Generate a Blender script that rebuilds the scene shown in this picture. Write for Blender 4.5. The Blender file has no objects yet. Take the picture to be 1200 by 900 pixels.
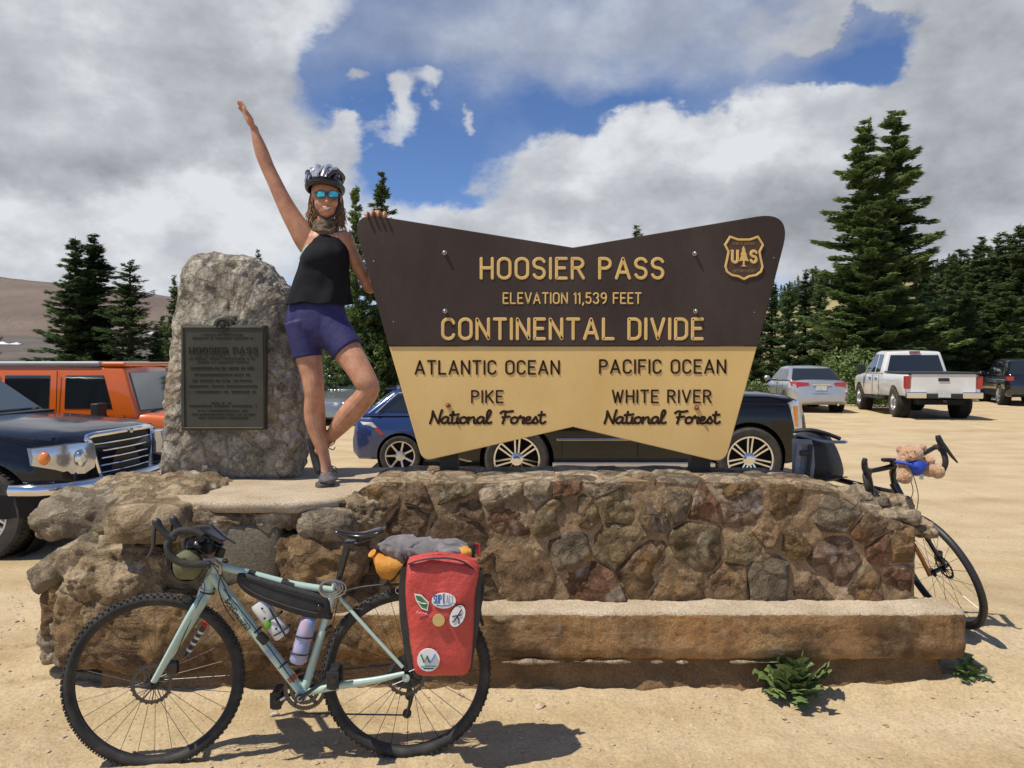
import bpy, bmesh, math, random
from mathutils import Vector, Matrix, Euler, noise
PI = math.pi
sc = bpy.context.scene
V = Vector
R = math.radians
# ------------------------------------------------------------------ camera
TILT = math.atan(27 / 900)
CAM = V((0, 0, 1.65))
cam_d = bpy.data.cameras.new('camera')
cam_d.sensor_width = 36; cam_d.lens = 27.0          # 900 px focal length on a 1200 px wide picture
cam_d.clip_start = 0.05; cam_d.clip_end = 20000
cam = bpy.data.objects.new('camera', cam_d); sc.collection.objects.link(cam)
cam.location = CAM; cam.rotation_euler = (PI / 2 - TILT, 0, 0)
sc.camera = cam
sc.render.resolution_x = 1024; sc.render.resolution_y = 768
# ------------------------------------------------------------------ light
SUN_TRAVEL = V((0.45, 0.19, -0.87)).normalized()      # direction the sunlight travels
sun_d = bpy.data.lights.new('sun', 'SUN'); sun_d.energy = 4.2; sun_d.angle = R(0.53); sun_d.color = (1, 0.93, 0.80)
sun = bpy.data.objects.new('sun', sun_d); sc.collection.objects.link(sun)
sun.rotation_euler = SUN_TRAVEL.to_track_quat('-Z', 'Y').to_euler(); sun.location = (-5, -2, 10)
TO_SUN = -SUN_TRAVEL
sc.view_settings.view_transform = 'Standard'; sc.view_settings.look = 'None'
sc.view_settings.exposure = 0.18; sc.view_settings.gamma = 1
sc.cycles.max_bounces = 6; sc.cycles.transparent_max_bounces = 16

def pt(px, py, Y):
    """world point at depth Y on the line of sight measured in the photograph (1200 x 900)"""
    x = (px - 600) / 900; y = (450 - py) / 900
    d = V((x, math.cos(TILT) + y * math.sin(TILT), -math.sin(TILT) + y * math.cos(TILT)))
    return CAM + d * (Y / d.y)

def dirpx(px, py):
    return (pt(px, py, 1.0) - CAM).normalized()

# ------------------------------------------------------------------ world: sky texture with procedural clouds
w = bpy.data.worlds.new('World'); sc.world = w; w.use_nodes = True
nt = w.node_tree; N = nt.nodes; LK = nt.links; N.clear()
def wn(t, **k):
    n = N.new(t)
    for a, b in k.items(): setattr(n, a, b)
    return n
def wm(op, a, b=None, c=None, clamp=False):
    n = wn('ShaderNodeMath', operation=op, use_clamp=clamp)
    for i, v_ in enumerate((a, b, c)):
        if v_ is None: continue
        if isinstance(v_, (int, float)): n.inputs[i].default_value = v_
        else: LK.new(v_, n.inputs[i])
    return n.outputs[0]
def wvm(op, a, b=None, s=None):
    n = wn('ShaderNodeVectorMath', operation=op)
    for i, v_ in enumerate((a, b)):
        if v_ is None: continue
        if isinstance(v_, (tuple, Vector)): n.inputs[i].default_value = tuple(v_)
        else: LK.new(v_, n.inputs[i])
    if s is not None: n.inputs['Scale'].default_value = s
    return n
sky = wn('ShaderNodeTexSky', sky_type='NISHITA')
sky.sun_disc = False; sky.sun_elevation = math.asin(TO_SUN.z); sky.sun_rotation = math.atan2(TO_SUN.x, TO_SUN.y)
sky.altitude = 3500; sky.air_density = 1.0; sky.dust_density = 0.6; sky.ozone_density = 2.0
tc = wn('ShaderNodeTexCoord').outputs['Generated']
def wnoise(vec, scale, detail=8, rough=.55, dist=0, lac=2.0):
    n = wn('ShaderNodeTexNoise'); LK.new(vec, n.inputs['Vector'])
    n.inputs['Scale'].default_value = scale; n.inputs['Detail'].default_value = detail
    n.inputs['Roughness'].default_value = rough; n.inputs['Distortion'].default_value = dist
    n.inputs['Lacunarity'].default_value = lac
    return n
# stretch the elevation so that clouds flatten towards the horizon
flat = wvm('MULTIPLY', tc, (1.0, 1.0, 1.55)).outputs[0]
wc = wnoise(flat, 3.2, 7, .6)
warp = wvm('SUBTRACT', wc.outputs['Color'], (.5, .5, .5)).outputs[0]
warp = wvm('SCALE', warp, s=.26).outputs[0]
wdir = wvm('ADD', tc, warp).outputs[0]
def blob(px, py, rx, ry, soft=1.0):
    c = dirpx(px, py)
    d = wvm('SUBTRACT', wdir, c).outputs[0]
    # local east / up axes of this part of the sky
    e = V((0, 0, 1)).cross(c).normalized(); u = c.cross(e).normalized()
    a = wm('MULTIPLY', wvm('DOT_PRODUCT', d, e).outputs['Value'], 900 / rx)
    b = wm('MULTIPLY', wvm('DOT_PRODUCT', d, u).outputs['Value'], 900 / ry)
    q = wm('ADD', wm('MULTIPLY', a, a), wm('MULTIPLY', b, b))
    return wm('EXPONENT', wm('MULTIPLY', q, -1.0 * soft))
def total(items):
    out = None
    for it in items:
        k = it[-1]; t = wm('MULTIPLY', blob(*it[:-1]), k)
        out = t if out is None else wm('ADD', out, t)
    return out
base = wnoise(flat, 2.1, 9, .56)
fine = wnoise(flat, 7.0, 9, .6)
cover = wm('ADD', wm('ADD', wm('MULTIPLY', base.outputs['Fac'], .62), wm('MULTIPLY', fine.outputs['Fac'], .55)), .06)
masses = total([
    (130, 90, 250, 150, .55), (300, 20, 110, 70, .3), (120, 250, 230, 75, .55), (350, 200, 45, 28, .3), (20, 330, 200, 60, .3),
    (690, 220, 150, 75, .5), (850, 190, 190, 90, .6), (1090, 190, 200, 150, .6), (560, 262, 80, 20, .35),
    (480, 160, 20, 28, .60), (425, 124, 17, 15, .62), (402, 172, 24, 20, .62), (522, 132, 24, 18, .5), (570, 148, 13, 10, .52), (455, 185, 26, 10, .35),
    (900, 20, 150, 30, .10), (1180, 40, 110, 80, .42), (560, 40, 190, 60, -.16), (790, 60, 140, 40, -.10), (1000, 3, 60, 12, .2),
    (480, 215, 90, 35, -.5), (570, 165, 90, 42, -.5), (405, 110, 60, 70, -.62), (470, 90, 60, 45, -.3), (800, 100, 60, 22, -.45), (700, 130, 70, 24, -.35),
    (1012, 58, 60, 36, -.8), (955, 78, 55, 22, -.35), (330, 150, 40, 30, -.2), (620, 90, 90, 50, -.18)])
field = wm('ADD', cover, masses)
mr = wn('ShaderNodeMapRange', interpolation_type='SMOOTHSTEP'); LK.new(field, mr.inputs['Value'])
mr.inputs['From Min'].default_value = .62; mr.inputs['From Max'].default_value = .98
alpha = mr.outputs[0]
# thin veil of high cloud
vn = wnoise(flat, 1.6, 8, .62, .6)
vr = wn('ShaderNodeMapRange'); LK.new(vn.outputs['Fac'], vr.inputs['Value'])
vr.inputs['From Min'].default_value = .36; vr.inputs['From Max'].default_value = .8; vr.inputs['To Max'].default_value = .34
veil = wm('ADD', vr.outputs[0], wm('MULTIPLY', total([(800, 35, 260, 50, .42), (560, 40, 150, 60, .22), (480, 190, 130, 60, -.35), (700, 120, 120, 30, -.3), (1010, 60, 60, 30, -.4)]), 1.0), clamp=True)
alpha = wm('MAXIMUM', alpha, veil)
# how deep (grey) the cloud is
dark = total([(90, 110, 260, 95, .62), (200, 190, 120, 30, .35), (1110, 220, 190, 90, .62), (930, 245, 150, 45, .38), (900, 40, 300, 45, .25), (1190, 60, 60, 60, .35), (60, 310, 160, 30, .15),
              (240, 220, 70, 30, -.35), (20, 225, 110, 22, -.3), (640, 175, 130, 50, -.12), (800, 150, 110, 30, -.15), (700, 235, 160, 30, .25), (370, 40, 60, 60, -.35)])
dn = wnoise(flat, 3.6, 10, .58)
dn2 = wnoise(flat, 14, 6, .6)
dk = wm('ADD', wm('ADD', dark, wm('MULTIPLY', wm('SUBTRACT', dn.outputs['Fac'], .5), 1.9)), wm('MULTIPLY', wm('SUBTRACT', dn2.outputs['Fac'], .5), 1.1))
cr = wn('ShaderNodeValToRGB'); LK.new(wm('ADD', dk, .10), cr.inputs['Fac'])
el = cr.color_ramp.elements
el[0].position = 0; el[0].color = (.66, .68, .71, 1)
el[1].position = 1; el[1].color = (.27, .285, .315, 1)
e3 = el.new(.38); e3.color = (.47, .49, .53, 1)
skys = wvm('MULTIPLY', sky.outputs[0], (.085, .098, .118)).outputs[0]
mx = wn('ShaderNodeMix', data_type='RGBA'); LK.new(alpha, mx.inputs['Factor']); LK.new(skys, mx.inputs[6]); LK.new(cr.outputs[0], mx.inputs[7])
bg = wn('ShaderNodeBackground'); LK.new(mx.outputs[2], bg.inputs['Color']); bg.inputs['Strength'].default_value = 1.0
wo = wn('ShaderNodeOutputWorld'); LK.new(bg.outputs[0], wo.inputs[0])

# ------------------------------------------------------------------ helpers
WL = {}
MATS = {}
def mat(name, c1, c2=None, c3=None, scale=5, rough=.6, metal=0, bump=0, bscale=20, bdist=.01, coat=0, detail=6,
        spec=.5, world=False, lo=.35, hi=.65, rnd=0, crack=0, rvar=0, sheen=0, grain=0, gscale=110, stretch=None, emit=None, trans=0):
    if name in MATS: return MATS[name]
    m = bpy.data.materials.new(name); m.use_nodes = True; MATS[name] = m
    t = m.node_tree; n = t.nodes; l = t.links; p = n['Principled BSDF']
    p.inputs['Roughness'].default_value = rough; p.inputs['Metallic'].default_value = metal
    p.inputs['Coat Weight'].default_value = coat; p.inputs['Coat Roughness'].default_value = .04
    p.inputs['Specular IOR Level'].default_value = spec
    if trans: p.inputs['Transmission Weight'].default_value = trans
    if sheen: p.inputs['Sheen Weight'].default_value = sheen
    if emit: p.inputs['Emission Color'].default_value = (*emit, 1); p.inputs['Emission Strength'].default_value = 1
    p.inputs['Base Color'].default_value = (*c1, 1)
    src = (n.new('ShaderNodeNewGeometry').outputs['Position'] if world else n.new('ShaderNodeTexCoord').outputs['Object'])
    if stretch:
        mp = n.new('ShaderNodeMapping'); l.new(src, mp.inputs[0]); mp.inputs['Scale'].default_value = stretch; src = mp.outputs[0]
    if c2:
        a = n.new('ShaderNodeTexNoise'); a.inputs['Scale'].default_value = scale; a.inputs['Detail'].default_value = detail
        a.inputs['Roughness'].default_value = .6; l.new(src, a.inputs['Vector'])
        r = n.new('ShaderNodeValToRGB'); l.new(a.outputs['Fac'], r.inputs['Fac'])
        r.color_ramp.elements[0].position = lo; r.color_ramp.elements[0].color = (*c1, 1)
        r.color_ramp.elements[1].position = hi; r.color_ramp.elements[1].color = (*c2, 1)
        if c3:
            e = r.color_ramp.elements.new(min(.99, hi + .12)); e.color = (*c3, 1)
        col = r.outputs[0]
        if rnd:
            oi = n.new('ShaderNodeObjectInfo'); h = n.new('ShaderNodeHueSaturation')
            mrr = n.new('ShaderNodeMapRange'); l.new(oi.outputs['Random'], mrr.inputs['Value'])
            mrr.inputs['To Min'].default_value = 1 - rnd; mrr.inputs['To Max'].default_value = 1 + rnd
            l.new(mrr.outputs[0], h.inputs['Value']); l.new(col, h.inputs['Color']); col = h.outputs[0]
        if grain:
            gn = n.new('ShaderNodeTexNoise'); gn.inputs['Scale'].default_value = gscale; gn.inputs['Detail'].default_value = 6; gn.inputs['Roughness'].default_value = .75; l.new(src, gn.inputs['Vector'])
            gr_ = n.new('ShaderNodeValToRGB'); l.new(gn.outputs['Fac'], gr_.inputs['Fac'])
            gr_.color_ramp.elements[0].position = .36; gr_.color_ramp.elements[0].color = (1 - grain, 1 - grain, 1 - grain, 1)
            gr_.color_ramp.elements[1].position = .66; gr_.color_ramp.elements[1].color = (1 + grain * .6,) * 3 + (1,)
            gm = n.new('ShaderNodeMix'); gm.data_type = 'RGBA'; gm.blend_type = 'MULTIPLY'; gm.inputs['Factor'].default_value = 1
            l.new(col, gm.inputs[6]); l.new(gr_.outputs[0], gm.inputs[7]); col = gm.outputs[2]
        l.new(col, p.inputs['Base Color'])
        if rvar:
            mr_ = n.new('ShaderNodeMapRange'); l.new(a.outputs['Fac'], mr_.inputs['Value'])
            mr_.inputs['To Min'].default_value = max(0, rough - rvar); mr_.inputs['To Max'].default_value = min(1, rough + rvar)
            l.new(mr_.outputs[0], p.inputs['Roughness'])
    if bump:
        b = n.new('ShaderNodeTexNoise'); b.inputs['Scale'].default_value = bscale; b.inputs['Detail'].default_value = 9
        b.inputs['Roughness'].default_value = .70; l.new(src, b.inputs['Vector'])
        hgt = b.outputs['Fac']
        if crack:
            vo = n.new('ShaderNodeTexVoronoi'); vo.feature = 'DISTANCE_TO_EDGE'; vo.inputs['Scale'].default_value = bscale * crack
            ad = n.new('ShaderNodeVectorMath'); ad.operation = 'ADD'; l.new(src, ad.inputs[0])
            sc_ = n.new('ShaderNodeVectorMath'); sc_.operation = 'SCALE'; l.new(b.outputs['Color'], sc_.inputs[0]); sc_.inputs['Scale'].default_value = .35 / max(bscale * crack, .1) * 2
            l.new(sc_.outputs[0], ad.inputs[1]); l.new(ad.outputs[0], vo.inputs['Vector'])
            mc = n.new('ShaderNodeMapRange'); l.new(vo.outputs['Distance'], mc.inputs['Value']); mc.inputs['From Max'].default_value = .12
            mc.inputs['To Min'].default_value = -.5; mc.inputs['To Max'].default_value = 0
            am = n.new('ShaderNodeMath'); am.operation = 'ADD'; l.new(hgt, am.inputs[0]); l.new(mc.outputs[0], am.inputs[1]); hgt = am.outputs[0]
        bm_ = n.new('ShaderNodeBump'); bm_.inputs['Strength'].default_value = bump; bm_.inputs['Distance'].default_value = bdist
        l.new(hgt, bm_.inputs['Height']); l.new(bm_.outputs[0], p.inputs['Normal'])
    return m

def frame(t):
    t = t.normalized(); h = V((0, 0, 1)) if abs(t.z) < .95 else V((0, 1, 0))
    a = t.cross(h).normalized(); return a, a.cross(t).normalized()

class MB:
    def __init__(s): s.v = []; s.f = []
    def add(s, vs, fs):
        o = len(s.v); s.v += [V(p) for p in vs]; s.f += [tuple(i + o for i in f) for f in fs]; return s
    def box(s, c, size, rot=None):
        hx, hy, hz = size[0] / 2, size[1] / 2, size[2] / 2
        vs = [V((x, y, z)) for x in (-hx, hx) for y in (-hy, hy) for z in (-hz, hz)]
        if rot is not None: vs = [rot @ p for p in vs]
        c = V(c)
        return s.add([p + c for p in vs], [(0, 1, 3, 2), (4, 6, 7, 5), (0, 4, 5, 1), (2, 3, 7, 6), (0, 2, 6, 4), (1, 5, 7, 3)])
    def tube(s, path, rad, n=8, cap=True, flat=None):
        """round tube through points; rad number or list; flat=(a,b) list of half sizes along side and up"""
        path = [V(p) for p in path]; m = len(path)
        if not hasattr(rad, '__len__'): rad = [rad] * m
        vs = []; prev = None
        for i, p in enumerate(path):
            t = (path[min(i + 1, m - 1)] - path[max(i - 1, 0)])
            if t.length < 1e-9: t = V((0, 0, 1))
            t.normalize()
            if prev is None: a, b = frame(t)
            else:
                a = prev - t * prev.dot(t)
                if a.length < 1e-6: a, b = frame(t)
                a.normalize(); b = a.cross(t).normalized()
            prev = a
            ra, rb = (rad[i] if hasattr(rad[i], '__len__') else (rad[i], rad[i]))
            for k in range(n):
                an = 2 * PI * k / n
                vs.append(p + a * (ra * math.cos(an)) + b * (rb * math.sin(an)))
        fs = [(i * n + k, i * n + (k + 1) % n, (i + 1) * n + (k + 1) % n, (i + 1) * n + k) for i in range(m - 1) for k in range(n)]
        if cap: fs += [tuple(reversed(range(n))), tuple((m - 1) * n + k for k in range(n))]
        return s.add(vs, fs)
    def lathe(s, c, axis, prof, n=32, closed=False, u=None):
        """prof: list of (radius, offset along axis)"""
        c = V(c); axis = V(axis).normalized()
        a, b = frame(axis)
        vs = [c + a * (r * math.cos(2 * PI * k / n)) + b * (r * math.sin(2 * PI * k / n)) + axis * h for r, h in prof for k in range(n)]
        m = len(prof); fs = []
        for i in range(m if closed else m - 1):
            j = (i + 1) % m
            fs += [(i * n + k, i * n + (k + 1) % n, j * n + (k + 1) % n, j * n + k) for k in range(n)]
        if not closed: fs += [tuple(reversed(range(n))), tuple((m - 1) * n + k for k in range(n))]
        return s.add(vs, fs)
    def torus(s, c, axis, Rr, r, n=64, m=10, ry=None):
        ry = ry or r
        return s.lathe(c, axis, [(Rr + r * math.cos(2 * PI * k / m), ry * math.sin(2 * PI * k / m)) for k in range(m)], n, closed=True)
    def ell(s, c, rad, n=16, m=10, rot=None):
        c = V(c); vs = []
        for i in range(m + 1):
            th = PI * i / m
            for k in range(n):
                p = V((rad[0] * math.sin(th) * math.cos(2 * PI * k / n), rad[1] * math.sin(th) * math.sin(2 * PI * k / n), rad[2] * math.cos(th)))
                if rot is not None: p = rot @ p
                vs.append(c + p)
        fs = [(i * n + k, (i + 1) * n + k, (i + 1) * n + (k + 1) % n, i * n + (k + 1) % n) for i in range(m) for k in range(n)]
        return s.add(vs, fs)
    def prism(s, poly, dvec):
        """poly: world points (planar outline); extruded by dvec"""
        n = len(poly); d = V(dvec); vs = [V(p) for p in poly] + [V(p) + d for p in poly]
        fs = [tuple(range(n)), tuple(reversed(range(n, 2 * n)))] + [(i, i + n, (i + 1) % n + n, (i + 1) % n) for i in range(n)]
        return s.add(vs, fs)
    def grid(s, P, nu, nv):
        vs = [P(i / (nu - 1), j / (nv - 1)) for i in range(nu) for j in range(nv)]
        fs = [(i * nv + j, (i + 1) * nv + j, (i + 1) * nv + j + 1, i * nv + j + 1) for i in range(nu - 1) for j in range(nv - 1)]
        return s.add(vs, fs)
    def loft(s, rings, cap=True, closed=True):
        n = len(rings[0]); m = len(rings); vs = [p for r in rings for p in r]
        kk = n if closed else n - 1
        fs = [(i * n + k, i * n + (k + 1) % n, (i + 1) * n + (k + 1) % n, (i + 1) * n + k) for i in range(m - 1) for k in range(kk)]
        if cap: fs += [tuple(reversed(range(n))), tuple((m - 1) * n + k for k in range(n))]
        return s.add(vs, fs)
    def mesh(s, name, smooth=False, fix=True, angle=None):
        me = bpy.data.meshes.new(name); me.from_pydata([tuple(p) for p in s.v], [], s.f); me.update()
        if fix:
            b = bmesh.new(); b.from_mesh(me)
            bmesh.ops.remove_doubles(b, verts=b.verts, dist=1e-5)
            bmesh.ops.recalc_face_normals(b, faces=b.faces); b.to_mesh(me); b.free()
        if smooth:
            me.shade_smooth()
            if angle is not None:
                b = bmesh.new(); b.from_mesh(me)
                for e in b.edges:
                    if len(e.link_faces) == 2 and e.calc_face_angle(0) > angle: e.smooth = False
                b.to_mesh(me); b.free()
        return me
    def build(s, name, m, parent=None, smooth=False, fix=True, angle=.7):
        me = s.mesh(name, smooth, fix, angle if smooth else None)
        return link(name, me, m, parent)

def link(name, me, m, parent=None):
    o = bpy.data.objects.new(name, me); sc.collection.objects.link(o)
    if m is not None and me is not None and not me.materials: me.materials.append(m)
    WL[o.name] = V((0, 0, 0))
    if parent is not None:
        o.parent = parent; o.location = -WL[parent.name]
    return o
def thing(name, label, cat, loc=(0, 0, 0), group=None, local=False, rotz=0):
    """Empty at the base of a thing; children keep world coordinates unless local"""
    o = bpy.data.objects.new(name, None); sc.collection.objects.link(o); o.location = loc; o.empty_display_size = .1
    o.rotation_euler = (0, 0, rotz)
    WL[o.name] = V((0, 0, 0)) if local else V(loc)
    return tag(o, label, cat, group)
def tag(o, label=None, cat=None, group=None, kind=None):
    if label: o['label'] = label
    if cat: o['category'] = cat
    if group: o['group'] = group
    if kind: o['kind'] = kind
    return o
def sub(name, parent, loc):
    """Empty used as a part that carries sub-parts; loc is in the same space as its parent's meshes"""
    o = bpy.data.objects.new(name, None); sc.collection.objects.link(o); o.parent = parent; o.empty_display_size = .05
    o.location = V(loc) - WL[parent.name]; WL[o.name] = V(loc); return o
def mod_bevel(o, width, seg=2, ang=R(40)):
    b = o.modifiers.new('bevel', 'BEVEL'); b.width = width; b.segments = seg; b.limit_method = 'ANGLE'; b.angle_limit = ang
    b.use_clamp_overlap = True
    return o
def remesh(o, size, smooth=4, fac=.6):
    r = o.modifiers.new('remesh', 'REMESH'); r.mode = 'VOXEL'; r.voxel_size = size; r.use_smooth_shade = True
    if smooth:
        q = o.modifiers.new('smooth', 'SMOOTH'); q.iterations = smooth; q.factor = fac
    return o
def fbm(p, s=1.0, o=5, h=.9):
    return noise.fractal(V(p) * s, h, 2.1, o)
def ss(a, b, x):
    t = max(0, min(1, (x - a) / (b - a))); return t * t * (3 - 2 * t)
def spline(pts, per=6):
    """Catmull-Rom through points"""
    pts = [V(p) for p in pts]; out = []
    for i in range(len(pts) - 1):
        p0 = pts[max(i - 1, 0)]; p1 = pts[i]; p2 = pts[i + 1]; p3 = pts[min(i + 2, len(pts) - 1)]
        for k in range(per):
            t = k / per
            out.append(.5 * ((2 * p1) + (p2 - p0) * t + (2 * p0 - 5 * p1 + 4 * p2 - p3) * t * t + (3 * p1 - p0 - 3 * p2 + p3) * t ** 3))
    out.append(pts[-1]); return out
def g(x, y):
    """ground height"""
    return .14 * math.exp(-((x - 2.8) ** 2 / .7 + (y - 4.5) ** 2 / .9)) - .2 * ss(8, 12, y) * ss(1, -2, x) * ss(60, 30, y)
# ================================================================== SETTING: ground, hills, mountain
dirt = mat('dirt', (.48, .36, .205), (.62, .49, .305), (.52, .405, .25), scale=1.3, rough=.95, bump=.7, bscale=9, bdist=.035, world=True, detail=12, spec=.15)
def tweak_dirt(m):
    t = m.node_tree; n = t.nodes; l = t.links; p = n['Principled BSDF']
    geo = n.new('ShaderNodeNewGeometry').outputs['Position']
    # long pale streaks left by wheels, finer grain, darker gravel specks
    mp = n.new('ShaderNodeMapping'); l.new(geo, mp.inputs[0]); mp.inputs['Scale'].default_value = (.28, 2.2, 1)
    mp.inputs['Rotation'].default_value = (0, 0, .25)
    a = n.new('ShaderNodeTexNoise'); l.new(mp.outputs[0], a.inputs['Vector']); a.inputs['Scale'].default_value = 1.1; a.inputs['Detail'].default_value = 7
    r = n.new('ShaderNodeMapRange'); l.new(a.outputs['Fac'], r.inputs['Value']); r.inputs['From Min'].default_value = .42; r.inputs['From Max'].default_value = .82
    mx = n.new('ShaderNodeMix'); mx.data_type = 'RGBA'; old = p.inputs['Base Color'].links[0].from_socket
    l.new(r.outputs[0], mx.inputs['Factor']); l.new(old, mx.inputs[6]); mx.inputs[7].default_value = (.66, .53, .36, 1)
    b = n.new('ShaderNodeTexNoise'); l.new(geo, b.inputs['Vector']); b.inputs['Scale'].default_value = 60; b.inputs['Detail'].default_value = 6; b.inputs['Roughness'].default_value = .7
    r2 = n.new('ShaderNodeValToRGB'); l.new(b.outputs['Fac'], r2.inputs['Fac'])
    r2.color_ramp.elements[0].position = .3; r2.color_ramp.elements[0].color = (.62, .58, .52, 1)
    r2.color_ramp.elements[1].position = .58; r2.color_ramp.elements[1].color = (1, 1, 1, 1)
    mm = n.new('ShaderNodeMix'); mm.data_type = 'RGBA'; mm.blend_type = 'MULTIPLY'; mm.inputs['Factor'].default_value = .8
    l.new(mx.outputs[2], mm.inputs[6]); l.new(r2.outputs[0], mm.inputs[7]); 
    # reddish damp soil close to the foot of the stone base
    l.new(mm.outputs[2], p.inputs['Base Color'])
    bm = n.new('ShaderNodeBump'); bm.inputs['Strength'].default_value = .55; bm.inputs['Distance'].default_value = .008
    l.new(b.outputs['Fac'], bm.inputs['Height']); l.new(p.inputs['Normal'].links[0].from_socket, bm.inputs['Normal']); l.new(bm.outputs[0], p.inputs['Normal'])
tweak_dirt(dirt)
def axis(vals):
    out = []
    for (a, b, st) in vals:
        k = max(1, int(round((b - a) / st))); out += [a + (b - a) * i / k for i in range(k)]
    out.append(vals[-1][1]); return out
gx = axis([(-6000, -400, 700), (-400, -60, 40), (-60, -12, 2), (-12, -3.2, .3), (-3.2, 3.6, .03), (3.6, 14, .3), (14, 70, 3), (70, 400, 40), (400, 6000, 700)])
gy = axis([(-300, -10, 50), (-10, 1.2, 1.4), (1.2, 2.3, .1), (2.3, 3.8, .03), (3.8, 4.4, .012), (4.4, 5.0, .03), (5.0, 9, .1), (9, 40, .8), (40, 120, 8), (120, 600, 60), (600, 9000, 900)])
def gh(x, y):
    z = g(x, y)
    if abs(x) < 40 and y < 60:
        z += .012 * fbm((x, y, 0), 1.1, 4)
    if -4 < x < 4.2 and 1.2 < y < 6:
        e = ss(1.2, 2.0, y) * ss(6, 4.8, y)
        z += e * (.013 * fbm((x, y, 3), 4, 6, .75) + .007 * fbm((x, y, 7), 17, 4, .7) - .006 * max(0, noise.noise(V((x * 7, y * 7, 2)))))
        # shallow bank of soil against the foot of the base, low broken steps of packed earth at the left
        z += .03 * ss(3.58, 3.86, y) * ss(-2.9, -2.3, x) * ss(2.9, 2.3, x)
        if x < -1.9:
            ed1 = 3.86 + .05 * fbm((x, 1, 1), 2.2); ed2 = 4.33 + .05 * fbm((x, 5, 1), 2.2)
            for e_ in (ed1, ed2): z += ss(-1.9, -2.2, x) * (.015 * ss(e_ - .012, e_ + .012, y) * ss(5.6, 5, y) - .045 * math.exp(-((y - e_) / .012) ** 2))
    return z
me = bpy.data.meshes.new('ground')
nx, ny = len(gx), len(gy)
me.from_pydata([(x, y, gh(x, y)) for x in gx for y in gy], [], [(i * ny + j, (i + 1) * ny + j, (i + 1) * ny + j + 1, i * ny + j + 1) for i in range(nx - 1) for j in range(ny - 1)])
me.shade_smooth()
ground = link('ground', me, dirt); tag(ground, 'pale sandy dirt of the pass parking lot', None, kind='structure')

# loose gravel and pebbles near the camera (uncountable)
peb = MB(); rng = random.Random(5)
ico = [V(p) for p in [(0, 0, 1), (.9, 0, .3), (.28, .85, .3), (-.72, .53, .3), (-.72, -.53, .3), (.28, -.85, .3), (0, 0, -.5)]]
icf = [(0, 1, 2), (0, 2, 3), (0, 3, 4), (0, 4, 5), (0, 5, 1), (6, 2, 1), (6, 3, 2), (6, 4, 3), (6, 5, 4), (6, 1, 5)]
for k in range(3800):
    u = rng.random()
    if u < .6: x = rng.uniform(-3, 3.4); y = rng.uniform(2.3, 3.72)
    elif u < .8: x = rng.uniform(-3.6, -2.2) ; y = rng.uniform(2.6, 6)
    else: x = rng.uniform(2.4, 5.5); y = rng.uniform(3, 9)
    s_ = rng.choice([.003, .003, .004, .005, .006, .009]) * rng.uniform(.7, 1.4)
    if rng.random() < .012: s_ *= 2.4
    rt = Euler((rng.uniform(-.4, .4), rng.uniform(-.4, .4), rng.uniform(0, 6))).to_matrix()
    q = V((x, y, gh(x, y)))
    peb.add([q + rt @ V((p.x * s_ * 1.3, p.y * s_, p.z * s_ * .7)) for p in ico], icf)
pm_ = mat('pebble_stone', (.38, .28, .19), (.55, .44, .32), scale=14, rough=.9, world=True)
tag(peb.build('gravel', pm_, fix=False), 'loose gravel scattered over the dirt', None, kind='stuff')
# a few lone stones
lone = mat('lone_stone', (.45, .36, .26), (.6, .5, .38), scale=30, rough=.9, bump=.6, bscale=60, bdist=.006)
def rock_bm(c, rad, seed, lev=3, amp=.25, scale=1.2, boxy=0., rot=None, ridg=0, fine=0):
    b = bmesh.new(); bmesh.ops.create_icosphere(b, subdivisions=lev, radius=1)
    mb = MB(); off = V((seed * 7.3, seed * 3.1, seed * 1.7)); rad = V(rad); mr = max(rad)
    for v_ in b.verts:
        d = v_.co.normalized()
        if boxy:
            e = 1 - boxy * .75
            q = V([math.copysign(abs(a) ** e, a) for a in d])
            d2 = q * (1 / max(q.length, .2)) * (1 + boxy * .35 * (q.length - 1))
            d = d.lerp(q / max(abs(q.x), abs(q.y), abs(q.z)) * .86, boxy * .8)
        p = V((d.x * rad.x, d.y * rad.y, d.z * rad.z))
        n_ = fbm(p / mr * scale + off, 1, 6, .8) * amp
        if ridg: n_ += ridg * (noise.ridged_multi_fractal(p / mr * scale * 1.7 + off, .9, 2.1, 5, 1.0, 2.0) - 1.2) * .3
        if fine: n_ += fine * (noise.ridged_multi_fractal(p * 11 + off, .8, 2.2, 4, 1, 2) - 1.0)
        p += v_.co.normalized() * (n_ * mr)
        if rot is not None: p = rot @ p
        v_.co = V(c) + p
    return b
def rock(name, c, rad, seed, m, parent=None, **k):
    b = rock_bm(c, rad, seed, **k); me = bpy.data.meshes.new(name); b.to_mesh(me); b.free(); me.shade_smooth()
    return link(name, me, m, parent)
for (px, py, s_, lab) in [(57, 711, .02, 'small flat pale pebble lying left of the boulders'), (70, 773, .011, 'tiny brown pebble at the left foot of the boulders'),
                     (718, 881, .008, 'tiny dark pebble in the sand right of the bicycle shadow'), (788, 850, .008, 'tiny pebble in the sand below the concrete ledge'),
                     (322, 843, .014, 'pebble behind the crank of the loaded bicycle')]:
    Y = 1.65 * 900 / (py - 423); q = pt(px, py, Y)
    o = rock('pebble', V((0, 0, 0)), (s_ * 1.5, s_, s_ * .6), px, lone, lev=2); o.location = (q.x, q.y, gh(q.x, q.y) + s_ * .2)
    tag(o, lab, 'pebble')

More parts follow.
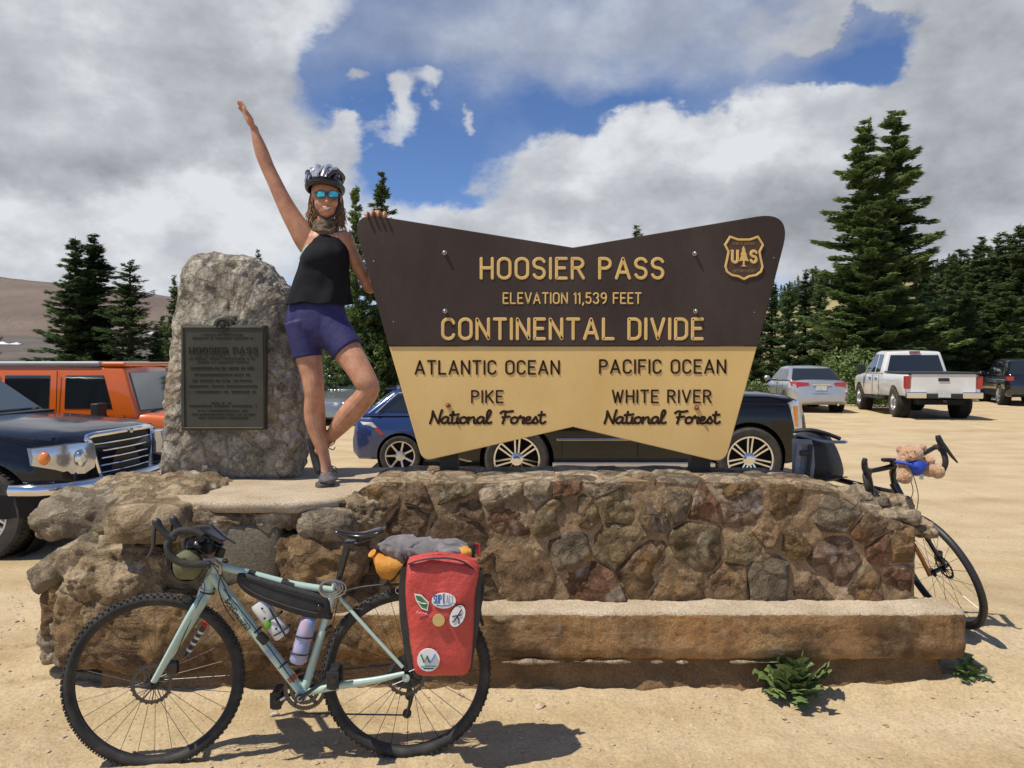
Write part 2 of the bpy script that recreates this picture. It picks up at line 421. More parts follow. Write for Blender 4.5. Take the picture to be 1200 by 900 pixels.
# grassy hill at the right, its foot behind the trees
grassm = mat('dry_grass', (.22, .19, .075), (.34, .28, .13), (.30, .24, .13), scale=.05, rough=1, bump=.5, bscale=.5, bdist=.8, world=True)
def hillh(x, y):
    r = ss(62, 150, y) * ss(10, 75, x - (y - 62) * .05)
    return 16.5 * r + 3.2 * r * fbm((x, y, 0), .016, 4) + ss(150, 420, y) * 8 * r
hm = MB(); 
hm.grid(lambda u, v_: V((8 + 392 * u, 62 + 560 * v_, hillh(8 + 392 * u, 62 + 560 * v_) - .25)), 90, 90)
hill = hm.build('hill', grassm, smooth=True, angle=9); tag(hill, 'tan grassy hillside rising behind the spruces on the right', None, kind='structure')
# bare mountain at the left, far away
mtn = mat('bare_mountain', (.155, .115, .095), (.225, .17, .135), (.19, .16, .14), scale=.004, rough=1, bump=1, bscale=.02, bdist=14, world=True, detail=10)
def mth(x, y):
    prof = 175 - .085 * (x + 1700) if x > -1700 else 175 + .12 * (x + 1700)
    prof = max(prof, 60)
    k = ss(900, 2300, y)
    return (prof * k ** 1.3 * 1.62 + 26 * k * fbm((x, y, 0), .0016, 6)) * ss(1300, 500, x) * 1.0 - 4
mm_ = MB(); mm_.grid(lambda u, v_: V((-4200 + 5600 * u, 700 + 2200 * v_, mth(-4200 + 5600 * u, 700 + 2200 * v_))), 150, 90)
mo = mm_.build('mountain', mtn, smooth=True, angle=9); tag(mo, 'bare brown mountain slope at the far left', None, kind='structure')
scree = mat('scree', (.10, .085, .07), (.17, .14, .12), scale=.02, rough=1, bump=1, bscale=.08, bdist=4, world=True)
sr = MB(); sr.grid(lambda u, v_: V((-900 + 700 * u, 330 + 420 * v_, -1.5 + ss(0, 1, v_) * 26 + 3 * fbm((u * 9, v_ * 9, 1), 1, 5))), 60, 40)
tag(sr.build('scree_slope', scree, smooth=True, angle=9), 'grey scree apron below the bare mountain', None, kind='structure')
snow = mat('old_snow', (.75, .76, .8), (.6, .6, .62), scale=.1, rough=.8)
for (x, y, z, rx, ry, lab) in [(-372, 560, 13.6, 14, 10, 'left patch of old snow below the mountain'), (-300, 640, 23.5, 11, 7, 'right patch of old snow below the mountain')]:
    tag(rock('snow_patch', V((x, y, z)), (rx, ry, 1.2), x, snow, lev=3), lab, 'snow patch')

# ------------------------------------------------------------------ trees
bark = mat('spruce_bark', (.06, .042, .03), (.12, .09, .065), scale=12, rough=.95)
def needle(nm, a, b, c):
    m = mat(nm, *[tuple(q * 1.95 for q in t) for t in (a, b, c)], scale=1.5, rough=.7, world=True, detail=4, spec=.25, rnd=.25)
    t = m.node_tree; n = t.nodes; l = t.links; p = n['Principled BSDF']; tr = n.new('ShaderNodeBsdfTranslucent'); mx = n.new('ShaderNodeMixShader'); mx.inputs[0].default_value = .35
    l.new(p.inputs['Base Color'].links[0].from_socket, tr.inputs['Color']); l.new(p.outputs[0], mx.inputs[1]); l.new(tr.outputs[0], mx.inputs[2])
    l.new(mx.outputs[0], n['Material Output'].inputs['Surface']); return m
nd_dark = needle('needles_dark', (.026, .046, .021), (.060, .092, .036), (.11, .14, .055))
nd_mid = needle('needles_mid', (.046, .076, .028), (.11, .15, .052), (.17, .205, .085))
nd_blue = needle('needles_blue', (.042, .064, .028), (.092, .12, .05), (.135, .16, .07))
def spruce_mesh(seed, H, Rb, cards, size, twin=0, gap=.0, tip=.25):
    rng = random.Random(seed); tr = MB(); cr_ = MB()
    tr.tube([(0, 0, -.3), (0, 0, H * .5), (0, 0, H * .985)], [Rb * .07 + .05, Rb * .045 + .02, .01], 7)
    L = 0; branches = []
    nwh = int(H * 5.2)
    for i in range(nwh):
        z = H * (.03 + .95 * (i + rng.random() * .7) / nwh)
        f = (1 - z / H)
        rr = Rb * (f ** .72) * (.92 - .2 * (z / H < .12)) * (1 + .28 * noise.noise(V((i * .35, seed, 0)))) + tip * .2
        nb = rng.randint(3, 7) if f > .12 else 4
        a0 = rng.random() * 6.3
        for k in range(nb):
            if rng.random() < gap: continue
            ln = rr * rng.choice((rng.uniform(.35, .8), rng.uniform(.7, 1.25))); an = a0 + 2 * PI * k / nb + rng.uniform(-.3, .3)
            branches.append((z + rng.uniform(-.25, .25), an, ln, rng.uniform(-.48, .12) if f < .85 else rng.uniform(-.25, .1))); L += ln
    per = cards / L
    for (z, an, ln, dr) in branches:
        d = V((math.cos(an), math.sin(an), 0)); side = V((-d.y, d.x, 0))
        P = lambda t: V((0, 0, z)) + d * (ln * t) + V((0, 0, dr * ln * t + .28 * ln * t * t))
        if ln > .35: tr.tube([P(0), P(.55), P(.9)], [.022 * (ln ** .5), .012, .004], 4, cap=False)
        k = max(3, int(ln * per))
        for i in range(k):
            t = (rng.random() ** .72) * .98 + .04; c = P(t)
            wd = ln * .34 * (1 - t * .75) + size * .3
            c = c + side * rng.uniform(-wd, wd) + V((0, 0, rng.uniform(-.35, .25) * size))
            s_ = size * rng.uniform(.55, 1.25)
            dd = (d * rng.uniform(.5, 1) + side * rng.uniform(-.9, .9) + V((0, 0, rng.uniform(-.25, .45)))).normalized()
            sd = dd.cross(V((rng.uniform(-.5, .5), rng.uniform(-.5, .5), 1))).normalized()
            up = dd.cross(sd)
            b0 = c - dd * s_ * .45
            # a forked sprig: three narrow needle-covered fingers
            o = len(cr_.v)
            cr_.v += [b0, c + sd * s_ * .30 + up * s_ * .06, c + dd * s_ * .62, c - sd * s_ * .30 - up * s_ * .05,
                      c + sd * s_ * .12, c - sd * s_ * .12]
            cr_.f += [(o, o + 1, o + 4), (o, o + 4, o + 2, o + 5), (o, o + 5, o + 3)]
    return tr.mesh('trunk', fix=False), cr_.mesh('crown', fix=False)
PROTO = {}
def proto(key, *a, **k):
    if key not in PROTO: PROTO[key] = spruce_mesh(*a, **k)
    return PROTO[key]
def put_tree(tm, cm, x, y, z, s, sx, m, label, group=None, rz=0, name='spruce_tree'):
    t = thing(name, label, 'tree', (x, y, z), group, local=True, rotz=rz); t.scale = (s * sx, s * sx, s)
    a = link('trunk', tm, bark, t); b = link('crown', cm, None, t)
    if not cm.materials: cm.materials.append(m)
    b.material_slots[0].link = 'OBJECT'; b.material_slots[0].material = m
    return t
def tree_px(px, top, Y, key, args, m, label, sx=1.0, zb=0., group=None, rz=0, H=None):
    q = pt(px, top, Y); h = q.z - zb; tm, cm = proto(key, *args); H0 = args[1]
    return put_tree(tm, cm, q.x, Y, zb, h / H0, sx, m, label, group, rz)
A = (11, 10, 2.3, 26000, .27); B = (23, 10, 2.0, 22000, .27); C_ = (37, 9, 2.2, 12000, .32); D_ = (41, 9, 1.6, 8000, .32); E_ = (53, 8, 1.5, 1500, .5)
BG = (71, 10, 2.0, 40000, .22)
# left cluster
tree_px(88, 274, 27, 'A', A, nd_dark, 'tall dark spruce, left of the twin spruces behind the orange off-road car', 1.3)
tree_px(110, 272, 27.8, 'B', B, nd_dark, 'tall dark spruce, right of the twin spruces behind the orange off-road car', 1.6, rz=1)
tree_px(152, 302, 26.5, 'A2', (12, 10, 2.5, 15000, .28), nd_dark, 'dark spruce right of the twin spruces, lower than both', 1.35, rz=2)
tree_px(183, 378, 27, 'D', D_, nd_dark, 'small young spruce just left of the standing monument stone', 1.1)
tree_px(204, 320, 30, 'D', D_, nd_blue, 'slim spruce half hidden by the left edge of the monument stone', .85, rz=2)
tree_px(302, 290, 30, 'D', D_, nd_dark, 'spruce whose thin tip shows just above the top of the monument stone', .7, rz=4)
tree_px(335, 338, 33, 'D', D_, nd_dark, 'slim dark spruce between the monument stone and the woman', .8, rz=5)
tree_px(-26, 340, 26, 'C', C_, nd_dark, 'dark spruce cut off by the left edge, one bough showing', 1.0)
# behind the woman
tree_px(417, 210, 24, 'A', A, nd_mid, 'tall spruce behind the woman, left of the pair', .62, rz=1.2)
tree_px(447, 198, 25, 'B', B, nd_mid, 'tall spruce behind the left tip of the sign, right of the pair', .85, rz=3)
tree_px(746, 261, 42, 'D', D_, nd_mid, 'spruce whose tip peeks over the top edge of the sign', 1.0, rz=3)
# row right of the sign
for i, (px, top, Y, k, a, sx, lab) in enumerate([
        (884, 335, 41, 'C', C_, .9, 'dark spruce right beside the sign edge in the row behind the silver sedan'),
        (905, 322, 43, 'D', D_, 1.1, 'second dark spruce from the sign in the row behind the silver sedan'),
        (925, 330, 40, 'C', C_, .9, 'third dark spruce from the sign in the row behind the silver sedan'),
        (944, 314, 44, 'D', D_, 1.2, 'tallest dark spruce of the row behind the silver sedan'),
        (962, 322, 41, 'C', C_, .9, 'last dark spruce of the row, against the big paired spruces')]):
    tree_px(px, top, Y, k, a, nd_dark, lab, sx, rz=i * 1.3)
# the big pair
tree_px(1013, 141, 33, 'BG', BG, nd_mid, 'big spruce with sparse top, left of the big pair behind the white pickup', 1.25, rz=.4)
tree_px(1049, 127, 34, 'BG2', (74, 10, 1.9, 40000, .22), nd_mid, 'tallest spruce, right of the big pair behind the white pickup', 1.25, rz=2.2)
tree_px(1026, 235, 31.5, 'BG', BG, nd_mid, 'broad lower spruce in front of the big pair behind the white pickup', 1.25, rz=5)
# right-hand stand
rs = [(1118, 292, 40, 'A', A, 1.0, nd_blue, 'spruce with a pointed top right of the big pair'), (1092, 330, 38, 'C', C_, 1.2, nd_dark, 'low dark spruce hard against the right side of the big pair'),
      (1150, 275, 42, 'B', B, 1.3, nd_blue, 'spruce above the cab of the white pickup in the right-hand stand'), (1172, 268, 41, 'A2', (12, 10, 2.5, 15000, .28), 1.1, nd_blue, 'spruce over the tailgate of the white pickup'),
      (1196, 258, 40, 'A', A, 1.2, nd_blue, 'tallest spruce at the right edge above the dark estate car'), (1135, 330, 36, 'C', C_, 1.2, nd_mid, 'lower spruce in front of the right-hand stand'),
      (1180, 330, 36, 'C', C_, 1.3, nd_mid, 'low spruce right in front of the tallest at the right edge'), (1225, 290, 38, 'A', A, 1.2, nd_blue, 'spruce cut off by the right edge of the picture'),
      (1075, 345, 44, 'D', D_, 1.2, nd_dark, 'small dark spruce filling the gap below the big pair')]
rs += [(px, top, Y, 'A2' if i % 2 else 'C', (12, 10, 2.3, 9000, .30) if i % 2 else C_, 1.35, nd_blue if i % 2 else nd_dark, lab) for i, (px, top, Y, lab) in enumerate([
    (1084, 306, 50, 'spruce at the back, filling the skyline just right of the big pair'), (1106, 300, 53, 'back-row spruce above the left part of the pickup cab'),
    (1130, 290, 52, 'back-row spruce above the right part of the pickup cab'), (1161, 284, 50, 'back-row spruce above the middle of the pickup bed'),
    (1184, 272, 51, 'back-row spruce above the gap between the pickup and the dark crossover'), (1210, 268, 49, 'back-row spruce half cut off by the right edge'),
    (1095, 352, 37, 'low front spruce just above the roof of the white pickup'), (1158, 352, 37, 'low front spruce just above the tailgate of the white pickup'), (1200, 345, 37, 'low front spruce above the dark crossover')])]
for i, (px, top, Y, k, a, sx, m, lab) in enumerate(rs): tree_px(px, top, Y, k, a, m, lab, sx, rz=i * .9)
# distant forest on the ridge: alike individuals of one group and label
rng = random.Random(3); tm, cm = proto('E', *E_)
for i in range(120):
    if i < 62: px = rng.uniform(905, 1210); Yd = rng.uniform(140, 175)
    elif i < 84: px = rng.uniform(1085, 1210); Yd = rng.uniform(85, 125)
    else: px = rng.uniform(905, 1000) ; Yd = rng.uniform(150, 200)
    x = (px - 600) / 900 * Yd; z = hillh(x, Yd) - .4
    hh = rng.uniform(3.5, 6.2) * (1.25 if Yd > 170 else 1)
    put_tree(tm, cm, x, Yd, z, hh / 8, rng.uniform(.9, 1.3), nd_dark if i % 3 else nd_blue, 'one of the small distant spruces dotted over the grassy ridge on the right', 'distant spruces on the ridge', rng.uniform(0, 6))
# dark tree belt behind the lot (each tree its own object)
bl = ['dark spruce of the belt far behind the parking lot']
for i in range(34):
    px = -20 + i * 37 + rng.uniform(-12, 12)
    if px > 1190 or (px < 190 and px > -30) : continue
    if 870 < px: continue
    Yd = rng.uniform(44, 60); x = (px - 600) / 900 * Yd
    put_tree(*proto('C', *C_), x, Yd, -.2, rng.uniform(.42, .6), 1.3, nd_dark, 'one of the dark low spruces in the belt behind the parking lot', 'spruce belt behind the parking lot', rng.uniform(0, 6))

# leafy willow bushes
leafg = mat('willow_leaf', (.08, .13, .035), (.16, .22, .06), (.24, .28, .10), scale=2.2, rough=.6, world=True, spec=.3)
def bush(px, py, Y, rx, rz_, n, size, label, zb=0, m=leafg, name='willow_bush'):
    rng = random.Random(int(px)); q = pt(px, py, Y); c = V((q.x, Y, zb)); mb = MB(); st = MB()
    for k in range(9):
        an = rng.uniform(0, 6.3); st.tube([c, c + V((math.cos(an) * rx * .3, math.sin(an) * rx * .3, rz_ * .6)), c + V((math.cos(an) * rx * .6, math.sin(an) * rx * .6, rz_ * 1.1))], [.03, .02, .008], 5)
    lumps = [(V((rng.uniform(-.7, .7) * rx, rng.uniform(-.6, .6) * rx, rng.uniform(.25, 1.5) * rz_ * .7)), rng.uniform(.3, .5)) for _ in range(16)]
    for i in range(n):
        lc, lr = rng.choice(lumps); d = V((rng.gauss(0, 1), rng.gauss(0, 1), rng.gauss(0, 1))).normalized() * (lr * rng.uniform(.7, 1.05))
        p = c + lc + V((d.x * rx, d.y * rx, d.z * rz_)); 
        if p.z < zb: continue
        a = V((rng.uniform(-1, 1), rng.uniform(-1, 1), rng.uniform(-.3, 1))).normalized(); b = a.cross(V((rng.uniform(-1, 1), rng.uniform(-1, 1), .3))).normalized()
        s_ = size * rng.uniform(.6, 1.2)
        mb.add([p - a * s_, p + b * s_ * .4, p + a * s_, p - b * s_ * .4], [(0, 1, 2, 3)])
    t = thing(name, label, 'bush', c); mb.build('foliage', m, t, fix=False); st.build('stem', bark, t, fix=False)
bush(1000, 440, 30, 1.5, 1.6, 4200, .09, 'pale green bush between the silver sedan and the white pickup')
bush(1015, 470, 28, .9, .7, 1600, .07, 'low green bush behind the front wheel of the white pickup')
bush(884, 450, 27, .8, .75, 1200, .08, 'small yellow-green bush just right of the sign behind the black car')
bush(395, 440, 24, 1.7, 2.2, 7000, .09, 'leafy green bush seen between the legs of the woman', zb=-.2)
bush(440, 440, 26, 1.8, 2.6, 5200, .10, 'dark leafy bush behind the knee of the woman', zb=-.2)
# ================================================================== STONE BASE
def stone_mat(nm, a, b, c, **k):
    d = dict(scale=9, rough=.9, bump=1, bscale=30, bdist=.03, world=True, lo=.3, hi=.62, rnd=.13, crack=.35, detail=12, spec=.2, grain=.42); d.update(k)
    return mat(nm, a, b, c, **d)
ST = {
 'brown': stone_mat('stone_brown', (.19, .12, .065), (.37, .245, .14), (.52, .39, .26)),
 'dark': stone_mat('stone_dark', (.15, .095, .055), (.28, .19, .115), (.42, .31, .2)),
 'red': stone_mat('stone_red', (.15, .078, .048), (.28, .155, .092), (.42, .30, .20)),
 'olive': stone_mat('stone_olive', (.19, .135, .07), (.34, .25, .14), (.50, .41, .27)),
 'grey': stone_mat('stone_grey', (.17, .13, .088), (.29, .23, .16), (.44, .37, .27)),
 'ochre': stone_mat('stone_ochre', (.20, .125, .055), (.34, .22, .11), (.46, .35, .21)),
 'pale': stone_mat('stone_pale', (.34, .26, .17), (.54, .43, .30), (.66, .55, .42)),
 'pink': stone_mat('stone_pink', (.19, .12, .075), (.32, .21, .14), (.46, .36, .26)),
 'sandy': stone_mat('stone_sandy', (.34, .235, .14), (.54, .41, .26), (.64, .52, .36), scale=5),
}
mortar = stone_mat('mortar', (.25, .165, .09), (.40, .285, .17), (.54, .42, .28), scale=6, bscale=40, bdist=.012, crack=0, rnd=0)
conc = stone_mat('weathered_concrete', (.36, .195, .08), (.50, .31, .145), (.58, .42, .25), scale=2.6, bscale=40, bdist=.022, crack=0, rnd=0)
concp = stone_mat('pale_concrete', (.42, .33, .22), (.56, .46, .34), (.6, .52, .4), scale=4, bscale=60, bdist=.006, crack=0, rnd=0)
YW = 3.92
base_t = thing('stone_base', 'long mortared stone base with concrete ledge that carries the sign and the monument stone', 'stone wall', (0, 4.1, 0))
def wp(px, py, Y=YW): 
    q = pt(px, py, Y); return q.x, q.z
TOP = [(-1.0, .90), (-.84, .92), (-.76, 1.0), (-.68, 1.03), (-.3, 1.02), (.3, 1.035), (1.0, 1.03), (1.45, 1.02), (1.66, .995), (1.76, .93), (1.84, .86), (2.08, .79)]
def ztop(x):
    if x <= TOP[0][0]: return TOP[0][1]
    for (a, za), (b, zb) in zip(TOP, TOP[1:]):
        if x <= b: return za + (zb - za) * (x - a) / (b - a)
    return TOP[-1][1]
X0, X1 = -.98, 2.07
# mortar core: front, top, back
core = MB()
def cf(x, y, z, k=.007): return V((x, y, z)) + V((0, -1, .15)) * (k * fbm((x, y, z), 13, 6, .75) + .007 + .010 * noise.noise(V((x * 4.1, 3, z * 4.1))) + .007 * noise.noise(V((x * 10.1, 7, z * 10.1))))
core.grid(lambda u, v_: cf(X0 + (X1 - X0) * u, YW - .0, .30 + (ztop(X0 + (X1 - X0) * u) - .30) * v_), 420, 96)
core.grid(lambda u, v_: cf(X0 + (X1 - X0) * u, YW + .56 * v_, ztop(X0 + (X1 - X0) * u) * 1 + .0 * v_), 190, 34)
core.grid(lambda u, v_: V((X1 + .012 * fbm((u, v_, 3), 5), YW + .56 * u, .1 + (ztop(X1) - .1) * v_)), 20, 20)
core.grid(lambda u, v_: V((X0 + (X1 - X0) * u, YW + .56, -.1 + (ztop(X0 + (X1 - X0) * u) + .1) * v_)), 60, 8)
core.build('mortar_core', mortar, base_t, smooth=True, angle=9)
wts = [random.Random(77 + i_).uniform(0, .016) for i_ in range(97)]
def voronoi(seeds, box):
    cells = []
    for i, (sx, sy) in enumerate(seeds):
        poly = [V((box[0], box[1])), V((box[2], box[1])), V((box[2], box[3])), V((box[0], box[3]))]
        for j, (tx, ty) in enumerate(seeds):
            if i == j: continue
            n = V((tx - sx, ty - sy)); wi, wj = wts[i % len(wts)], wts[j % len(wts)]; k_ = .5 + (wi - wj) / (2 * max(n.length_squared, 1e-5)); k_ = max(.24, min(.76, k_)); m = V((sx, sy)) + n * k_
            if n.length > 1.2: continue
            out = []
            for a, b in zip(poly, poly[1:] + poly[:1]):
                da, db = (a - m).dot(n), (b - m).dot(n)
                if da <= 0: out.append(a)
                if da * db < 0: out.append(a + (b - a) * (da / (da - db)))
            poly = out
            if len(poly) < 3: break
        cells.append(poly)
    return cells
def cell_outline(poly, gap, seed, n=30, wob=.1):
    c = sum(poly, V((0, 0))) / len(poly)
    edges = list(zip(poly, poly[1:] + poly[:1])); out = []
    for k in range(n):
        an = 2 * PI * k / n; d = V((math.cos(an), math.sin(an))); best = 1e9
        for a, b in edges:
            e = b - a; den = d.x * e.y - d.y * e.x
            if abs(den) < 1e-9: continue
            t = ((a - c).x * e.y - (a - c).y * e.x) / den; s_ = ((a - c).x * d.y - (a - c).y * d.x) / den
            if t > 0 and -1e-6 <= s_ <= 1 + 1e-6: best = min(best, t)
        out.append(best)
    # round the corners and make the outline uneven
    sm = [min(out[k], (out[k - 1] + out[(k + 1) % n]) / 2 * 1.16) for k in range(n)]
    res = []
    for k in range(n):
        an = 2 * PI * k / n; d = V((math.cos(an), math.sin(an)))
        r = max(.012, sm[k] - gap) * (1 + wob * (noise.noise(V((d.x * 1.6 + seed, d.y * 1.6, seed * .37)))) - wob * .2)
        res.append(c + d * r)
    return c, res
def stone(c, outl, mapf, bulge, seed, m, parent, tilt=(0, 0), name='stone', rough=1.0, step=0):
    n = len(outl); rings = [.001, .14, .28, .41, .53, .64, .74, .83, .91, .97, 1.0, 1.02]; mb = MB(); vs = []
    rg = random.Random(int(seed * 977)); planes = [(V((rg.uniform(-1, 1), rg.uniform(-1, 1))) * rg.uniform(.08, .30), rg.uniform(.0, .018)) for _ in range(5)]
    off = V((seed * 3.7, seed * 1.3, seed * 2.9)); size = sum((p - c).length for p in outl) / n
    for i, t in enumerate(rings):
        for p in outl:
            q = c + (p - c) * min(t, 1.0)
            h = bulge * (1 - min(t, 1) ** 11) + (q - c).x * tilt[0] + (q - c).y * tilt[1]
            if t <= 1:
                h += rough * (.014 * fbm(V((q.x, q.y, 0)) * 6 + off, 1, 6, .75) + .007 * fbm(V((q.x, q.y, 0)) * 24 + off, 1, 3, .7)) * (1 - .55 * t ** 6)
                # broken facets
                h += min(b_0 + g_0.dot(q - c) for g_0, b_0 in planes)
            else: h = -.05
            vs.append(mapf(q.x, q.y, h))
    fs = [(i * n + k, i * n + (k + 1) % n, (i + 1) * n + (k + 1) % n, (i + 1) * n + k) for i in range(len(rings) - 1) for k in range(n)]
    fs.append(tuple(range(n)))
    mb.add(vs, fs); return mb.build(name, m, parent, smooth=True, angle=.42)
seeds = [(419,580,'grey'),(444,575,'brown'),(487,583,'dark'),(412,602,'sandy'),(478,612,'dark'),(537,594,'dark'),
 (528,569,'olive'),(530,628,'dark'),(600,590,'red'),(590,565,'pale'),(617,668,'brown'),
 (628,566,'pale'),(655,568,'red'),(658,600,'olive'),(692,600,'olive'),(714,567,'pale'),(728,588,'olive'),(756,586,'grey'),
 (722,634,'olive'),(790,576,'grey'),(829,587,'red'),(823,640,'olive'),(749,658,'brown'),(672,640,'grey'),(690,684,'red'),(799,690,'brown'),
 (862,566,'ochre'),(873,588,'pink'),(925,588,'ochre'),(982,596,'grey'),(897,612,'brown'),(868,640,'olive'),(935,634,'ochre'),
 (977,656,'pink'),(900,680,'grey'),(940,684,'dark'),(1017,686,'brown'),(1037,640,'red'),(1064,640,'brown'),(1064,682,'red'),
 (862,684,'brown'),(1018,607,'dark'),
 (420,640,'brown'),(448,655,'dark'),(475,650,'brown'),(500,680,'dark'),(540,665,'brown'),(430,690,'dark'),(465,690,'brown'),(550,700,'dark')]
sp = [wp(a, b) for a, b, _ in seeds]
cells = voronoi(sp, (X0, .40, X1, 1.06))
rng = random.Random(9)
for i, poly in enumerate(cells):
    if len(poly) < 3: continue
    poly = [V((min(p.x, X1), min(p.y, ztop(p.x) + .005))) for p in poly]
    c, outl = cell_outline(poly, .003, i + 1.3, 44, .05)
    outl = [V((p.x, min(p.y, ztop(p.x) + .012))) for p in outl]
    stone(c, outl, lambda x, z, h: V((x, YW - .009 - (h * .9 if h > -.049 else -.06), z)), rng.uniform(.006, .024), i + .37, ST[seeds[i][2]], base_t, (rng.uniform(-.10, .10), rng.uniform(-.16, .04)), rough=1)
# capping stones lying on top, kept pale so sunlight is put into their colour
caps = []; x = X0 + .30
while x < 1.9:
    for yy in (YW + .10, YW + .28, YW + .45): caps.append((x + rng.uniform(-.06, .06), yy + rng.uniform(-.05, .05)))
    x += rng.uniform(.15, .26)
ccells = voronoi(caps, (X0 + .2, YW - .015, 1.93, YW + .55))
for i, poly in enumerate(ccells):
    if len(poly) < 3: continue
    c, outl = cell_outline(poly, .004, i + 50.1, 26, .10)
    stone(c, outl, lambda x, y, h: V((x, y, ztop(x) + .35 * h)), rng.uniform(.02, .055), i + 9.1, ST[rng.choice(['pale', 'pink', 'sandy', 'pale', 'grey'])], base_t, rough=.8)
# loose-set stones on the stepped right end
for (px, py, Y, r, k, s_) in [(1012, 598, 4.12, (.10, .10, .045), 'pale', 3), (1040, 592, 4.3, (.13, .12, .07), 'sandy', 4), (1052, 605, 4.05, (.11, .09, .04), 'pale', 5), (1000, 583, 4.3, (.16, .14, .06), 'pale', 6), (1068, 616, 4.15, (.09, .2, .035), 'sandy', 8)]:
    rock('stone', pt(px, py, Y), r, s_, ST[k], base_t, lev=4, amp=.22, boxy=.5, scale=1.6)
# concrete ledge and its recessed footing
def ledge_pt(u, prof, a=-1.15, b=2.245):
    x = a + (b - a) * u; y, z = prof
    n_ = .005 * fbm((x, y, z), 9, 6, .7) + .0045 * fbm((x, y, z), 40, 3, .7) + .010 * min(0, noise.noise(V((x * 6, z * 9, 4))) + .25)
    return V((x, y + n_, z + n_ * .7 + .002 * fbm((x, 0, 0), 2.5)))
lp = [(3.95, .425), (3.85, .424), (3.775, .42), (3.755, .415), (3.745, .40), (3.742, .35), (3.745, .29), (3.742, .235), (3.75, .19), (3.77, .172), (3.80, .165), (3.95, .165)]
lpp = []
for (a, b) in zip(lp, lp[1:]):
    k = max(1, int(round(math.hypot(a[0] - b[0], a[1] - b[1]) / .014))); lpp += [(a[0] + (b[0] - a[0]) * i / k, a[1] + (b[1] - a[1]) * i / k) for i in range(k)]
lpp.append(lp[-1])
lb = MB(); nu = 230
rings = []
for i in range(nu):
    u = i / (nu - 1); ring = [ledge_pt(u, q) for q in lpp]
    e = max(0, u - .993) / .007      # rounded end
    if e > 0: ring = [V((p.x, p.y + .02 * e * e, .29 + (p.z - .29) * (1 - .12 * e * e))) for p in ring]
    rings.append(ring)
lb.loft(rings)
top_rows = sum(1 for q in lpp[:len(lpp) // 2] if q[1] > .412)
led = lb.build('concrete_ledge', conc, base_t, smooth=True, angle=1.2, fix=False)
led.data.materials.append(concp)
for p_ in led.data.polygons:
    if abs(p_.normal.x) < .9 and p_.index % len(lpp) < top_rows: p_.material_index = 1  # paler top rows: sunlit brightness put into the concrete colour
ft = MB(); ft.grid(lambda u, v_: V((-2.05 + 4.2 * u, 3.815 + .02 * fbm((u * 12, v_, 0), 2, 5) - .06 * (1 - v_) ** 2, -.06 + .25 * v_ + .03)) , 220, 14)
ft.grid(lambda u, v_: V((2.15 + .01 * fbm((u, v_, 9), 4), 3.815 + .5 * u, -.06 + .28 * v_)), 14, 10)
ft.build('footing', stone_mat('dark_footing', (.18, .11, .05), (.28, .18, .095), (.38, .28, .17), scale=5, bscale=34, bdist=.012, rnd=0, crack=0), base_t, smooth=True, angle=9)  # footing in a darker brown than the ledge above
for (px, ln) in [(625, .16), (690, .22), (770, .03), (800, .03), (885, .12)]:
    q = pt(px, 776, 3.75); rock('mortar_lip', V((q.x, 3.752, q.z + .0)), (ln, .014, .009), px, ST['pale'], base_t, lev=3, amp=.12)
# boulders of the left end
def boulder(px, py, Y, rx, ry, dep, k, seed, label=None, rot=0, lev=5, **kw):
    q = pt(px, py, Y); s_ = Y / 900; rt = Matrix.Rotation(rot, 3, 'Y')
    d = dict(amp=.15, boxy=.5, scale=1.5, ridg=.12); d.update(kw); d['ridg'] *= .5; d['amp'] *= .8
    o = rock('boulder', q, (rx * s_, dep, ry * s_), seed, ST[k] if k in ST else k, base_t, lev=lev, rot=rt, **d)
    if label: o['label'] = label
    return o
bigs = dict(scale=7, bscale=18, bdist=.045, rnd=.05, crack=.3)
ST['bsand'] = stone_mat('boulder_sandy', (.30, .205, .115), (.54, .41, .26), (.70, .57, .40), **bigs)
ST['bbrown'] = stone_mat('boulder_brown', (.20, .12, .06), (.36, .24, .13), (.52, .38, .24), **bigs)
ST['bgrey'] = stone_mat('boulder_grey', (.27, .215, .15), (.47, .385, .28), (.62, .53, .41), **bigs)
ST['slabg'] = stone_mat('flat_slab_grey', (.17, .15, .11), (.215, .19, .145), (.27, .24, .19), scale=4, bscale=60, bdist=.006, rnd=0, crack=0)
boulder(112, 600, 4.15, 62, 30, .30, 'bgrey', 1.1, 'dark grey boulder with a weathered hollow', rot=-.05)
boulder(96, 650, 4.02, 58, 20, .22, 'bgrey', 2.3, 'pale wedge-shaped boulder pointing left', rot=-.55, amp=.07, boxy=.7)
boulder(152, 672, 4.02, 78, 50, .30, 'bsand', 3.7, 'rough sunlit sandy boulder', amp=.2, ridg=.2, lev=6, fine=.035)
boulder(186, 608, 3.90, 55, 27, .22, 'bsand', 4.2, 'smooth rounded tan boulder', amp=.07, ridg=.0, boxy=.6)
boulder(180, 728, 3.97, 118, 52, .26, 'bbrown', 5.9, 'large reddish brown boulder at the foot', amp=.10, boxy=.7, lev=6, fine=.014)
boulder(335, 722, 3.97, 125, 56, .26, 'bbrown', 6.6, amp=.10, boxy=.7)
boulder(300, 645, 3.93, 42, 42, .13, 'slabg', 7.7, 'smooth flat grey slab set upright', amp=.03, boxy=.85, ridg=.0, lev=4)
boulder(378, 655, 3.95, 62, 44, .2, 'bbrown', 8.8, amp=.2)
boulder(388, 612, 3.93, 38, 22, .17, 'bgrey', 9.4, 'rounded grey cobble', amp=.12, ridg=.1)
boulder(290, 599, 4.0, 112, 17, .2, 'bsand', 10.1, 'crumbling conglomerate under the concrete slab', amp=.16, ridg=.3, lev=6, boxy=.6, fine=.03)
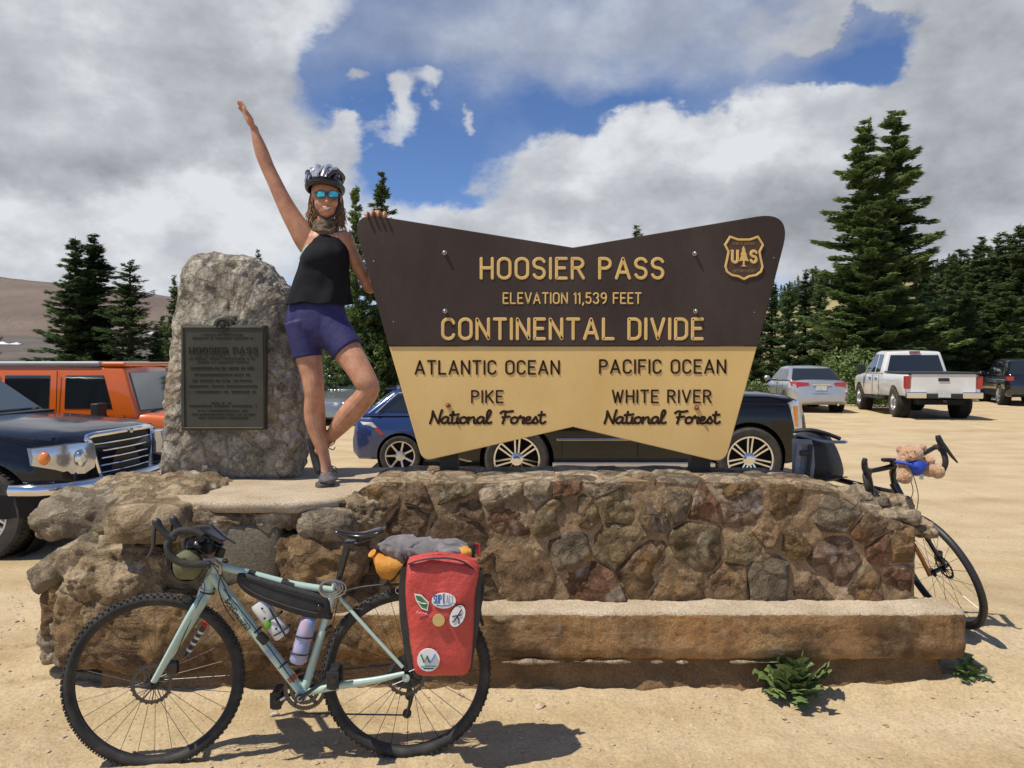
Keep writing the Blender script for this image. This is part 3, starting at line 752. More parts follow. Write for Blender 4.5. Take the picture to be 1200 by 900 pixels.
boulder(205, 580, 4.25, 62, 19, .3, 'bsand', 11.3, amp=.25, ridg=.3)
boulder(158, 570, 4.6, 38, 15, .25, 'sandy', 12.7, amp=.2)
boulder(245, 640, 3.98, 45, 35, .16, 'bbrown', 13.3, amp=.24)
boulder(230, 668, 3.97, 60, 26, .16, 'bsand', 14.3, amp=.18)
boulder(92, 740, 4.02, 32, 34, .2, 'bgrey', 15.2, 'pale broken lump at the left foot', amp=.3)
boulder(430, 600, 3.98, 34, 22, .13, 'bsand', 16.1, amp=.3, ridg=.4)
boulder(350, 600, 3.98, 40, 14, .14, 'bsand', 17.6, amp=.3, ridg=.4)
boulder(345, 640, 3.93, 18, 18, .10, 'sandy', 18.1, amp=.3)
boulder(110, 700, 4.02, 52, 40, .2, 'bbrown', 20.4, amp=.25)
rock('boulder_core', V((-1.75, 4.5, .42)), (.7, .5, .5), 33, ST['bbrown'], base_t, lev=4, amp=.1, boxy=.7)
# concrete slab under the monument stone
slab = [(-1.74, 3.9), (-1.62, 3.84), (-1.3, 3.79), (-1.08, 3.80), (-.92, 3.86), (-.80, 3.98), (-.66, 4.15), (-.6, 4.48), (-.62, 5.05), (-2.1, 5.05), (-2.05, 4.5), (-1.9, 4.1)]
b = bmesh.new(); NN = 90
c0 = V((-1.35, 4.4)); outl = []
pol = [V(p) for p in slab]
per = []
for a, b_ in zip(pol, pol[1:] + pol[:1]):
    k = max(1, int((b_ - a).length / .04)); per += [a + (b_ - a) * (i / k) for i in range(k)]
per = [p + (p - c0).normalized() * (.012 * fbm((p.x, p.y, 1), 7, 4)) for p in per]
mb = MB(); rings = []
for t, z in [(.01, .955), (.3, .955), (.6, .954), (.85, .953), (.96, .95), (.99, .945), (1.0, .93), (.995, .91), (.97, .89), (.6, .885)]:
    rings.append([V((*(c0 + (p - c0) * t), z + .004 * fbm((p.x * t, p.y * t, z * 5), 3, 5))) for p in per])
mb.loft(rings); b.free()
mb.build('concrete_slab', concp, base_t, smooth=True, angle=1.0)

# ================================================================== MONUMENT STONE
mon = thing('monument_stone', 'upright rough grey boulder with a dark bronze plaque, standing on the concrete slab', 'monument', (-1.7, 4.75, .95))
granite = stone_mat('granite', (.24, .21, .165), (.48, .43, .34), (.66, .60, .49), scale=6, bscale=22, bdist=.018, crack=.5, rnd=0, lo=.34, hi=.56, stretch=(1, 1, 1.0), grain=.5, gscale=70)
def add_lichen(m, col, sc_, lo, hi):
    t = m.node_tree; n = t.nodes; l = t.links; p = n['Principled BSDF']
    gq = n.new('ShaderNodeNewGeometry').outputs['Position']; a = n.new('ShaderNodeTexNoise'); a.inputs['Scale'].default_value = sc_; a.inputs['Detail'].default_value = 8
    mpn = n.new('ShaderNodeMapping'); mpn.inputs['Location'].default_value = (sc_, 3, 7); l.new(gq, mpn.inputs[0])
    l.new(mpn.outputs[0], a.inputs['Vector']); r = n.new('ShaderNodeMapRange'); l.new(a.outputs['Fac'], r.inputs['Value']); r.inputs['From Min'].default_value = lo; r.inputs['From Max'].default_value = hi
    mx = n.new('ShaderNodeMix'); mx.data_type = 'RGBA'; l.new(r.outputs[0], mx.inputs['Factor']); l.new(p.inputs['Base Color'].links[0].from_socket, mx.inputs[6]); mx.inputs[7].default_value = (*col, 1)
    l.new(mx.outputs[2], p.inputs['Base Color'])
add_lichen(granite, (.36, .26, .15), 3.3, .60, .74)
add_lichen(granite, (.5, .47, .42), 13, .58, .66)
add_lichen(granite, (.10, .09, .07), 9, .60, .70)
for k_, cc in (('brown', (.34, .2, .08)), ('olive', (.42, .36, .24)), ('red', (.45, .36, .28)), ('dark', (.2, .1, .05)), ('grey', (.3, .2, .1)), ('bbrown', (.42, .27, .13)), ('bsand', (.58, .48, .34)), ('bgrey', (.42, .33, .2)), ('ochre', (.2, .12, .05)), ('pink', (.55, .47, .4))):
    add_lichen(ST[k_], cc, 6.5, .56, .66)
add_lichen(conc, (.14, .085, .045), 2.4, .5, .62); add_lichen(conc, (.48, .36, .22), 7, .6, .68)
add_lichen(mortar, (.42, .33, .22), 8, .6, .68)
def add_stain(m, col, sv, lo, hi, k=1):
    t = m.node_tree; n = t.nodes; l = t.links; p = n['Principled BSDF']; gq = n.new('ShaderNodeNewGeometry').outputs['Position']
    mpn = n.new('ShaderNodeMapping'); mpn.inputs['Scale'].default_value = sv; l.new(gq, mpn.inputs[0]); a = n.new('ShaderNodeTexNoise'); a.inputs['Scale'].default_value = 1; a.inputs['Detail'].default_value = 9; a.inputs['Roughness'].default_value = .65
    l.new(mpn.outputs[0], a.inputs['Vector']); r = n.new('ShaderNodeMapRange'); l.new(a.outputs['Fac'], r.inputs['Value']); r.inputs['From Min'].default_value = lo; r.inputs['From Max'].default_value = hi; r.inputs['To Max'].default_value = k
    mx = n.new('ShaderNodeMix'); mx.data_type = 'RGBA'; l.new(r.outputs[0], mx.inputs['Factor']); l.new(p.inputs['Base Color'].links[0].from_socket, mx.inputs[6]); mx.inputs[7].default_value = (*col, 1)
    l.new(mx.outputs[2], p.inputs['Base Color'])
add_stain(conc, (.48, .24, .09), (2.1, 3, .5), .48, .66, .6); add_stain(conc, (.12, .075, .042), (3.3, 3, .35), .52, .66, .75); add_stain(conc, (.42, .31, .19), (9, 9, 9), .52, .68, .6)
add_stain(conc, (.55, .44, .30), (3.0, 3, 60), .62, .68, .6)
add_stain(mortar, (.13, .085, .05), (5, 5, 5), .5, .66, .6)
YM = 4.55
ol = [(187,560),(188,530),(191,495),(193,460),(197,425),(201,390),(205,355),(210,325),(217,306),(232,297),(252,295),(275,297),(294,301),(308,312),(320,325),(329,338),(334,356),(340,385),(344,420),(349,455),(353,490),(353,520),(348,545),(342,562),(300,566),(245,566)]
op = [pt(a, b_, YM) for a, b_ in ol]
op = spline([*op, op[0]], 5)[:-1]; nO = len(op)
cm_ = V((sum(p.x for p in op) / nO, 0, sum(p.z for p in op) / nO)); rings = []
zmin = .94
for (t, y) in [(.02, 4.46), (.25, 4.462), (.5, 4.466), (.7, 4.475), (.84, 4.49), (.93, 4.515), (.98, 4.55), (1.0, 4.60), (1.0, 4.68), (.985, 4.78), (.95, 4.87), (.88, 4.93), (.6, 4.97), (.02, 4.99)]:
    ring = []
    for k, p in enumerate(op):
        # cleaved planes: the right shoulder falls back
        q = V((cm_.x + (p.x - cm_.x) * t, y, cm_.z + (p.z - cm_.z) * t))
        sh = max(0, (q.x - (-1.40)) * .9 + (q.z - 1.75) * .35)
        q.y += sh * .55 * (1 if t < .99 else .4)
        d = (p - cm_); d.y = 0; d = d.normalized() * (min(1, t * 1.2)); dn_ = V((d.x, -.8 if t < .98 else (.7 if y > 4.8 else 0), d.z)).normalized()
        pla = -1.92 < q.x < -1.44 and 1.2 < q.z < 1.92 and y < 4.5
        a_ = (.012 * (noise.ridged_multi_fractal(q * 2.3, 1.0, 2.1, 4, 1, 2) - 1.1) + .020 * fbm(V((q.x + q.z * .6, q.y, q.z - q.x * .4)), 5, 6, .75)) * (.25 if pla else 1)
        q += dn_ * a_; q.z = max(q.z, zmin)
        ring.append(q)
    rings.append(ring)
mb = MB(); mb.loft(rings); o = mb.build('standing_stone', granite, mon, smooth=True, angle=9)
ssm = o.modifiers.new('subsurf', 'SUBSURF'); ssm.levels = 2; ssm.render_levels = 2; ssm.subdivision_type = 'SIMPLE'
tx = bpy.data.textures.new('rock_relief', 'MUSGRAVE'); tx.noise_scale = .045; tx.octaves = 6; tx.noise_intensity = 1
dm = o.modifiers.new('relief', 'DISPLACE'); dm.texture = tx; dm.strength = .007; dm.mid_level = .3; dm.texture_coords = 'LOCAL'
# bronze plaque
bronze = mat('bronze', (.052, .052, .036), (.075, .074, .052), (.04, .042, .032), scale=6, rough=.62, metal=.35, bump=.3, bscale=90, bdist=.003)
bronzed = mat('bronze_dark', (.028, .028, .02), rough=.6, metal=.3)
YP = 4.405
pl = MB()
a, b_, c, d = pt(212, 381, YP), pt(310, 381, YP), pt(310, 504, YP), pt(212, 504, YP)
arc_c = pt(261, 384, YP); arcr = .055
poly = [d, c, b_, V((arc_c.x + arcr, YP, a.z))] + [V((arc_c.x + arcr * math.cos(t * PI / 8), YP, a.z + arcr * .85 * math.sin(t * PI / 8))) for t in range(1, 8)] + [V((arc_c.x - arcr, YP, a.z)), a]
pl.prism([V((p.x, YP, p.z)) for p in poly], (0, .14, 0))
plq = pl.build('plaque', bronze, mon); mod_bevel(plq, .004)
fr = MB(); z0, z1, x0, x1 = d.z + .012, a.z - .012, a.x + .012, b_.x - .012
for s_ in [((x0, z0), (x1, z0)), ((x0, z1), (x1, z1)), ((x0, z0), (x0, z1)), ((x1, z0), (x1, z1))]:
    fr.tube([V((s_[0][0], YP - .002, s_[0][1])), V((s_[1][0], YP - .002, s_[1][1]))], .0045, 6)
fr.build('raised_border', bronze, plq, smooth=True)
em = MB(); em.lathe(V((arc_c.x, YP - .001, a.z - .0)), (0, -1, 0), [(.038, 0), (.038, .005), (.032, .007), (.030, .003), (.018, .003), (.014, .008), (.004, .01)], 28)
em.build('medallion', bronzed, plq, smooth=True)
# ================================================================== STROKE LETTERING
def arc(cx, cy, rx, ry, a0, a1, n=9):
    return [(cx + rx * math.cos(R(a0 + (a1 - a0) * i / n)), cy + ry * math.sin(R(a0 + (a1 - a0) * i / n))) for i in range(n + 1)]
W_ = .46
GL = {
 'A': (.54, [[(0, 0), (.27, 1), (.54, 0)], [(.09, .30), (.45, .30)]]),
 'C': (.46, [arc(.23, .75, .23, .25, 12, 180) + arc(.23, .25, .23, .25, 180, 348)]),
 'D': (.46, [[(0, 0), (0, 1), (.2, 1)] + arc(.22, .74, .24, .26, 90, 0) + arc(.22, .26, .24, .26, 0, -90) + [(0, 0)]]),
 'E': (.40, [[(.40, 1), (0, 1), (0, 0), (.40, 0)], [(0, .52), (.33, .52)]]),
 'F': (.40, [[(.40, 1), (0, 1), (0, 0)], [(0, .52), (.33, .52)]]),
 'H': (.46, [[(0, 0), (0, 1)], [(.46, 0), (.46, 1)], [(0, .52), (.46, .52)]]),
 'I': (.0, [[(0, 0), (0, 1)]]),
 'K': (.46, [[(0, 0), (0, 1)], [(.45, 1), (0, .38)], [(.14, .56), (.47, 0)]]),
 'L': (.40, [[(0, 1), (0, 0), (.40, 0)]]),
 'N': (.48, [[(0, 0), (0, 1), (.48, 0), (.48, 1)]]),
 'M': (.56, [[(0, 0), (0, 1), (.28, .35), (.56, 1), (.56, 0)]]),
 'O': (.48, [arc(.24, .75, .24, .25, 0, 180) + arc(.24, .25, .24, .25, 180, 360) + [(.48, .75)]]),
 'P': (.44, [[(0, 0), (0, 1), (.2, 1)] + arc(.2, .75, .24, .25, 90, -90) + [(0, .5)]]),
 'R': (.46, [[(0, 0), (0, 1), (.2, 1)] + arc(.2, .76, .24, .24, 90, -90) + [(0, .52)], [(.22, .5), (.46, 0)]]),
 'S': (.44, [arc(.22, .76, .22, .24, 20, 270) + arc(.22, .26, .22, .26, 90, -160)]),
 'T': (.46, [[(0, 1), (.46, 1)], [(.23, 1), (.23, 0)]]),
 'U': (.46, [[(0, 1), (0, .25)] + arc(.23, .24, .23, .24, 180, 360) + [(.46, 1)]]),
 'V': (.50, [[(0, 1), (.25, 0), (.50, 1)]]),
 'W': (.66, [[(0, 1), (.17, 0), (.33, .85), (.49, 0), (.66, 1)]]),
 'Z': (.44, [[(0, 1), (.44, 1), (0, 0), (.44, 0)]]),
 '1': (.12, [[(-.02, .86), (.1, 1), (.1, 0)]]),
 '3': (.42, [arc(.2, .76, .21, .24, 160, -70) + arc(.2, .26, .22, .26, 70, -160)]),
 '5': (.42, [[(.38, 1), (.04, 1), (.02, .56)] + arc(.2, .32, .22, .32, 130, -150)]),
 '9': (.44, [arc(.22, .74, .22, .26, 0, 360) + arc(.12, .62, .32, .62, 0, -80)]),
 ',': (.05, [[(.05, .03), (.0, -.17)]]),
}
def sp2(pts, per=5): return [(p.x, p.y) for p in spline([V((a, b, 0)) for a, b in pts], per)]
SCR = {  # brush script, x-height about .5
 'N': (.50, [[(0, 0), (.08, .5), (.10, 1.0)], sp2([(.10, 1.0), (.2, .6), (.36, .06), (.40, .02)]), sp2([(.40, .02), (.43, .5), (.50, 1.02), (.52, 1.08)])]),
 'a': (.40, [sp2([(.33, .46), (.2, .54), (.05, .36), (.03, .12), (.14, 0), (.28, .18), (.33, .46)]), sp2([(.33, .46), (.31, .12), (.37, .0), (.50, .1)])]),
 't': (.26, [sp2([(.14, .95), (.10, .4), (.12, .05), (.22, 0), (.34, .12)]), [(0, .68), (.30, .72)]]),
 'i': (.18, [sp2([(.10, .5), (.07, .15), (.12, 0), (.26, .1)]), [(.12, .74), (.125, .76)]]),
 'o': (.36, [sp2([(.2, .52), (.05, .4), (.03, .1), (.16, 0), (.32, .16), (.3, .42), (.2, .52), (.34, .44), (.46, .46)])]),
 'n': (.42, [[(.06, .5), (.04, 0)], sp2([(.05, .2), (.16, .44), (.28, .5), (.32, .34), (.31, .1), (.37, 0), (.5, .1)])]),
 'l': (.26, [sp2([(.0, .1), (.16, .55), (.24, .95), (.16, 1.08), (.08, .8), (.08, .2), (.16, 0), (.28, .08)])]),
 'F': (.46, [sp2([(-.04, .86), (.1, 1.0), (.3, .96), (.54, 1.02)]), sp2([(.20, .97), (.17, .5), (.08, .0)]), [(.06, .5), (.40, .56)]]),
 'r': (.32, [sp2([(.0, .42), (.1, .6), (.14, .48), (.28, .46), (.22, .2), (.24, .0), (.38, .1)])]),
 'e': (.34, [sp2([(.04, .2), (.22, .3), (.24, .5), (.1, .48), (.03, .22), (.1, .0), (.26, .02), (.40, .14)])]),
 's': (.30, [sp2([(.0, .1), (.16, .52), (.2, .4), (.28, .16), (.18, 0), (.02, .06)])]),
}
def stroke_mesh(mb, pts, place, r, depth, h0=0):
    """pts in letter units; place(x,y,h) -> world; r, depth in metres via place units"""
    P = [V((a, b)) for a, b in pts]; Q = [P[0]]
    for p in P[1:]:
        if (p - Q[-1]).length > 1e-4: Q.append(p)
    if len(Q) < 2: Q.append(Q[0] + V((.01, 0)))
    secs = []; t0 = (Q[1] - Q[0]).normalized(); t1 = (Q[-1] - Q[-2]).normalized()
    for a in (75, 50, 25): secs.append((Q[0] - t0 * r * math.sin(R(a)), t0, math.cos(R(a))))
    for i, p in enumerate(Q):
        if i == 0: secs.append((p, t0, 1)); continue
        if i == len(Q) - 1: secs.append((p, t1, 1)); continue
        a = (p - Q[i - 1]).normalized(); b = (Q[i + 1] - p).normalized(); cs = a.dot(b)
        if cs > .75: secs.append((p, (a + b).normalized(), 1 / max(.6, math.sqrt((1 + cs) / 2))))
        else:
            secs.append((p - a * .001, a, 1))
            for k in range(1, 4):
                m = a.lerp(b, k / 4)
                if m.length < .1: m = V((-a.y, a.x))
                secs.append((p, m.normalized(), 1))
            secs.append((p + b * .001, b, 1))
    for a in (25, 50, 75): secs.append((Q[-1] + t1 * r * math.sin(R(a)), t1, math.cos(R(a))))
    prof = [(-1, 0), (-.97, .6), (-.72, 1), (.72, 1), (.97, .6), (1, 0)]
    vs = []
    for p, t, k in secs:
        n_ = V((-t.y, t.x))
        for (a, h) in prof:
            q = p + n_ * (a * r * k); vs.append(place(q.x, q.y, h * depth * (.55 + .45 * k) + h0))
    m = len(prof); fs = [(i * m + j, i * m + j + 1, (i + 1) * m + j + 1, (i + 1) * m + j) for i in range(len(secs) - 1) for j in range(m - 1)]
    fs += [tuple(range(m)), tuple((len(secs) - 1) * m + j for j in range(m))]
    mb.add(vs, fs)
def lay(text, glyphs, gap, space, kern={}):
    x = 0; out = []
    for ch in text:
        if ch == ' ': x += space; continue
        w0, st = glyphs[ch]; out.append((ch, x, st)); x += w0 + gap
    return out, x - gap
def text_line(text, x0, x1, z0, z1, Yf, m, parent, r=.085, depth=.008, glyphs=GL, gap=.25, space=.42, name='letter', whole=False, slant=0, h0=0):
    items, wd = lay(text, glyphs, gap, space); H = z1 - z0; sx = (x1 - x0) / wd
    rr = r
    acc = MB()
    for ch, xo, st in items:
        mb = acc if whole else MB()
        for k, s_ in enumerate(st):
            stroke_mesh(mb, [((a + xo) * sx / H + b * slant, b) for a, b in s_], lambda x, y, h: V((x0 + x * H, Yf - h, z0 + y * H)), rr, depth + .0004 * k, h0)
        if not whole: mb.build(name, m, parent, fix=False)
    if whole: return acc.build(name, m, parent, fix=False)

# ================================================================== SIGN
YS = 4.20
sign = thing('welcome_sign', 'large brown and yellow butterfly-shaped pass sign standing on the stone base', 'sign', (.33, 4.24, 1.0))
brown = mat('brown_sign_paint', (.034, .021, .017), (.044, .028, .022), scale=3, rough=.7, bump=.15, bscale=120, bdist=.002, spec=.4)
yellow = mat('yellow_sign_paint', (.70, .47, .17), (.76, .53, .21), scale=2.5, rough=.55, bump=.15, bscale=120, bdist=.002, spec=.4)
add_stain(brown, (.10, .075, .062), (2.5, 3, .9), .45, .8, .45); add_stain(yellow, (.52, .34, .13), (3, 3, .8), .5, .8, .4); add_stain(yellow, (.40, .27, .12), (30, 3, 22), .66, .74, .5); add_stain(brown, (.12, .09, .075), (34, 3, 26), .66, .74, .4)
ylet = mat('yellow_letter_paint', (.74, .50, .17), (.68, .44, .14), scale=9, rough=.5)
blet = mat('brown_letter_paint', (.028, .013, .008), (.040, .019, .011), scale=12, rough=.75, spec=.2)
def S(px, py, Y=YS): return pt(px, py, Y)
def rounded(pts, rads, n=7):
    out = []
    for i, p in enumerate(pts):
        r = rads[i]
        if r == 0: out.append(V(p)); continue
        a = V(pts[i - 1]) - V(p); b = V(pts[(i + 1) % len(pts)]) - V(p); a.normalize(); b.normalize()
        ang = a.angle(b); d = r / math.tan(ang / 2); p0 = V(p) + a * d; p1 = V(p) + b * d
        for k in range(n + 1):
            t = k / n; out.append((1 - t) ** 2 * p0 + 2 * t * (1 - t) * V(p) + t * t * p1)
    return out
bw = [S(455.5, 405.5), S(411, 248), S(671.6, 290), S(929, 246.5), S(888, 405.5)]
bw = rounded([(p.x, p.z) for p in bw], [0, .10, 0, .13, 0], 10)
mb = MB(); mb.prism([V((p.x, YS, p.y)) for p in bw], (0, .055, 0)); o = mb.build('brown_board', brown, sign); mod_bevel(o, .004, 2, R(60))
yw = [S(887.8, 405.8), S(850, 543), S(671.6, 500.5), S(495, 541), S(455.6, 405.8)]
yw = rounded([(p.x, p.z) for p in yw], [0, .075, 0, .06, 0], 8)
mb = MB(); mb.prism([V((p.x, YS + .007, p.y)) for p in yw], (0, .045, 0)); o = mb.build('yellow_board', yellow, sign); mod_bevel(o, .004, 2, R(60))
postm = mat('post_paint', (.02, .017, .015), (.03, .025, .022), scale=10, rough=.6)
for px in (527, 819):
    q = pt(px, 500, YS + .12); mb = MB(); mb.box((q.x, YS + .11, 1.0), (.105, .10, 1.1 if px == 527 else 1.1)); mb.box((q.x, YS + .11, 1.5), (.10, .098, .9))
    mod_bevel(mb.build('post', postm, sign), .004)
boltm = mat('steel_bolt', (.45, .43, .40), rough=.35, metal=.9); boltr = mat('rusty_bolt', (.2, .07, .03), (.33, .13, .05), scale=60, rough=.6, metal=.4)
for (px, py, m) in [(521, 296, boltm), (521.5, 364.5, boltm), (814, 297, boltm), (815, 364.5, boltm), (525, 475, boltr), (816.5, 478, boltr)]:
    q = S(px, py); mb = MB(); mb.lathe((q.x, YS + .006, q.z), (0, -1, 0), [(.013, 0), (.013, .008), (.0095, .009), (.0095, .02), (.006, .026), (.001, .028)], 14); mb.build('bolt', m, sign, smooth=True)
for (px, py) in [(438, 306), (461, 377), (907, 302), (884, 366)]:
    q = S(px, py); mb = MB(); mb.lathe((q.x, YS + .003, q.z), (0, -1, 0), [(.0035, 0), (.0035, .004), (.001, .005)], 8); mb.build('screw', boltm, sign)
def line(text, x0, x1, yt, yb, Yf, m, r, dep, **k):
    a, b = S(x0, yb, Yf), S(x1, yt, Yf); text_line(text, a.x, b.x, a.z, b.z, Yf, m, sign, r, dep, **k)
line('HOOSIER PASS', 564, 777, 303, 326, YS, ylet, .078, .003)
line('ELEVATION 11,539 FEET', 590, 751, 343.5, 355.5, YS, ylet, .072, .003, gap=.24, space=.4)
line('CONTINENTAL DIVIDE', 519, 823, 374, 397, YS, ylet, .082, .003)
YL = YS + .007
line('ATLANTIC OCEAN', 487, 655, 423, 438, YL, blet, .078, .0035)
line('PACIFIC OCEAN', 703, 850, 422, 437, YL, blet, .078, .0035)
line('PIKE', 553, 589, 458, 471.5, YL, blet, .078, .0035)
line('WHITE RIVER', 718, 833, 457.5, 471.5, YL, blet, .078, .0035)
for xo in (504, 708.5):
    for word, a0, a1 in (('National', xo, xo + 71), ('Forest', xo + 83, xo + 133)):
        a, b = S(a0, 496, YL), S(a1, 482, YL)
        text_line(word, a.x, b.x, a.z, b.z, YL, blet, sign, .105, .0022, glyphs=SCR, gap=.0, name='script_word', whole=True, slant=.05)
# shield emblem
def shp(zx, zy): return (840 + zx / 13.85, 270 + zy / 13.85)
half = [(440,152),(340,150),(215,105),(133,238),(190,350),(175,430),(140,590),(165,670),(240,725),(350,745),(440,792)]
outl = [shp(a, b) for a, b in half] + [shp(880 - a, b) for a, b in reversed(half[1:-1])]
def sp_place(pts, r, dep, mb):
    stroke_mesh(mb, [(a, -b) for a, b in pts], lambda x, y, h: S(x, -y, YS) + V((0, -h, 0)), r, dep)
mb = MB(); poly = [S(a, b, YS - .002) for a, b in outl]; c = sum(poly, V((0, 0, 0))) / len(poly)
mb.prism(poly, (0, .004, 0)); sh = mb.build('shield', mat('shield_brown', (.075, .04, .02), rough=.5), sign)
mb = MB(); sp_place(outl + [outl[0]], 1.25, .006, mb); mb.build('shield_border', ylet, sh, fix=False)
tri = [(435,250),(405,320),(420,320),(385,400),(402,400),(360,500),(425,490),(425,565),(390,585),(490,585),(452,565),(452,490),(520,500),(478,400),(492,400),(455,320),(468,320)]
mb = MB(); mb.prism([S(*shp(a, b), YS - .006) for a, b in tri], (0, .005, 0)); mb.build('tree_emblem', ylet, sh)
for ch, x0, x1 in (('U', 250, 335), ('S', 550, 640)):
    a, b = S(*shp(x0, 520), YS), S(*shp(x1, 335), YS)
    text_line(ch, a.x, b.x, a.z, b.z, YS - .002, ylet, sh, .12, .005, name='emblem_letter')
    if ch == 'U':
        for xx in (235, 335):
            mb = MB(); sp_place([shp(xx - 18, 328), shp(xx + 18, 328)], .55, .007, mb); mb.build('emblem_serif', ylet, sh, fix=False)
dim = mat('dim_emblem_paint', (.22, .14, .06), rough=.6)
for text, cx, yy0, rad in (('FOREST SERVICE', 440, 215, 1), ('DEPARTMENT', 440, 660, -1)):
    t2 = text.replace('M', 'M')
    a, b = S(*shp(265, yy0 + 22), YS), S(*shp(615, yy0 - 22), YS)
    text_line(t2, a.x, b.x, a.z, b.z, YS - .002, dim, sh, .09, .002, name='emblem_text', whole=True)
# plaque lettering (only the heading can be read in the photograph; the rest is small worn lines)
plt = bronzed
a, b = pt(222, 414, YP), pt(301, 407, YP)
text_line('HOOSIER PASS', a.x, b.x, a.z, b.z, YP - .001, plt, plq, .1, .004, name='plaque_heading', whole=True, h0=.0)
rng = random.Random(2); mb = MB()
for (yy, x0, x1, hh) in [(392, 236, 285, 1.6), (396, 226, 296, 2), (420, 222, 299, 2), (424, 232, 292, 1.6), (431.5, 224, 297, 3.6), (439, 228, 293, 2.6), (446, 226, 295, 2.6), (452.5, 222, 301, 2.4), (459, 222, 301, 2.6), (472, 248, 272, 1.6), (475.5, 222, 301, 2.2), (481, 232, 290, 1.8), (485.5, 224, 299, 2), (489.5, 233, 290, 1.8)]:
    x = x0
    while x < x1:
        wdt = rng.uniform(.7, 1.5)
        if rng.random() > .14:
            q = pt(x, yy, YP - .001); mb.box((q.x, YP - .001, q.z), (wdt * .0042, .003, hh * .0040))
        x += wdt + .55
tag(mb.build('worn_small_text', plt, plq, fix=False), kind='stuff')
# ================================================================== VEHICLES
glass = mat('car_glass', (.012, .015, .016), rough=.04, spec=.9, coat=.6)
glassl = mat('windscreen_glass', (.035, .055, .05), rough=.03, spec=1.0, coat=1)
rubber = mat('tyre_rubber', (.022, .021, .02), (.06, .052, .042), scale=9, rough=.85, bump=.3, bscale=70, bdist=.004)
blackp = mat('black_plastic', (.018, .018, .019), (.028, .027, .026), scale=6, rough=.6)
wellm = mat('wheel_well', (.008, .008, .008), rough=.9)
chrome = mat('chrome', (.75, .76, .78), rough=.09, metal=1)
alloy = mat('alloy', (.55, .55, .56), (.62, .62, .63), scale=4, rough=.3, metal=.85)
redl = mat('red_lamp', (.45, .015, .015), (.30, .01, .01), scale=30, rough=.12, coat=1)
clearl = mat('clear_lamp', (.50, .52, .54), (.66, .68, .70), scale=5, rough=.16, metal=.7, coat=1)
ambl = mat('amber_lamp', (.75, .22, .02), rough=.15, coat=1)
platem = mat('licence_plate', (.35, .40, .38), (.7, .72, .7), scale=40, rough=.4)
def paint(nm, c, dust=(.30, .24, .16), k=.5, metal=.2, rough=.22):
    m = mat(nm, c, tuple(a * .9 for a in c), scale=3, rough=rough, metal=metal, coat=(.45 if max(c) < .02 else 1), spec=(.3 if max(c) < .02 else .5))
    t = m.node_tree; n = t.nodes; l = t.links; p = n['Principled BSDF']
    ge = n.new('ShaderNodeNewGeometry').outputs['Position']; sx = n.new('ShaderNodeSeparateXYZ'); l.new(ge, sx.inputs[0])
    no = n.new('ShaderNodeTexNoise'); no.inputs['Scale'].default_value = 3; no.inputs['Detail'].default_value = 8; l.new(ge, no.inputs['Vector'])
    mr = n.new('ShaderNodeMapRange'); l.new(sx.outputs['Z'], mr.inputs['Value']); mr.inputs['From Min'].default_value = .75; mr.inputs['From Max'].default_value = .15
    mu = n.new('ShaderNodeMath'); mu.operation = 'MULTIPLY'; l.new(mr.outputs[0], mu.inputs[0]); l.new(no.outputs['Fac'], mu.inputs[1])
    m2 = n.new('ShaderNodeMath'); m2.operation = 'MULTIPLY_ADD'; m2.use_clamp = True; l.new(mu.outputs[0], m2.inputs[0]); m2.inputs[1].default_value = k; m2.inputs[2].default_value = .004
    mx = n.new('ShaderNodeMix'); mx.data_type = 'RGBA'; l.new(m2.outputs[0], mx.inputs['Factor']); l.new(p.inputs['Base Color'].links[0].from_socket, mx.inputs[6]); mx.inputs[7].default_value = (*dust, 1)
    l.new(mx.outputs[2], p.inputs['Base Color'])
    return m
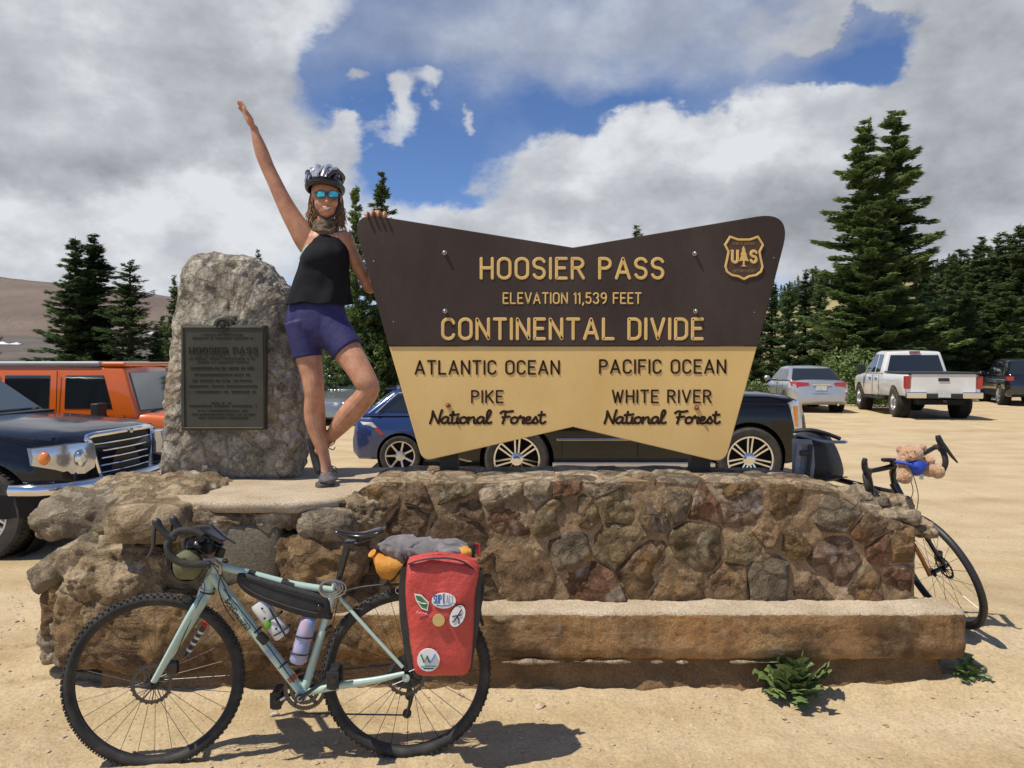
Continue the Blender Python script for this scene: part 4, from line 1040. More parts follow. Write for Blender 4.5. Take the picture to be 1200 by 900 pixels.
def wheel_meshes(key, r, wdt, rr, spokes, kind):
    """axis +y outwards; origin wheel centre"""
    k = 'W' + key
    if k in PROTO: return PROTO[k]
    ty = MB(); h = wdt / 2
    ty.lathe((0, 0, 0), (0, 1, 0), [(rr, -h * .8), (r * .93, -h), (r * .985, -h * .86), (r, -h * .6), (r * .993, -h * .35), (r, -h * .3), (r, h * .3), (r * .993, h * .35), (r, h * .6), (r * .985, h * .86), (r * .93, h), (rr * 1.08, h * .98), (rr, h * .8)], 56, closed=True)
    for i in range(56):
        an = 2 * PI * i / 56; c = V((math.cos(an) * r, 0, math.sin(an) * r)); rt = Matrix.Rotation(-an, 3, 'Y')
        for yy in (-h * .62, 0, h * .62): ty.box(c + V((0, yy, 0)), (.012, h * .34, r * .055), rt)
    ri = MB()
    ri.lathe((0, 0, 0), (0, 1, 0), [(rr * 1.02, -h * .7), (rr * 1.04, h * .80), (rr * 1.03, h * .92), (rr * .96, h * .90), (rr * .93, h * .7), (rr * .90, h * .1), (rr * .90, -h * .7)], 56, closed=True)
    ri.lathe((0, 0, 0), (0, 1, 0), [(.001, h * .2), (.085, h * .2), (.08, h * .62), (.06, h * .72), (.03, h * .74), (.001, h * .74)], 24)
    for i in range(spokes):
        an = 2 * PI * i / spokes
        def spk(off, w0, w1):
            u = V((math.cos(an), 0, math.sin(an))); s_ = V((-u.z, 0, u.x))
            pts = []
            for (rad, w_, yy) in ((.06, w0, h * .58), (rr * .55, (w0 + w1) / 2, h * .62), (rr * .96, w1, h * .78)):
                q = u * rad + s_ * (off * (.5 + .5 * rad / rr)); pts.append([q - s_ * w_ + V((0, yy, 0)), q + s_ * w_ + V((0, yy, 0)), q + s_ * w_ * 1.2 + V((0, yy - .03, 0)), q - s_ * w_ * 1.2 + V((0, yy - .03, 0))])
            ri.loft(pts)
        if kind == 'twin': spk(.032, .010, .011); spk(-.032, .010, .011)
        elif kind == 'star': spk(0, .03, .022)
        else: spk(0, .016, .014)
    bk = MB(); bk.lathe((0, 0, 0), (0, 1, 0), [(.001, -h * .3), (rr * .9, -h * .3), (rr * .9, -h * .2), (.001, -h * .2)], 32)
    PROTO[k] = (ty.mesh('tyre', True, False, .6), ri.mesh('rim', True, False, .6), bk.mesh('brake_backing', False, False))
    return PROTO[k]
def add_wheel(car, x, y, r, wdt, rr, spokes, kind, key, rimm=None, steer=0, ang=0):
    tm_, rm_, bm_ = wheel_meshes(key, r, wdt, rr, spokes, kind)
    wl = bpy.data.objects.new('wheel', None); sc.collection.objects.link(wl); wl.parent = car; wl.location = (x, y, r); WL[wl.name] = V((0, 0, 0))
    wl.rotation_euler = (0, ang, (0 if y > 0 else PI) + steer); wl.empty_display_size = .1
    for nm, me, m in (('tyre', tm_, rubber), ('rim', rm_, rimm or alloy), ('brake_backing', bm_, wellm)):
        link(nm, me, m, wl)
def ci(tab, x):
    """smooth interpolation in a table of (x, value)"""
    if x <= tab[0][0]: return tab[0][1]
    for (a, va), (b, vb) in zip(tab, tab[1:]):
        if x <= b:
            t = (x - a) / (b - a); return va + (vb - va) * t
    return tab[-1][1]
def car_body(name, car, m, W, top, bot, half, arches, r_arch, corner=.10, step=.05, crease=.0, shoulder=.94, lower_in=.05):
    """top/bot/half tables over x; arches list of (x, z centre)"""
    x0, x1 = top[0][0], top[-1][0]; n = int((x1 - x0) / step); rings = []
    for i in range(n + 1):
        x = x0 + (x1 - x0) * i / n; zt, zb, hw = ci(top, x), ci(bot, x), ci(half, x)
        H = zt - zb; c = min(corner, H * .4)
        hf = [(0, zb), (hw * .9, zb), (hw - lower_in, zb + .03), (hw - lower_in * .4, zb + H * .22), (hw, zb + H * .5), (hw - .005, zb + H * .66), (hw - .012, zt - c * 1.5), (hw - .02 - c * .15, zt - c * .8), (hw - .03 - c * .45, zt - c * .25), (hw - .06 - c, zt - .0), (hw * .55, zt + .022), (0, zt + .03)]
        rings.append([V((x, y, z)) for y, z in hf] + [V((x, -y, z)) for y, z in reversed(hf[1:-1])])
    mb = MB(); mb.loft(rings); o = mb.build(name, m, car, smooth=True, angle=.6)
    cut = MB()
    for (ax, az) in arches:
        for s_ in (-1, 1):
            cut.lathe((ax, s_ * (W / 2 - .17), az), (0, 1, 0), [(r_arch, -.19), (r_arch, .30)], 48)
    if arches:
        cm = cut.mesh('arch_cut'); co = bpy.data.objects.new('arch_cut', cm)
        bm1 = bmesh.new(); bm1.from_mesh(cm); bm1.free()
        sc.collection.objects.link(co); co.parent = car
        bpy.context.view_layer.update()
        md = o.modifiers.new('arches', 'BOOLEAN'); md.operation = 'DIFFERENCE'; md.object = co; md.solver = 'EXACT'
        dg = bpy.context.evaluated_depsgraph_get(); me = bpy.data.meshes.new_from_object(o.evaluated_get(dg)); o.modifiers.clear(); old = o.data; o.data = me
        bpy.data.objects.remove(co)
        # wheel wells lining and flare lips
        for (ax, az) in arches:
            for s_ in (-1, 1):
                q = MB(); q.lathe((ax, s_ * (W / 2 - .30), az), (0, s_, 0), [(.01, -.04), (r_arch + .01, -.04), (r_arch + .01, .20), (r_arch + .004, .20), (r_arch + .004, -.03), (.01, -.03)], 40)
                q.build('wheel_well', wellm, car, fix=False)
    return o
def greenhouse(car, m, base, roof, wb, wr, zb, name='roof', bev=.05, zb2=None):
    """base=(x_rear,x_front) at zb, roof=(x_rear,x_front,z_rear,z_front)"""
    xr, xf = base; rr, rf, zr, zf = roof; zb2 = zb2 or zb; mb = MB(); rings = []
    def ring(x, z, w_): return [V((x, w_, z)), V((x, -w_, z))]
    vs = [V((xr, wb, zb2)), V((xf, wb, zb)), V((xf, -wb, zb)), V((xr, -wb, zb2))]
    mid = 4; top = []
    for i in range(mid + 1):
        x = rr + (rf - rr) * i / mid; z = zr + (zf - zr) * i / mid + .035 * math.sin(PI * i / mid); top.append((x, z))
    L = [V((x, wr, z)) for x, z in top]; Rr = [V((x, -wr, z)) for x, z in top]; Cc = [V((x, 0, z + .03)) for x, z in top]
    v = vs + L + Rr + Cc; o = 4; n = mid + 1; fs = [(0, 3, 2, 1)]
    fs.append((0, 1, *[o + i for i in range(mid, -1, -1)])); fs.append((2, 3, *[o + n + i for i in range(0, n)]))
    fs.append((1, 2, o + n + mid, o + 2 * n + mid, o + mid)); fs.append((3, 0, o, o + 2 * n, o + n))
    for i in range(mid): fs += [(o + i, o + i + 1, o + 2 * n + i + 1, o + 2 * n + i), (o + 2 * n + i, o + 2 * n + i + 1, o + n + i + 1, o + n + i)]
    mb.add(v, fs); ob = mb.build(name, m, car, smooth=False); mod_bevel(ob, bev, 3, R(28))
    ob.data.shade_smooth(); return ob
def side_panel(car, name, m, pts, side, wb, wr, zb, zt, out=.006, thick=.012, parent=None):
    """polygon (x,z) lying on the tumblehome plane"""
    def P(x, z, o): return V((x, side * (wb + (wr - wb) * (z - zb) / (zt - zb) + o), z))
    mb = MB(); a = [P(x, z, out) for x, z in pts]; mb.prism(a, (0, -side * thick, 0)); return mb.build(name, m, parent or car)
def quad_panel(car, name, m, p, th=.01, parent=None):
    mb = MB(); a = [V(q) for q in p]; n = (a[1] - a[0]).cross(a[-1] - a[0]).normalized(); mb.prism(a, n * th); return mb.build(name, m, parent or car)
def slope_panel(car, name, m, xb, zb, xt, zt, wb, wt, side, t0=.10, t1=.90, inset=.07, out=.016):
    n = V((side * (zt - zb), 0, abs(xt - xb))).normalized(); P = []
    for t, s_ in ((t0, 1), (t0, -1), (t1, -1), (t1, 1)):
        P.append(V((xb + (xt - xb) * t, s_ * (wb + (wt - wb) * t - inset), zb + (zt - zb) * t)) + n * out)
    mb = MB(); mb.prism(P, -n * .03); o = mb.build(name, m, car); mod_bevel(o, .012, 2); return o
def seam(car, pts, wdt=.006, name='panel_gap', m=None, parent=None):
    mb = MB(); mb.tube(pts, wdt / 2, 4); return mb.build(name, m or wellm, parent or car, fix=False)
def mirror(car, x, y, z, m, s_=1.0, fwd=1):
    mb = MB(); sgn = 1 if y > 0 else -1
    mb.ell((x, y + sgn * .13, z), (.07 * s_, .11 * s_, .085 * s_), 14, 8); mb.tube([(x, y - sgn * .02, z - .06), (x, y + sgn * .09, z - .03)], .022, 6); mb.build('door_mirror', m, car, smooth=True)

# ---- dark navy off-road wagon, front left of the picture
navy = paint('navy_paint', (.004, .0055, .012), k=.12, metal=0, rough=.16)
c = thing('parked_suv', 'dark navy off-road wagon with chrome grille, behind the boulders at the left edge', 'car', (0, 0, 0), local=True)
WN = 1.94; rN = .39
c.location = (-6.12, 7.42, -.02); c.rotation_euler = (0, 0, R(-3.5))
# local x forward; front axle at +1.75
top = [(-2.5, .95), (-2.45, 1.08), (-2.2, 1.12), (.95, 1.13), (1.2, 1.13), (1.7, 1.10), (2.1, 1.06), (2.32, 1.02), (2.40, .97), (2.46, .84)]
bot = [(-2.5, .42), (-2.2, .36), (2.1, .34), (2.46, .42)]
half = [(-2.5, .86), (-2.35, .95), (1.2, .97), (1.9, .965), (2.2, .93), (2.36, .87), (2.46, .80)]
car_body('body', c, navy, WN, top, bot, half, [(1.75, rN), (-1.35, rN)], .455, corner=.15, step=.06)
for y in (-1, 1):
    add_wheel(c, 1.75, y * .86, rN, .26, .245, 7, 'twin', 'navy'); add_wheel(c, -1.35, y * .86, rN, .26, .245, 7, 'twin', 'navy')
greenhouse(c, navy, (-2.4, 1.15), (-2.05, .25, 1.76, 1.78), .88, .70, 1.10)
slope_panel(c, 'windscreen', glassl, 1.15, 1.10, .25, 1.78, .88, .70, 1)
for s_ in (-1, 1):
    side_panel(c, 'side_window', glass, [(.85, 1.16), (.15, 1.68), (-.45, 1.70), (-.45, 1.16)], s_, .88, .70, 1.10, 1.77)
    side_panel(c, 'side_window', glass, [(-.55, 1.16), (-.55, 1.70), (-1.3, 1.70), (-1.3, 1.16)], s_, .88, .70, 1.10, 1.77)
    mirror(c, .3, s_ * .95, 1.2, navy, 1.1)
# bonnet ribs
for yy in (-.42, -.14, .14, .42):
    mb = MB(); mb.tube([V((1.2 + 1.05 * t, yy * (1 - .12 * t), ci(top, 1.2 + 1.05 * t) + .024 - abs(yy) * .02)) for t in [i / 8 for i in range(9)]], [(.030, .007)] * 9, 8); mb.build('bonnet_rib', navy, c, smooth=True)
seam(c, [V((2.27, y, ci(top, 2.27) + .022 - .05 * abs(y))) for y in (-.8, -.4, 0, .4, .8)], .01)
seam(c, [V((x, -.9, ci(top, x) - .03)) for x in (1.15, 1.5, 1.9, 2.2)], .008)
wp_ = MB(); wp_.tube([(1.13, .1, 1.17), (1.16, -.3, 1.175), (1.06, -.72, 1.21)], .010, 6); wp_.build('wiper', blackp, c)
wp_ = MB(); wp_.box((1.19, 0, 1.148), (.12, 1.5, .03)); wp_.build('cowl', blackp, c)
# grille: chrome frame with six bars, bowed
def gp(y, z, o=0): return V((2.475 + o - .10 * (y / .5) ** 2 * .5 - .10 * (z - .62) * .45, y, z))
gb = MB(); gb.loft([[gp(y, .60, .0), gp(y, 1.0, .0), gp(y, 1.0, -.12), gp(y, .60, -.12)] for y in [-.5 + i / 10 for i in range(11)]])
gr = gb.build('grille', blackp, c)
def gtube(pts, r, nm='grille_bar', m=chrome): mb = MB(); mb.tube(pts, r, 8); return mb.build(nm, m, gr, smooth=True)
for k in range(5):
    z = .665 + k * .066; wdt = .43 + .035 * k * .5
    gtube([gp(-wdt + 2 * wdt * i / 12, z, .016) for i in range(13)], .0075)
fr_ = [gp(-.40, .60, .02), gp(-.44, .70, .02), gp(-.50, .92, .02), gp(-.53, 1.0, .015), gp(-.3, 1.015, .02), gp(0, 1.02, .022), gp(.3, 1.015, .02), gp(.53, 1.0, .015), gp(.50, .92, .02), gp(.44, .70, .02), gp(.40, .60, .02), gp(.2, .585, .025), gp(-.2, .585, .025), gp(-.40, .60, .02)]
gtube(spline(fr_, 3), [(.034, .018)] * 40 if False else .027, 'grille_surround')
mb = MB(); mb.lathe(gp(0, 1.02, .05), (1, 0, .1), [(.03, 0), (.03, .01), (.012, .016), (.001, .016)], 16); mb.build('round_badge', clearl, gr)
def fp(y, z, o=0):     # nose surface
    hw = .96; return V((2.46 + o - .30 * max(0, abs(y) - .45) ** 1.6 * 1.7, y, z))
for s_ in (-1, 1):
    mb = MB(); pl_ = []
    cols = [(.56, .74, .955), (.68, .70, .965), (.80, .715, .965), (.88, .76, .955), (.945, .80, .94)]
    rr_ = []
    for (y, za, zb_) in cols:
        bx = {.56: 2.50, .68: 2.485, .80: 2.44, .88: 2.36, .945: 2.20}[y]
        rr_.append([V((bx, s_ * y, za)), V((bx + .02, s_ * y * 1.01, (za + zb_) / 2)), V((bx, s_ * y, zb_)), V((bx - .1, s_ * y * .93, zb_)), V((bx - .1, s_ * y * .93, za))])
    mb.loft(rr_); hl = mb.build('headlight', clearl, c, smooth=True, angle=.9)
    mb = MB(); mb.ell((2.30, s_ * .935, .86), (.05, .03, .055), 14, 8); mb.build('indicator', ambl, hl, smooth=True)
    mb = MB(); mb.lathe((2.475, s_ * .72, .84), (1, 0, 0), [(.075, 0), (.075, .02), (.05, .035), (.045, .005), (.001, .0)], 20); mb.build('lamp_bowl', chrome, hl, smooth=True)
# bumper: body coloured lower, chrome bar on top
bmps = spline([V((2.05, -.99, .60)), V((2.28, -.97, .60)), V((2.44, -.82, .60)), V((2.54, -.45, .59)), V((2.57, 0, .585)), V((2.54, .45, .59)), V((2.44, .82, .60)), V((2.28, .97, .60)), V((2.05, .99, .60))], 5)
mb = MB(); mb.tube(bmps, [(.05, .055)] * len(bmps), 12); mb.build('chrome_bumper_bar', chrome, c, smooth=True)
mb = MB(); mb.loft([[p + V((-.0, 0, -.04)), p + V((-.02, 0, -.22)), p + V((-.2, 0, -.24)), p + V((-.2, 0, -.04))] for p in bmps]); mb.build('lower_bumper', mat('dark_bumper_plastic', (.010, .011, .014), rough=.65, spec=.2), c, smooth=True, angle=.8)

# ---- orange off-road car behind it
orange = paint('orange_paint', (.80, .16, .015), k=.15, metal=0, rough=.25)
c = thing('parked_offroader', 'boxy orange four-door off-road car with grey roof, parked behind the dark navy wagon', 'car', (-6.75, 10.85, -.18), local=True)
c.location.x = -6.19
top = [(-2.0, 1.10), (1.05, 1.12), (1.35, 1.13), (2.15, 1.07), (2.25, 1.02)]
bot = [(-2.0, .5), (2.25, .5)]; half = [(-2.0, .76), (1.1, .78), (2.25, .66)]
body = car_body('body', c, orange, 1.56, top, bot, half, [], .5, corner=.05, lower_in=.01)
for x in (-1.25, 1.72):
    for s_ in (-1, 1):
        add_wheel(c, x, s_ * .80, .41, .27, .22, 5, 'star', 'jeep')
        mb = MB(); mb.loft([[V((x + .56 * math.cos(a), s_ * .74, .42 + .50 * math.sin(a))), V((x + .56 * math.cos(a), s_ * .97, .42 + .50 * math.sin(a) - .02)), V((x + .50 * math.cos(a), s_ * .97, .42 + .44 * math.sin(a) - .02)), V((x + .50 * math.cos(a), s_ * .74, .42 + .44 * math.sin(a)))] for a in [R(8 + 164 * i / 10) for i in range(11)]])
        mb.build('fender_flare', blackp, c)
roofg = mat('grey_hardtop', (.30, .31, .33), (.36, .37, .39), scale=6, rough=.45)
greenhouse(c, orange, (-1.98, 1.27), (-1.95, 1.06, 1.74, 1.74), .765, .70, 1.08, 'cabin', .03)
mb = MB(); mb.box((-.62, 0, 1.79), (2.75, 1.44, .07)); mod_bevel(mb.build('hard_top', roofg, c), .03, 3)
mb = MB(); mb.box((.92, 0, 1.785), (.32, 1.42, .06)); mod_bevel(mb.build('windscreen_header', orange, c), .025, 3)
slope_panel(c, 'windscreen', glassl, 1.27, 1.08, 1.06, 1.74, .765, .70, 1, .12, .9, .09)
for s_ in (-1,):
    pass
for s_ in (-1, 1):
    fw = side_panel(c, 'front_window', glass, [(.93, 1.20), (.80, 1.64), (.30, 1.64), (.30, 1.20)], s_, .765, .70, 1.08, 1.76)
    rw = side_panel(c, 'rear_window', glass, [(.09, 1.20), (.09, 1.64), (-.50, 1.64), (-.50, 1.20)], s_, .765, .70, 1.08, 1.76)
    side_panel(c, 'quarter_window', glass, [(-.72, 1.20), (-.72, 1.66), (-1.85, 1.66), (-1.85, 1.20)], s_, .765, .70, 1.08, 1.76)
    for (xa, xb) in ((.20, 1.10), (-.60, .16)):
        y = s_ * .782
        seam(c, [(xa, y, .60), (xb, y, .60), (xb, y, 1.12)], .012, 'door_gap'); seam(c, [(xa, y, .60), (xa, y, 1.1), (xa, y - s_ * .05, 1.7)], .012, 'door_gap')
        mb = MB(); mb.tube([(xa + .06, y + s_ * .03, 1.02), (xa + .24, y + s_ * .03, 1.02)], .014, 8); mb.build('door_handle', blackp, c)
        for zz in (.72, 1.0):
            mb = MB(); mb.box((xb + .02, y + s_ * .01, zz), (.07, .03, .045)); mb.build('hinge', orange, c)
    mb = MB(); mb.box((.86, s_ * .96, 1.20), (.10, .22, .17)); mb.tube([(.92, s_ * .78, 1.05), (.9, s_ * .9, 1.12)], .03, 6); mod_bevel(mb.build('door_mirror', blackp, c), .03, 3)
    mb = MB(); mb.lathe((1.28, s_ * .78, .98), (0, s_, 0), [(.035, 0), (.035, .01), (.01, .015)], 16); mb.build('fender_badge', blackp, c)
    mb = MB(); mb.tube([(-.3, s_ * .8, .48), (1.0, s_ * .8, .48)], .045, 10); mb.build('side_step', blackp, c)
mb = MB(); mb.tube([(1.30, -.1, 1.17), (1.34, -.55, 1.15)], .008, 5); mb.build('wiper', blackp, c)
mb = MB(); mb.lathe((2.2, .0, .78), (1, 0, 0), [(.09, .05), (.09, .1), (.02, .1)], 18); mb.box((2.26, 0, .84), (.05, 1.2, .36)); mb.build('grille', orange, c)
for s_ in (-1, 1):
    mb = MB(); mb.lathe((2.28, s_ * .46, .9), (1, 0, 0), [(.095, 0), (.09, .03), (.001, .045)], 20); mb.build('headlight', clearl, c, smooth=True)
    mb = MB(); mb.lathe((2.28, s_ * .66, .74), (1, 0, 0), [(.045, 0), (.04, .03), (.001, .03)], 14); mb.build('indicator', ambl, c, smooth=True)
mb = MB(); mb.box((2.5, 0, .58), (.18, 1.5, .16)); mb.build('front_bumper', blackp, c)

# ---- black luxury estate behind the sign
blk = paint('black_paint', (.004, .004, .005), k=.10, metal=0, rough=.12)
c = thing('parked_black_suv', 'large glossy black wagon with twin-spoke wheels, parked right behind the sign', 'car', (1.535, 10.68, 0), local=True)
top = [(-2.35, 1.08), (-2.3, 1.18), (.9, 1.22), (1.0, 1.24), (1.75, 1.22), (2.05, 1.185), (2.17, 1.13), (2.24, 1.0)]
bot = [(-2.35, .42), (-2.1, .36), (2.0, .34), (2.24, .40)]
half = [(-2.35, .92), (-2.1, 1.0), (1.8, 1.0), (2.05, .97), (2.18, .90), (2.24, .84)]
car_body('body', c, blk, 2.0, top, bot, half, [(1.475, .405), (-1.475, .405)], .47, corner=.12)
for x in (-1.475, 1.475):
    for s_ in (-1, 1): add_wheel(c, x, s_ * .89, .405, .28, .285, 7, 'twin', 'blk', chrome, ang=.2)
greenhouse(c, blk, (-2.3, .95), (-2.15, .15, 1.82, 1.86), .92, .74, 1.2)
slope_panel(c, 'windscreen', glassl, .95, 1.2, .15, 1.86, .92, .74, 1)
for s_ in (-1, 1):
    side_panel(c, 'side_window', glass, [(.72, 1.26), (.1, 1.77), (-.45, 1.78), (-.45, 1.26)], s_, .92, .74, 1.2, 1.85)
    side_panel(c, 'side_window', glass, [(-.55, 1.26), (-.55, 1.78), (-1.3, 1.78), (-1.3, 1.26)], s_, .92, .74, 1.2, 1.85)
    side_panel(c, 'side_window', glass, [(-1.42, 1.26), (-1.42, 1.78), (-2.1, 1.76), (-2.15, 1.26)], s_, .92, .74, 1.2, 1.85)
    mb = MB(); mb.box((-.02, s_ * 1.006, .66), (1.9, .02, .028)); mod_bevel(mb.build('chrome_trim', chrome, c), .005)
    mb = MB(); mb.box((0, s_ * 1.0, .34), (2.05, .12, .05)); mod_bevel(mb.build('running_board', alloy, c), .01)
    for x in (.92, .06, -.9): seam(c, [(x, s_ * 1.003, .42), (x, s_ * 1.004, .75), (x, s_ * .996, 1.1)], .008, 'door_gap')
    for x in (.2, -.72):
        mb = MB(); mb.tube([(x, s_ * 1.02, 1.02), (x + .2, s_ * 1.02, 1.02)], .014, 8); mb.build('door_handle', chrome, c)
    mirror(c, .78, s_ * .98, 1.32, blk, 1.2)
    mb = MB()
    mb.loft([[V((2.03 + .03, s_ * .978, .78)), V((2.01, s_ * .982, 1.12)), V((1.97, s_ * .93, 1.12)), V((1.98, s_ * .93, .78))], [V((2.16, s_ * .92, .76)), V((2.11, s_ * .925, 1.15)), V((2.06, s_ * .88, 1.15)), V((2.08, s_ * .88, .76))], [V((2.20, s_ * .86, .78)), V((2.17, s_ * .87, 1.10)), V((2.12, s_ * .82, 1.10)), V((2.12, s_ * .82, .78))]])
    hl = mb.build('headlight', clearl, c); mb = MB(); mb.box((2.065, s_ * .975, .95), (.03, .03, .26)); mb.build('indicator', ambl, hl)
    mb = MB(); mb.tube([(1.02, s_ * 1.002, 1.12), (1.95, s_ * .985, 1.10)], .006, 5); mb.build('crease_line', blk, c)
seam(c, [V((x, -.93, ci(top, x) - .02)) for x in (1.0, 1.4, 1.8, 2.08)], .010, 'bonnet_gap')

# ---- blue estate seen from behind through the gap beside the sign
blue = paint('blue_paint', (.012, .04, .16), k=.2, metal=.2, rough=.2)
c = thing('parked_blue_estate', 'dark blue estate car with red and white tail lamp behind the left sign edge', 'car', (.30, 13.4, -.21), local=True)
c.rotation_euler = (0, 0, R(2)); rB = .325
top = [(-2.2, .72), (-2.17, .92), (-2.1, .97), (1.2, .98), (2.1, .86), (2.25, .7)]
bot = [(-2.2, .36), (-2.1, .27), (2.0, .22), (2.25, .3)]; half = [(-2.2, .74), (-2.1, .84), (-1.9, .90), (1.9, .9), (2.25, .7)]
c.location = (-.42, 13.3, -.21)
car_body('body', c, blue, 1.8, top, bot, half, [(1.35, rB), (-1.42, rB)], .375, corner=.12)
for x in (-1.42, 1.35):
    for s_ in (-1, 1): add_wheel(c, x, s_ * .80, rB, .22, .235, 7, 'single', 'blue')
greenhouse(c, blue, (-2.08, 1.05), (-1.55, .3, 1.38, 1.42), .84, .64, .95, bev=.07)
slope_panel(c, 'rear_glass', glassl, -2.08, .95, -1.55, 1.38, .84, .64, -1)
for s_ in (-1, 1):
    side_panel(c, 'side_window', glass, [(-1.78, 1.04), (-1.45, 1.32), (-1.0, 1.35), (-.95, 1.03)], s_, .84, .64, .95, 1.42)
    side_panel(c, 'side_window', glass, [(-.88, 1.03), (-.92, 1.35), (-.1, 1.37), (-.1, 1.03)], s_, .84, .64, .95, 1.42)
    side_panel(c, 'side_window', glass, [(0, 1.03), (0, 1.37), (.3, 1.36), (.85, 1.03)], s_, .84, .64, .95, 1.42)
    mb = MB(); mb.tube([V((-1.82, s_ * .842, 1.02)), V((-1.46, s_ * .73, 1.345)), V((-.9, s_ * .70, 1.375))], .012, 6); mb.build('window_trim', chrome, c)
    mb = MB(); mb.loft([[V((-2.20, s_ * .60, .70)), V((-2.17, s_ * .60, .80)), V((-2.1, s_ * .6, .8)), V((-2.1, s_ * .6, .7))], [V((-2.15, s_ * .80, .68)), V((-2.12, s_ * .80, .80)), V((-2.0, s_ * .77, .80)), V((-2.0, s_ * .77, .68))], [V((-1.66, s_ * .915, .67)), V((-1.76, s_ * .915, .78)), V((-1.76, s_ * .86, .78)), V((-1.66, s_ * .86, .67))]])
    tl = mb.build('tail_lamp', redl, c)
    mb = MB(); mb.loft([[V((-2.17, s_ * .60, .80)), V((-2.14, s_ * .60, .88)), V((-2.05, s_ * .6, .88)), V((-2.05, s_ * .6, .8))], [V((-2.12, s_ * .80, .80)), V((-2.09, s_ * .80, .88)), V((-2.0, s_ * .77, .88)), V((-2.0, s_ * .77, .80))], [V((-1.78, s_ * .912, .785)), V((-1.86, s_ * .905, .87)), V((-1.86, s_ * .86, .87)), V((-1.78, s_ * .86, .785))]]); mb.build('clear_lamp', mat('white_lamp', (.8, .78, .78), rough=.15, coat=1), tl)
    mb = MB(); mb.tube([(-1.5, s_ * .6, 1.44), (0, s_ * .62, 1.48)], .016, 6); mb.build('roof_rail', chrome, c)
mb = MB(); mb.box((-1.6, 0, 1.40), (.20, 1.1, .03)); mod_bevel(mb.build('roof_spoiler', blue, c), .012)
seam(c, [(-2.195, -.7, .62), (-2.2, 0, .62), (-2.195, .7, .62)], .01, 'bumper_gap')

# ---- grey saloon far behind, and a dark low hatch beside it
grey = paint('grey_paint', (.30, .32, .34), k=.2, metal=.6, rough=.3)
maroon = paint('maroon_paint', (.035, .018, .018), k=.2, metal=.3, rough=.2)
def saloon(nm, label, m, loc, rot, L=4.6, W=1.8, H=1.44, tail=True):
    c = thing(nm, label, 'car', loc, local=True); c.rotation_euler = (0, 0, rot); a = L / 2
    top = [(-a, .82), (-a + .04, .98), (-a + .2, 1.03), (-a + .9, 1.02), (a - 1.3, .98), (a - .3, .80), (a - .06, .70), (a, .55)]
    bot = [(-a, .38), (-a + .15, .26), (a - .2, .22), (a, .3)]; half = [(-a, W * .40), (-a + .12, W * .46), (-a + .5, W / 2), (a - .5, W / 2), (a - .15, W * .44), (a, W * .36)]
    car_body('body', c, m, W, top, bot, half, [(a - .95, .33), (-a + 1.0, .33)], .385, corner=.14, step=.07)
    for x in (a - .95, -a + 1.0):
        for s_ in (-1, 1): add_wheel(c, x, s_ * (W / 2 - .11), .33, .21, .22, 10, 'single', 'sal')
    greenhouse(c, m, (-a + .62, a - 1.25), (-a + 1.35, a - 2.05, H - .02, H), W * .46, W * .345, 1.0, bev=.08)
    slope_panel(c, 'rear_glass', glass, -a + .62, 1.0, -a + 1.35, H - .02, W * .46, W * .345, -1, .08, .88, .07, .03)
    slope_panel(c, 'windscreen', glassl, a - 1.25, 1.0, a - 2.05, H, W * .46, W * .345, 1, .08, .9, .07, .03)
    for s_ in (-1, 1):
        side_panel(c, 'side_window', glass, [(-a + 1.05, 1.05), (-a + 1.5, H - .09), (-a + 2.1, H - .06), (-a + 2.1, 1.05)], s_, W * .46, W * .345, 1.0, H)
        side_panel(c, 'side_window', glass, [(-a + 2.2, 1.05), (-a + 2.2, H - .06), (a - 2.1, H - .07), (a - 1.5, 1.05)], s_, W * .46, W * .345, 1.0, H)
        mirror(c, a - 1.6, s_ * W * .48, 1.06, m)
        for x in (-a + 2.1, a - 1.2, -a + 1.3): seam(c, [(x, s_ * (W / 2 + .003), .35), (x, s_ * (W / 2 + .003), .7), (x, s_ * (W / 2 - .02), .95)], .01, 'door_gap')
        for x in (-a + 1.45, -a + 2.5):
            mb = MB(); mb.tube([(x, s_ * (W / 2 + .012), .86), (x + .17, s_ * (W / 2 + .012), .86)], .014, 6); mb.build('door_handle', m, c)
        mb = MB(); mb.loft([[V((-a - .012, s_ * W * .21, .90)), V((-a + .01, s_ * W * .21, .965)), V((-a + .1, s_ * W * .21, .965)), V((-a + .1, s_ * W * .21, .9))], [V((-a + .03, s_ * W * .40, .80)), V((-a + .05, s_ * W * .41, .99)), V((-a + .15, s_ * W * .38, .99)), V((-a + .15, s_ * W * .38, .8))], [V((-a + .22, s_ * (W * .475), .86)), V((-a + .34, s_ * (W * .482), .99)), V((-a + .3, s_ * W * .44, .99)), V((-a + .2, s_ * W * .44, .86))]]); mb.build('tail_lamp', redl, c)
        mb = MB(); mb.ell((a - .25, s_ * W * .38, .68), (.16, .12, .07), 12, 8); mb.build('headlight', clearl, c, smooth=True)
    mb = MB(); mb.box((-a - .005, 0, .80), (.02, .32, .15)); mb.build('licence_plate', platem, c)
    mb = MB(); mb.box((-a - .012, 0, .905), (.02, .55, .03)); mb.build('boot_trim', chrome, c)
    seam(c, [(-a + .02, -W * .42, .62), (-a - .004, 0, .62), (-a + .02, W * .42, .62)], .012, 'bumper_gap'); seam(c, [(-a + .12, -W * .33, .64), (-a + .1, -W * .33, .98)], .01, 'boot_gap'); seam(c, [(-a + .12, W * .33, .64), (-a + .1, W * .33, .98)], .01, 'boot_gap')
    mb = MB(); mb.tube([(-a + .1, -.5, .28), (-a - .03, -.5, .28)], .035, 10); mb.build('exhaust', chrome, c)
    return c
silver = paint('silver_paint', (.50, .51, .52), k=.25, metal=.55, rough=.28)
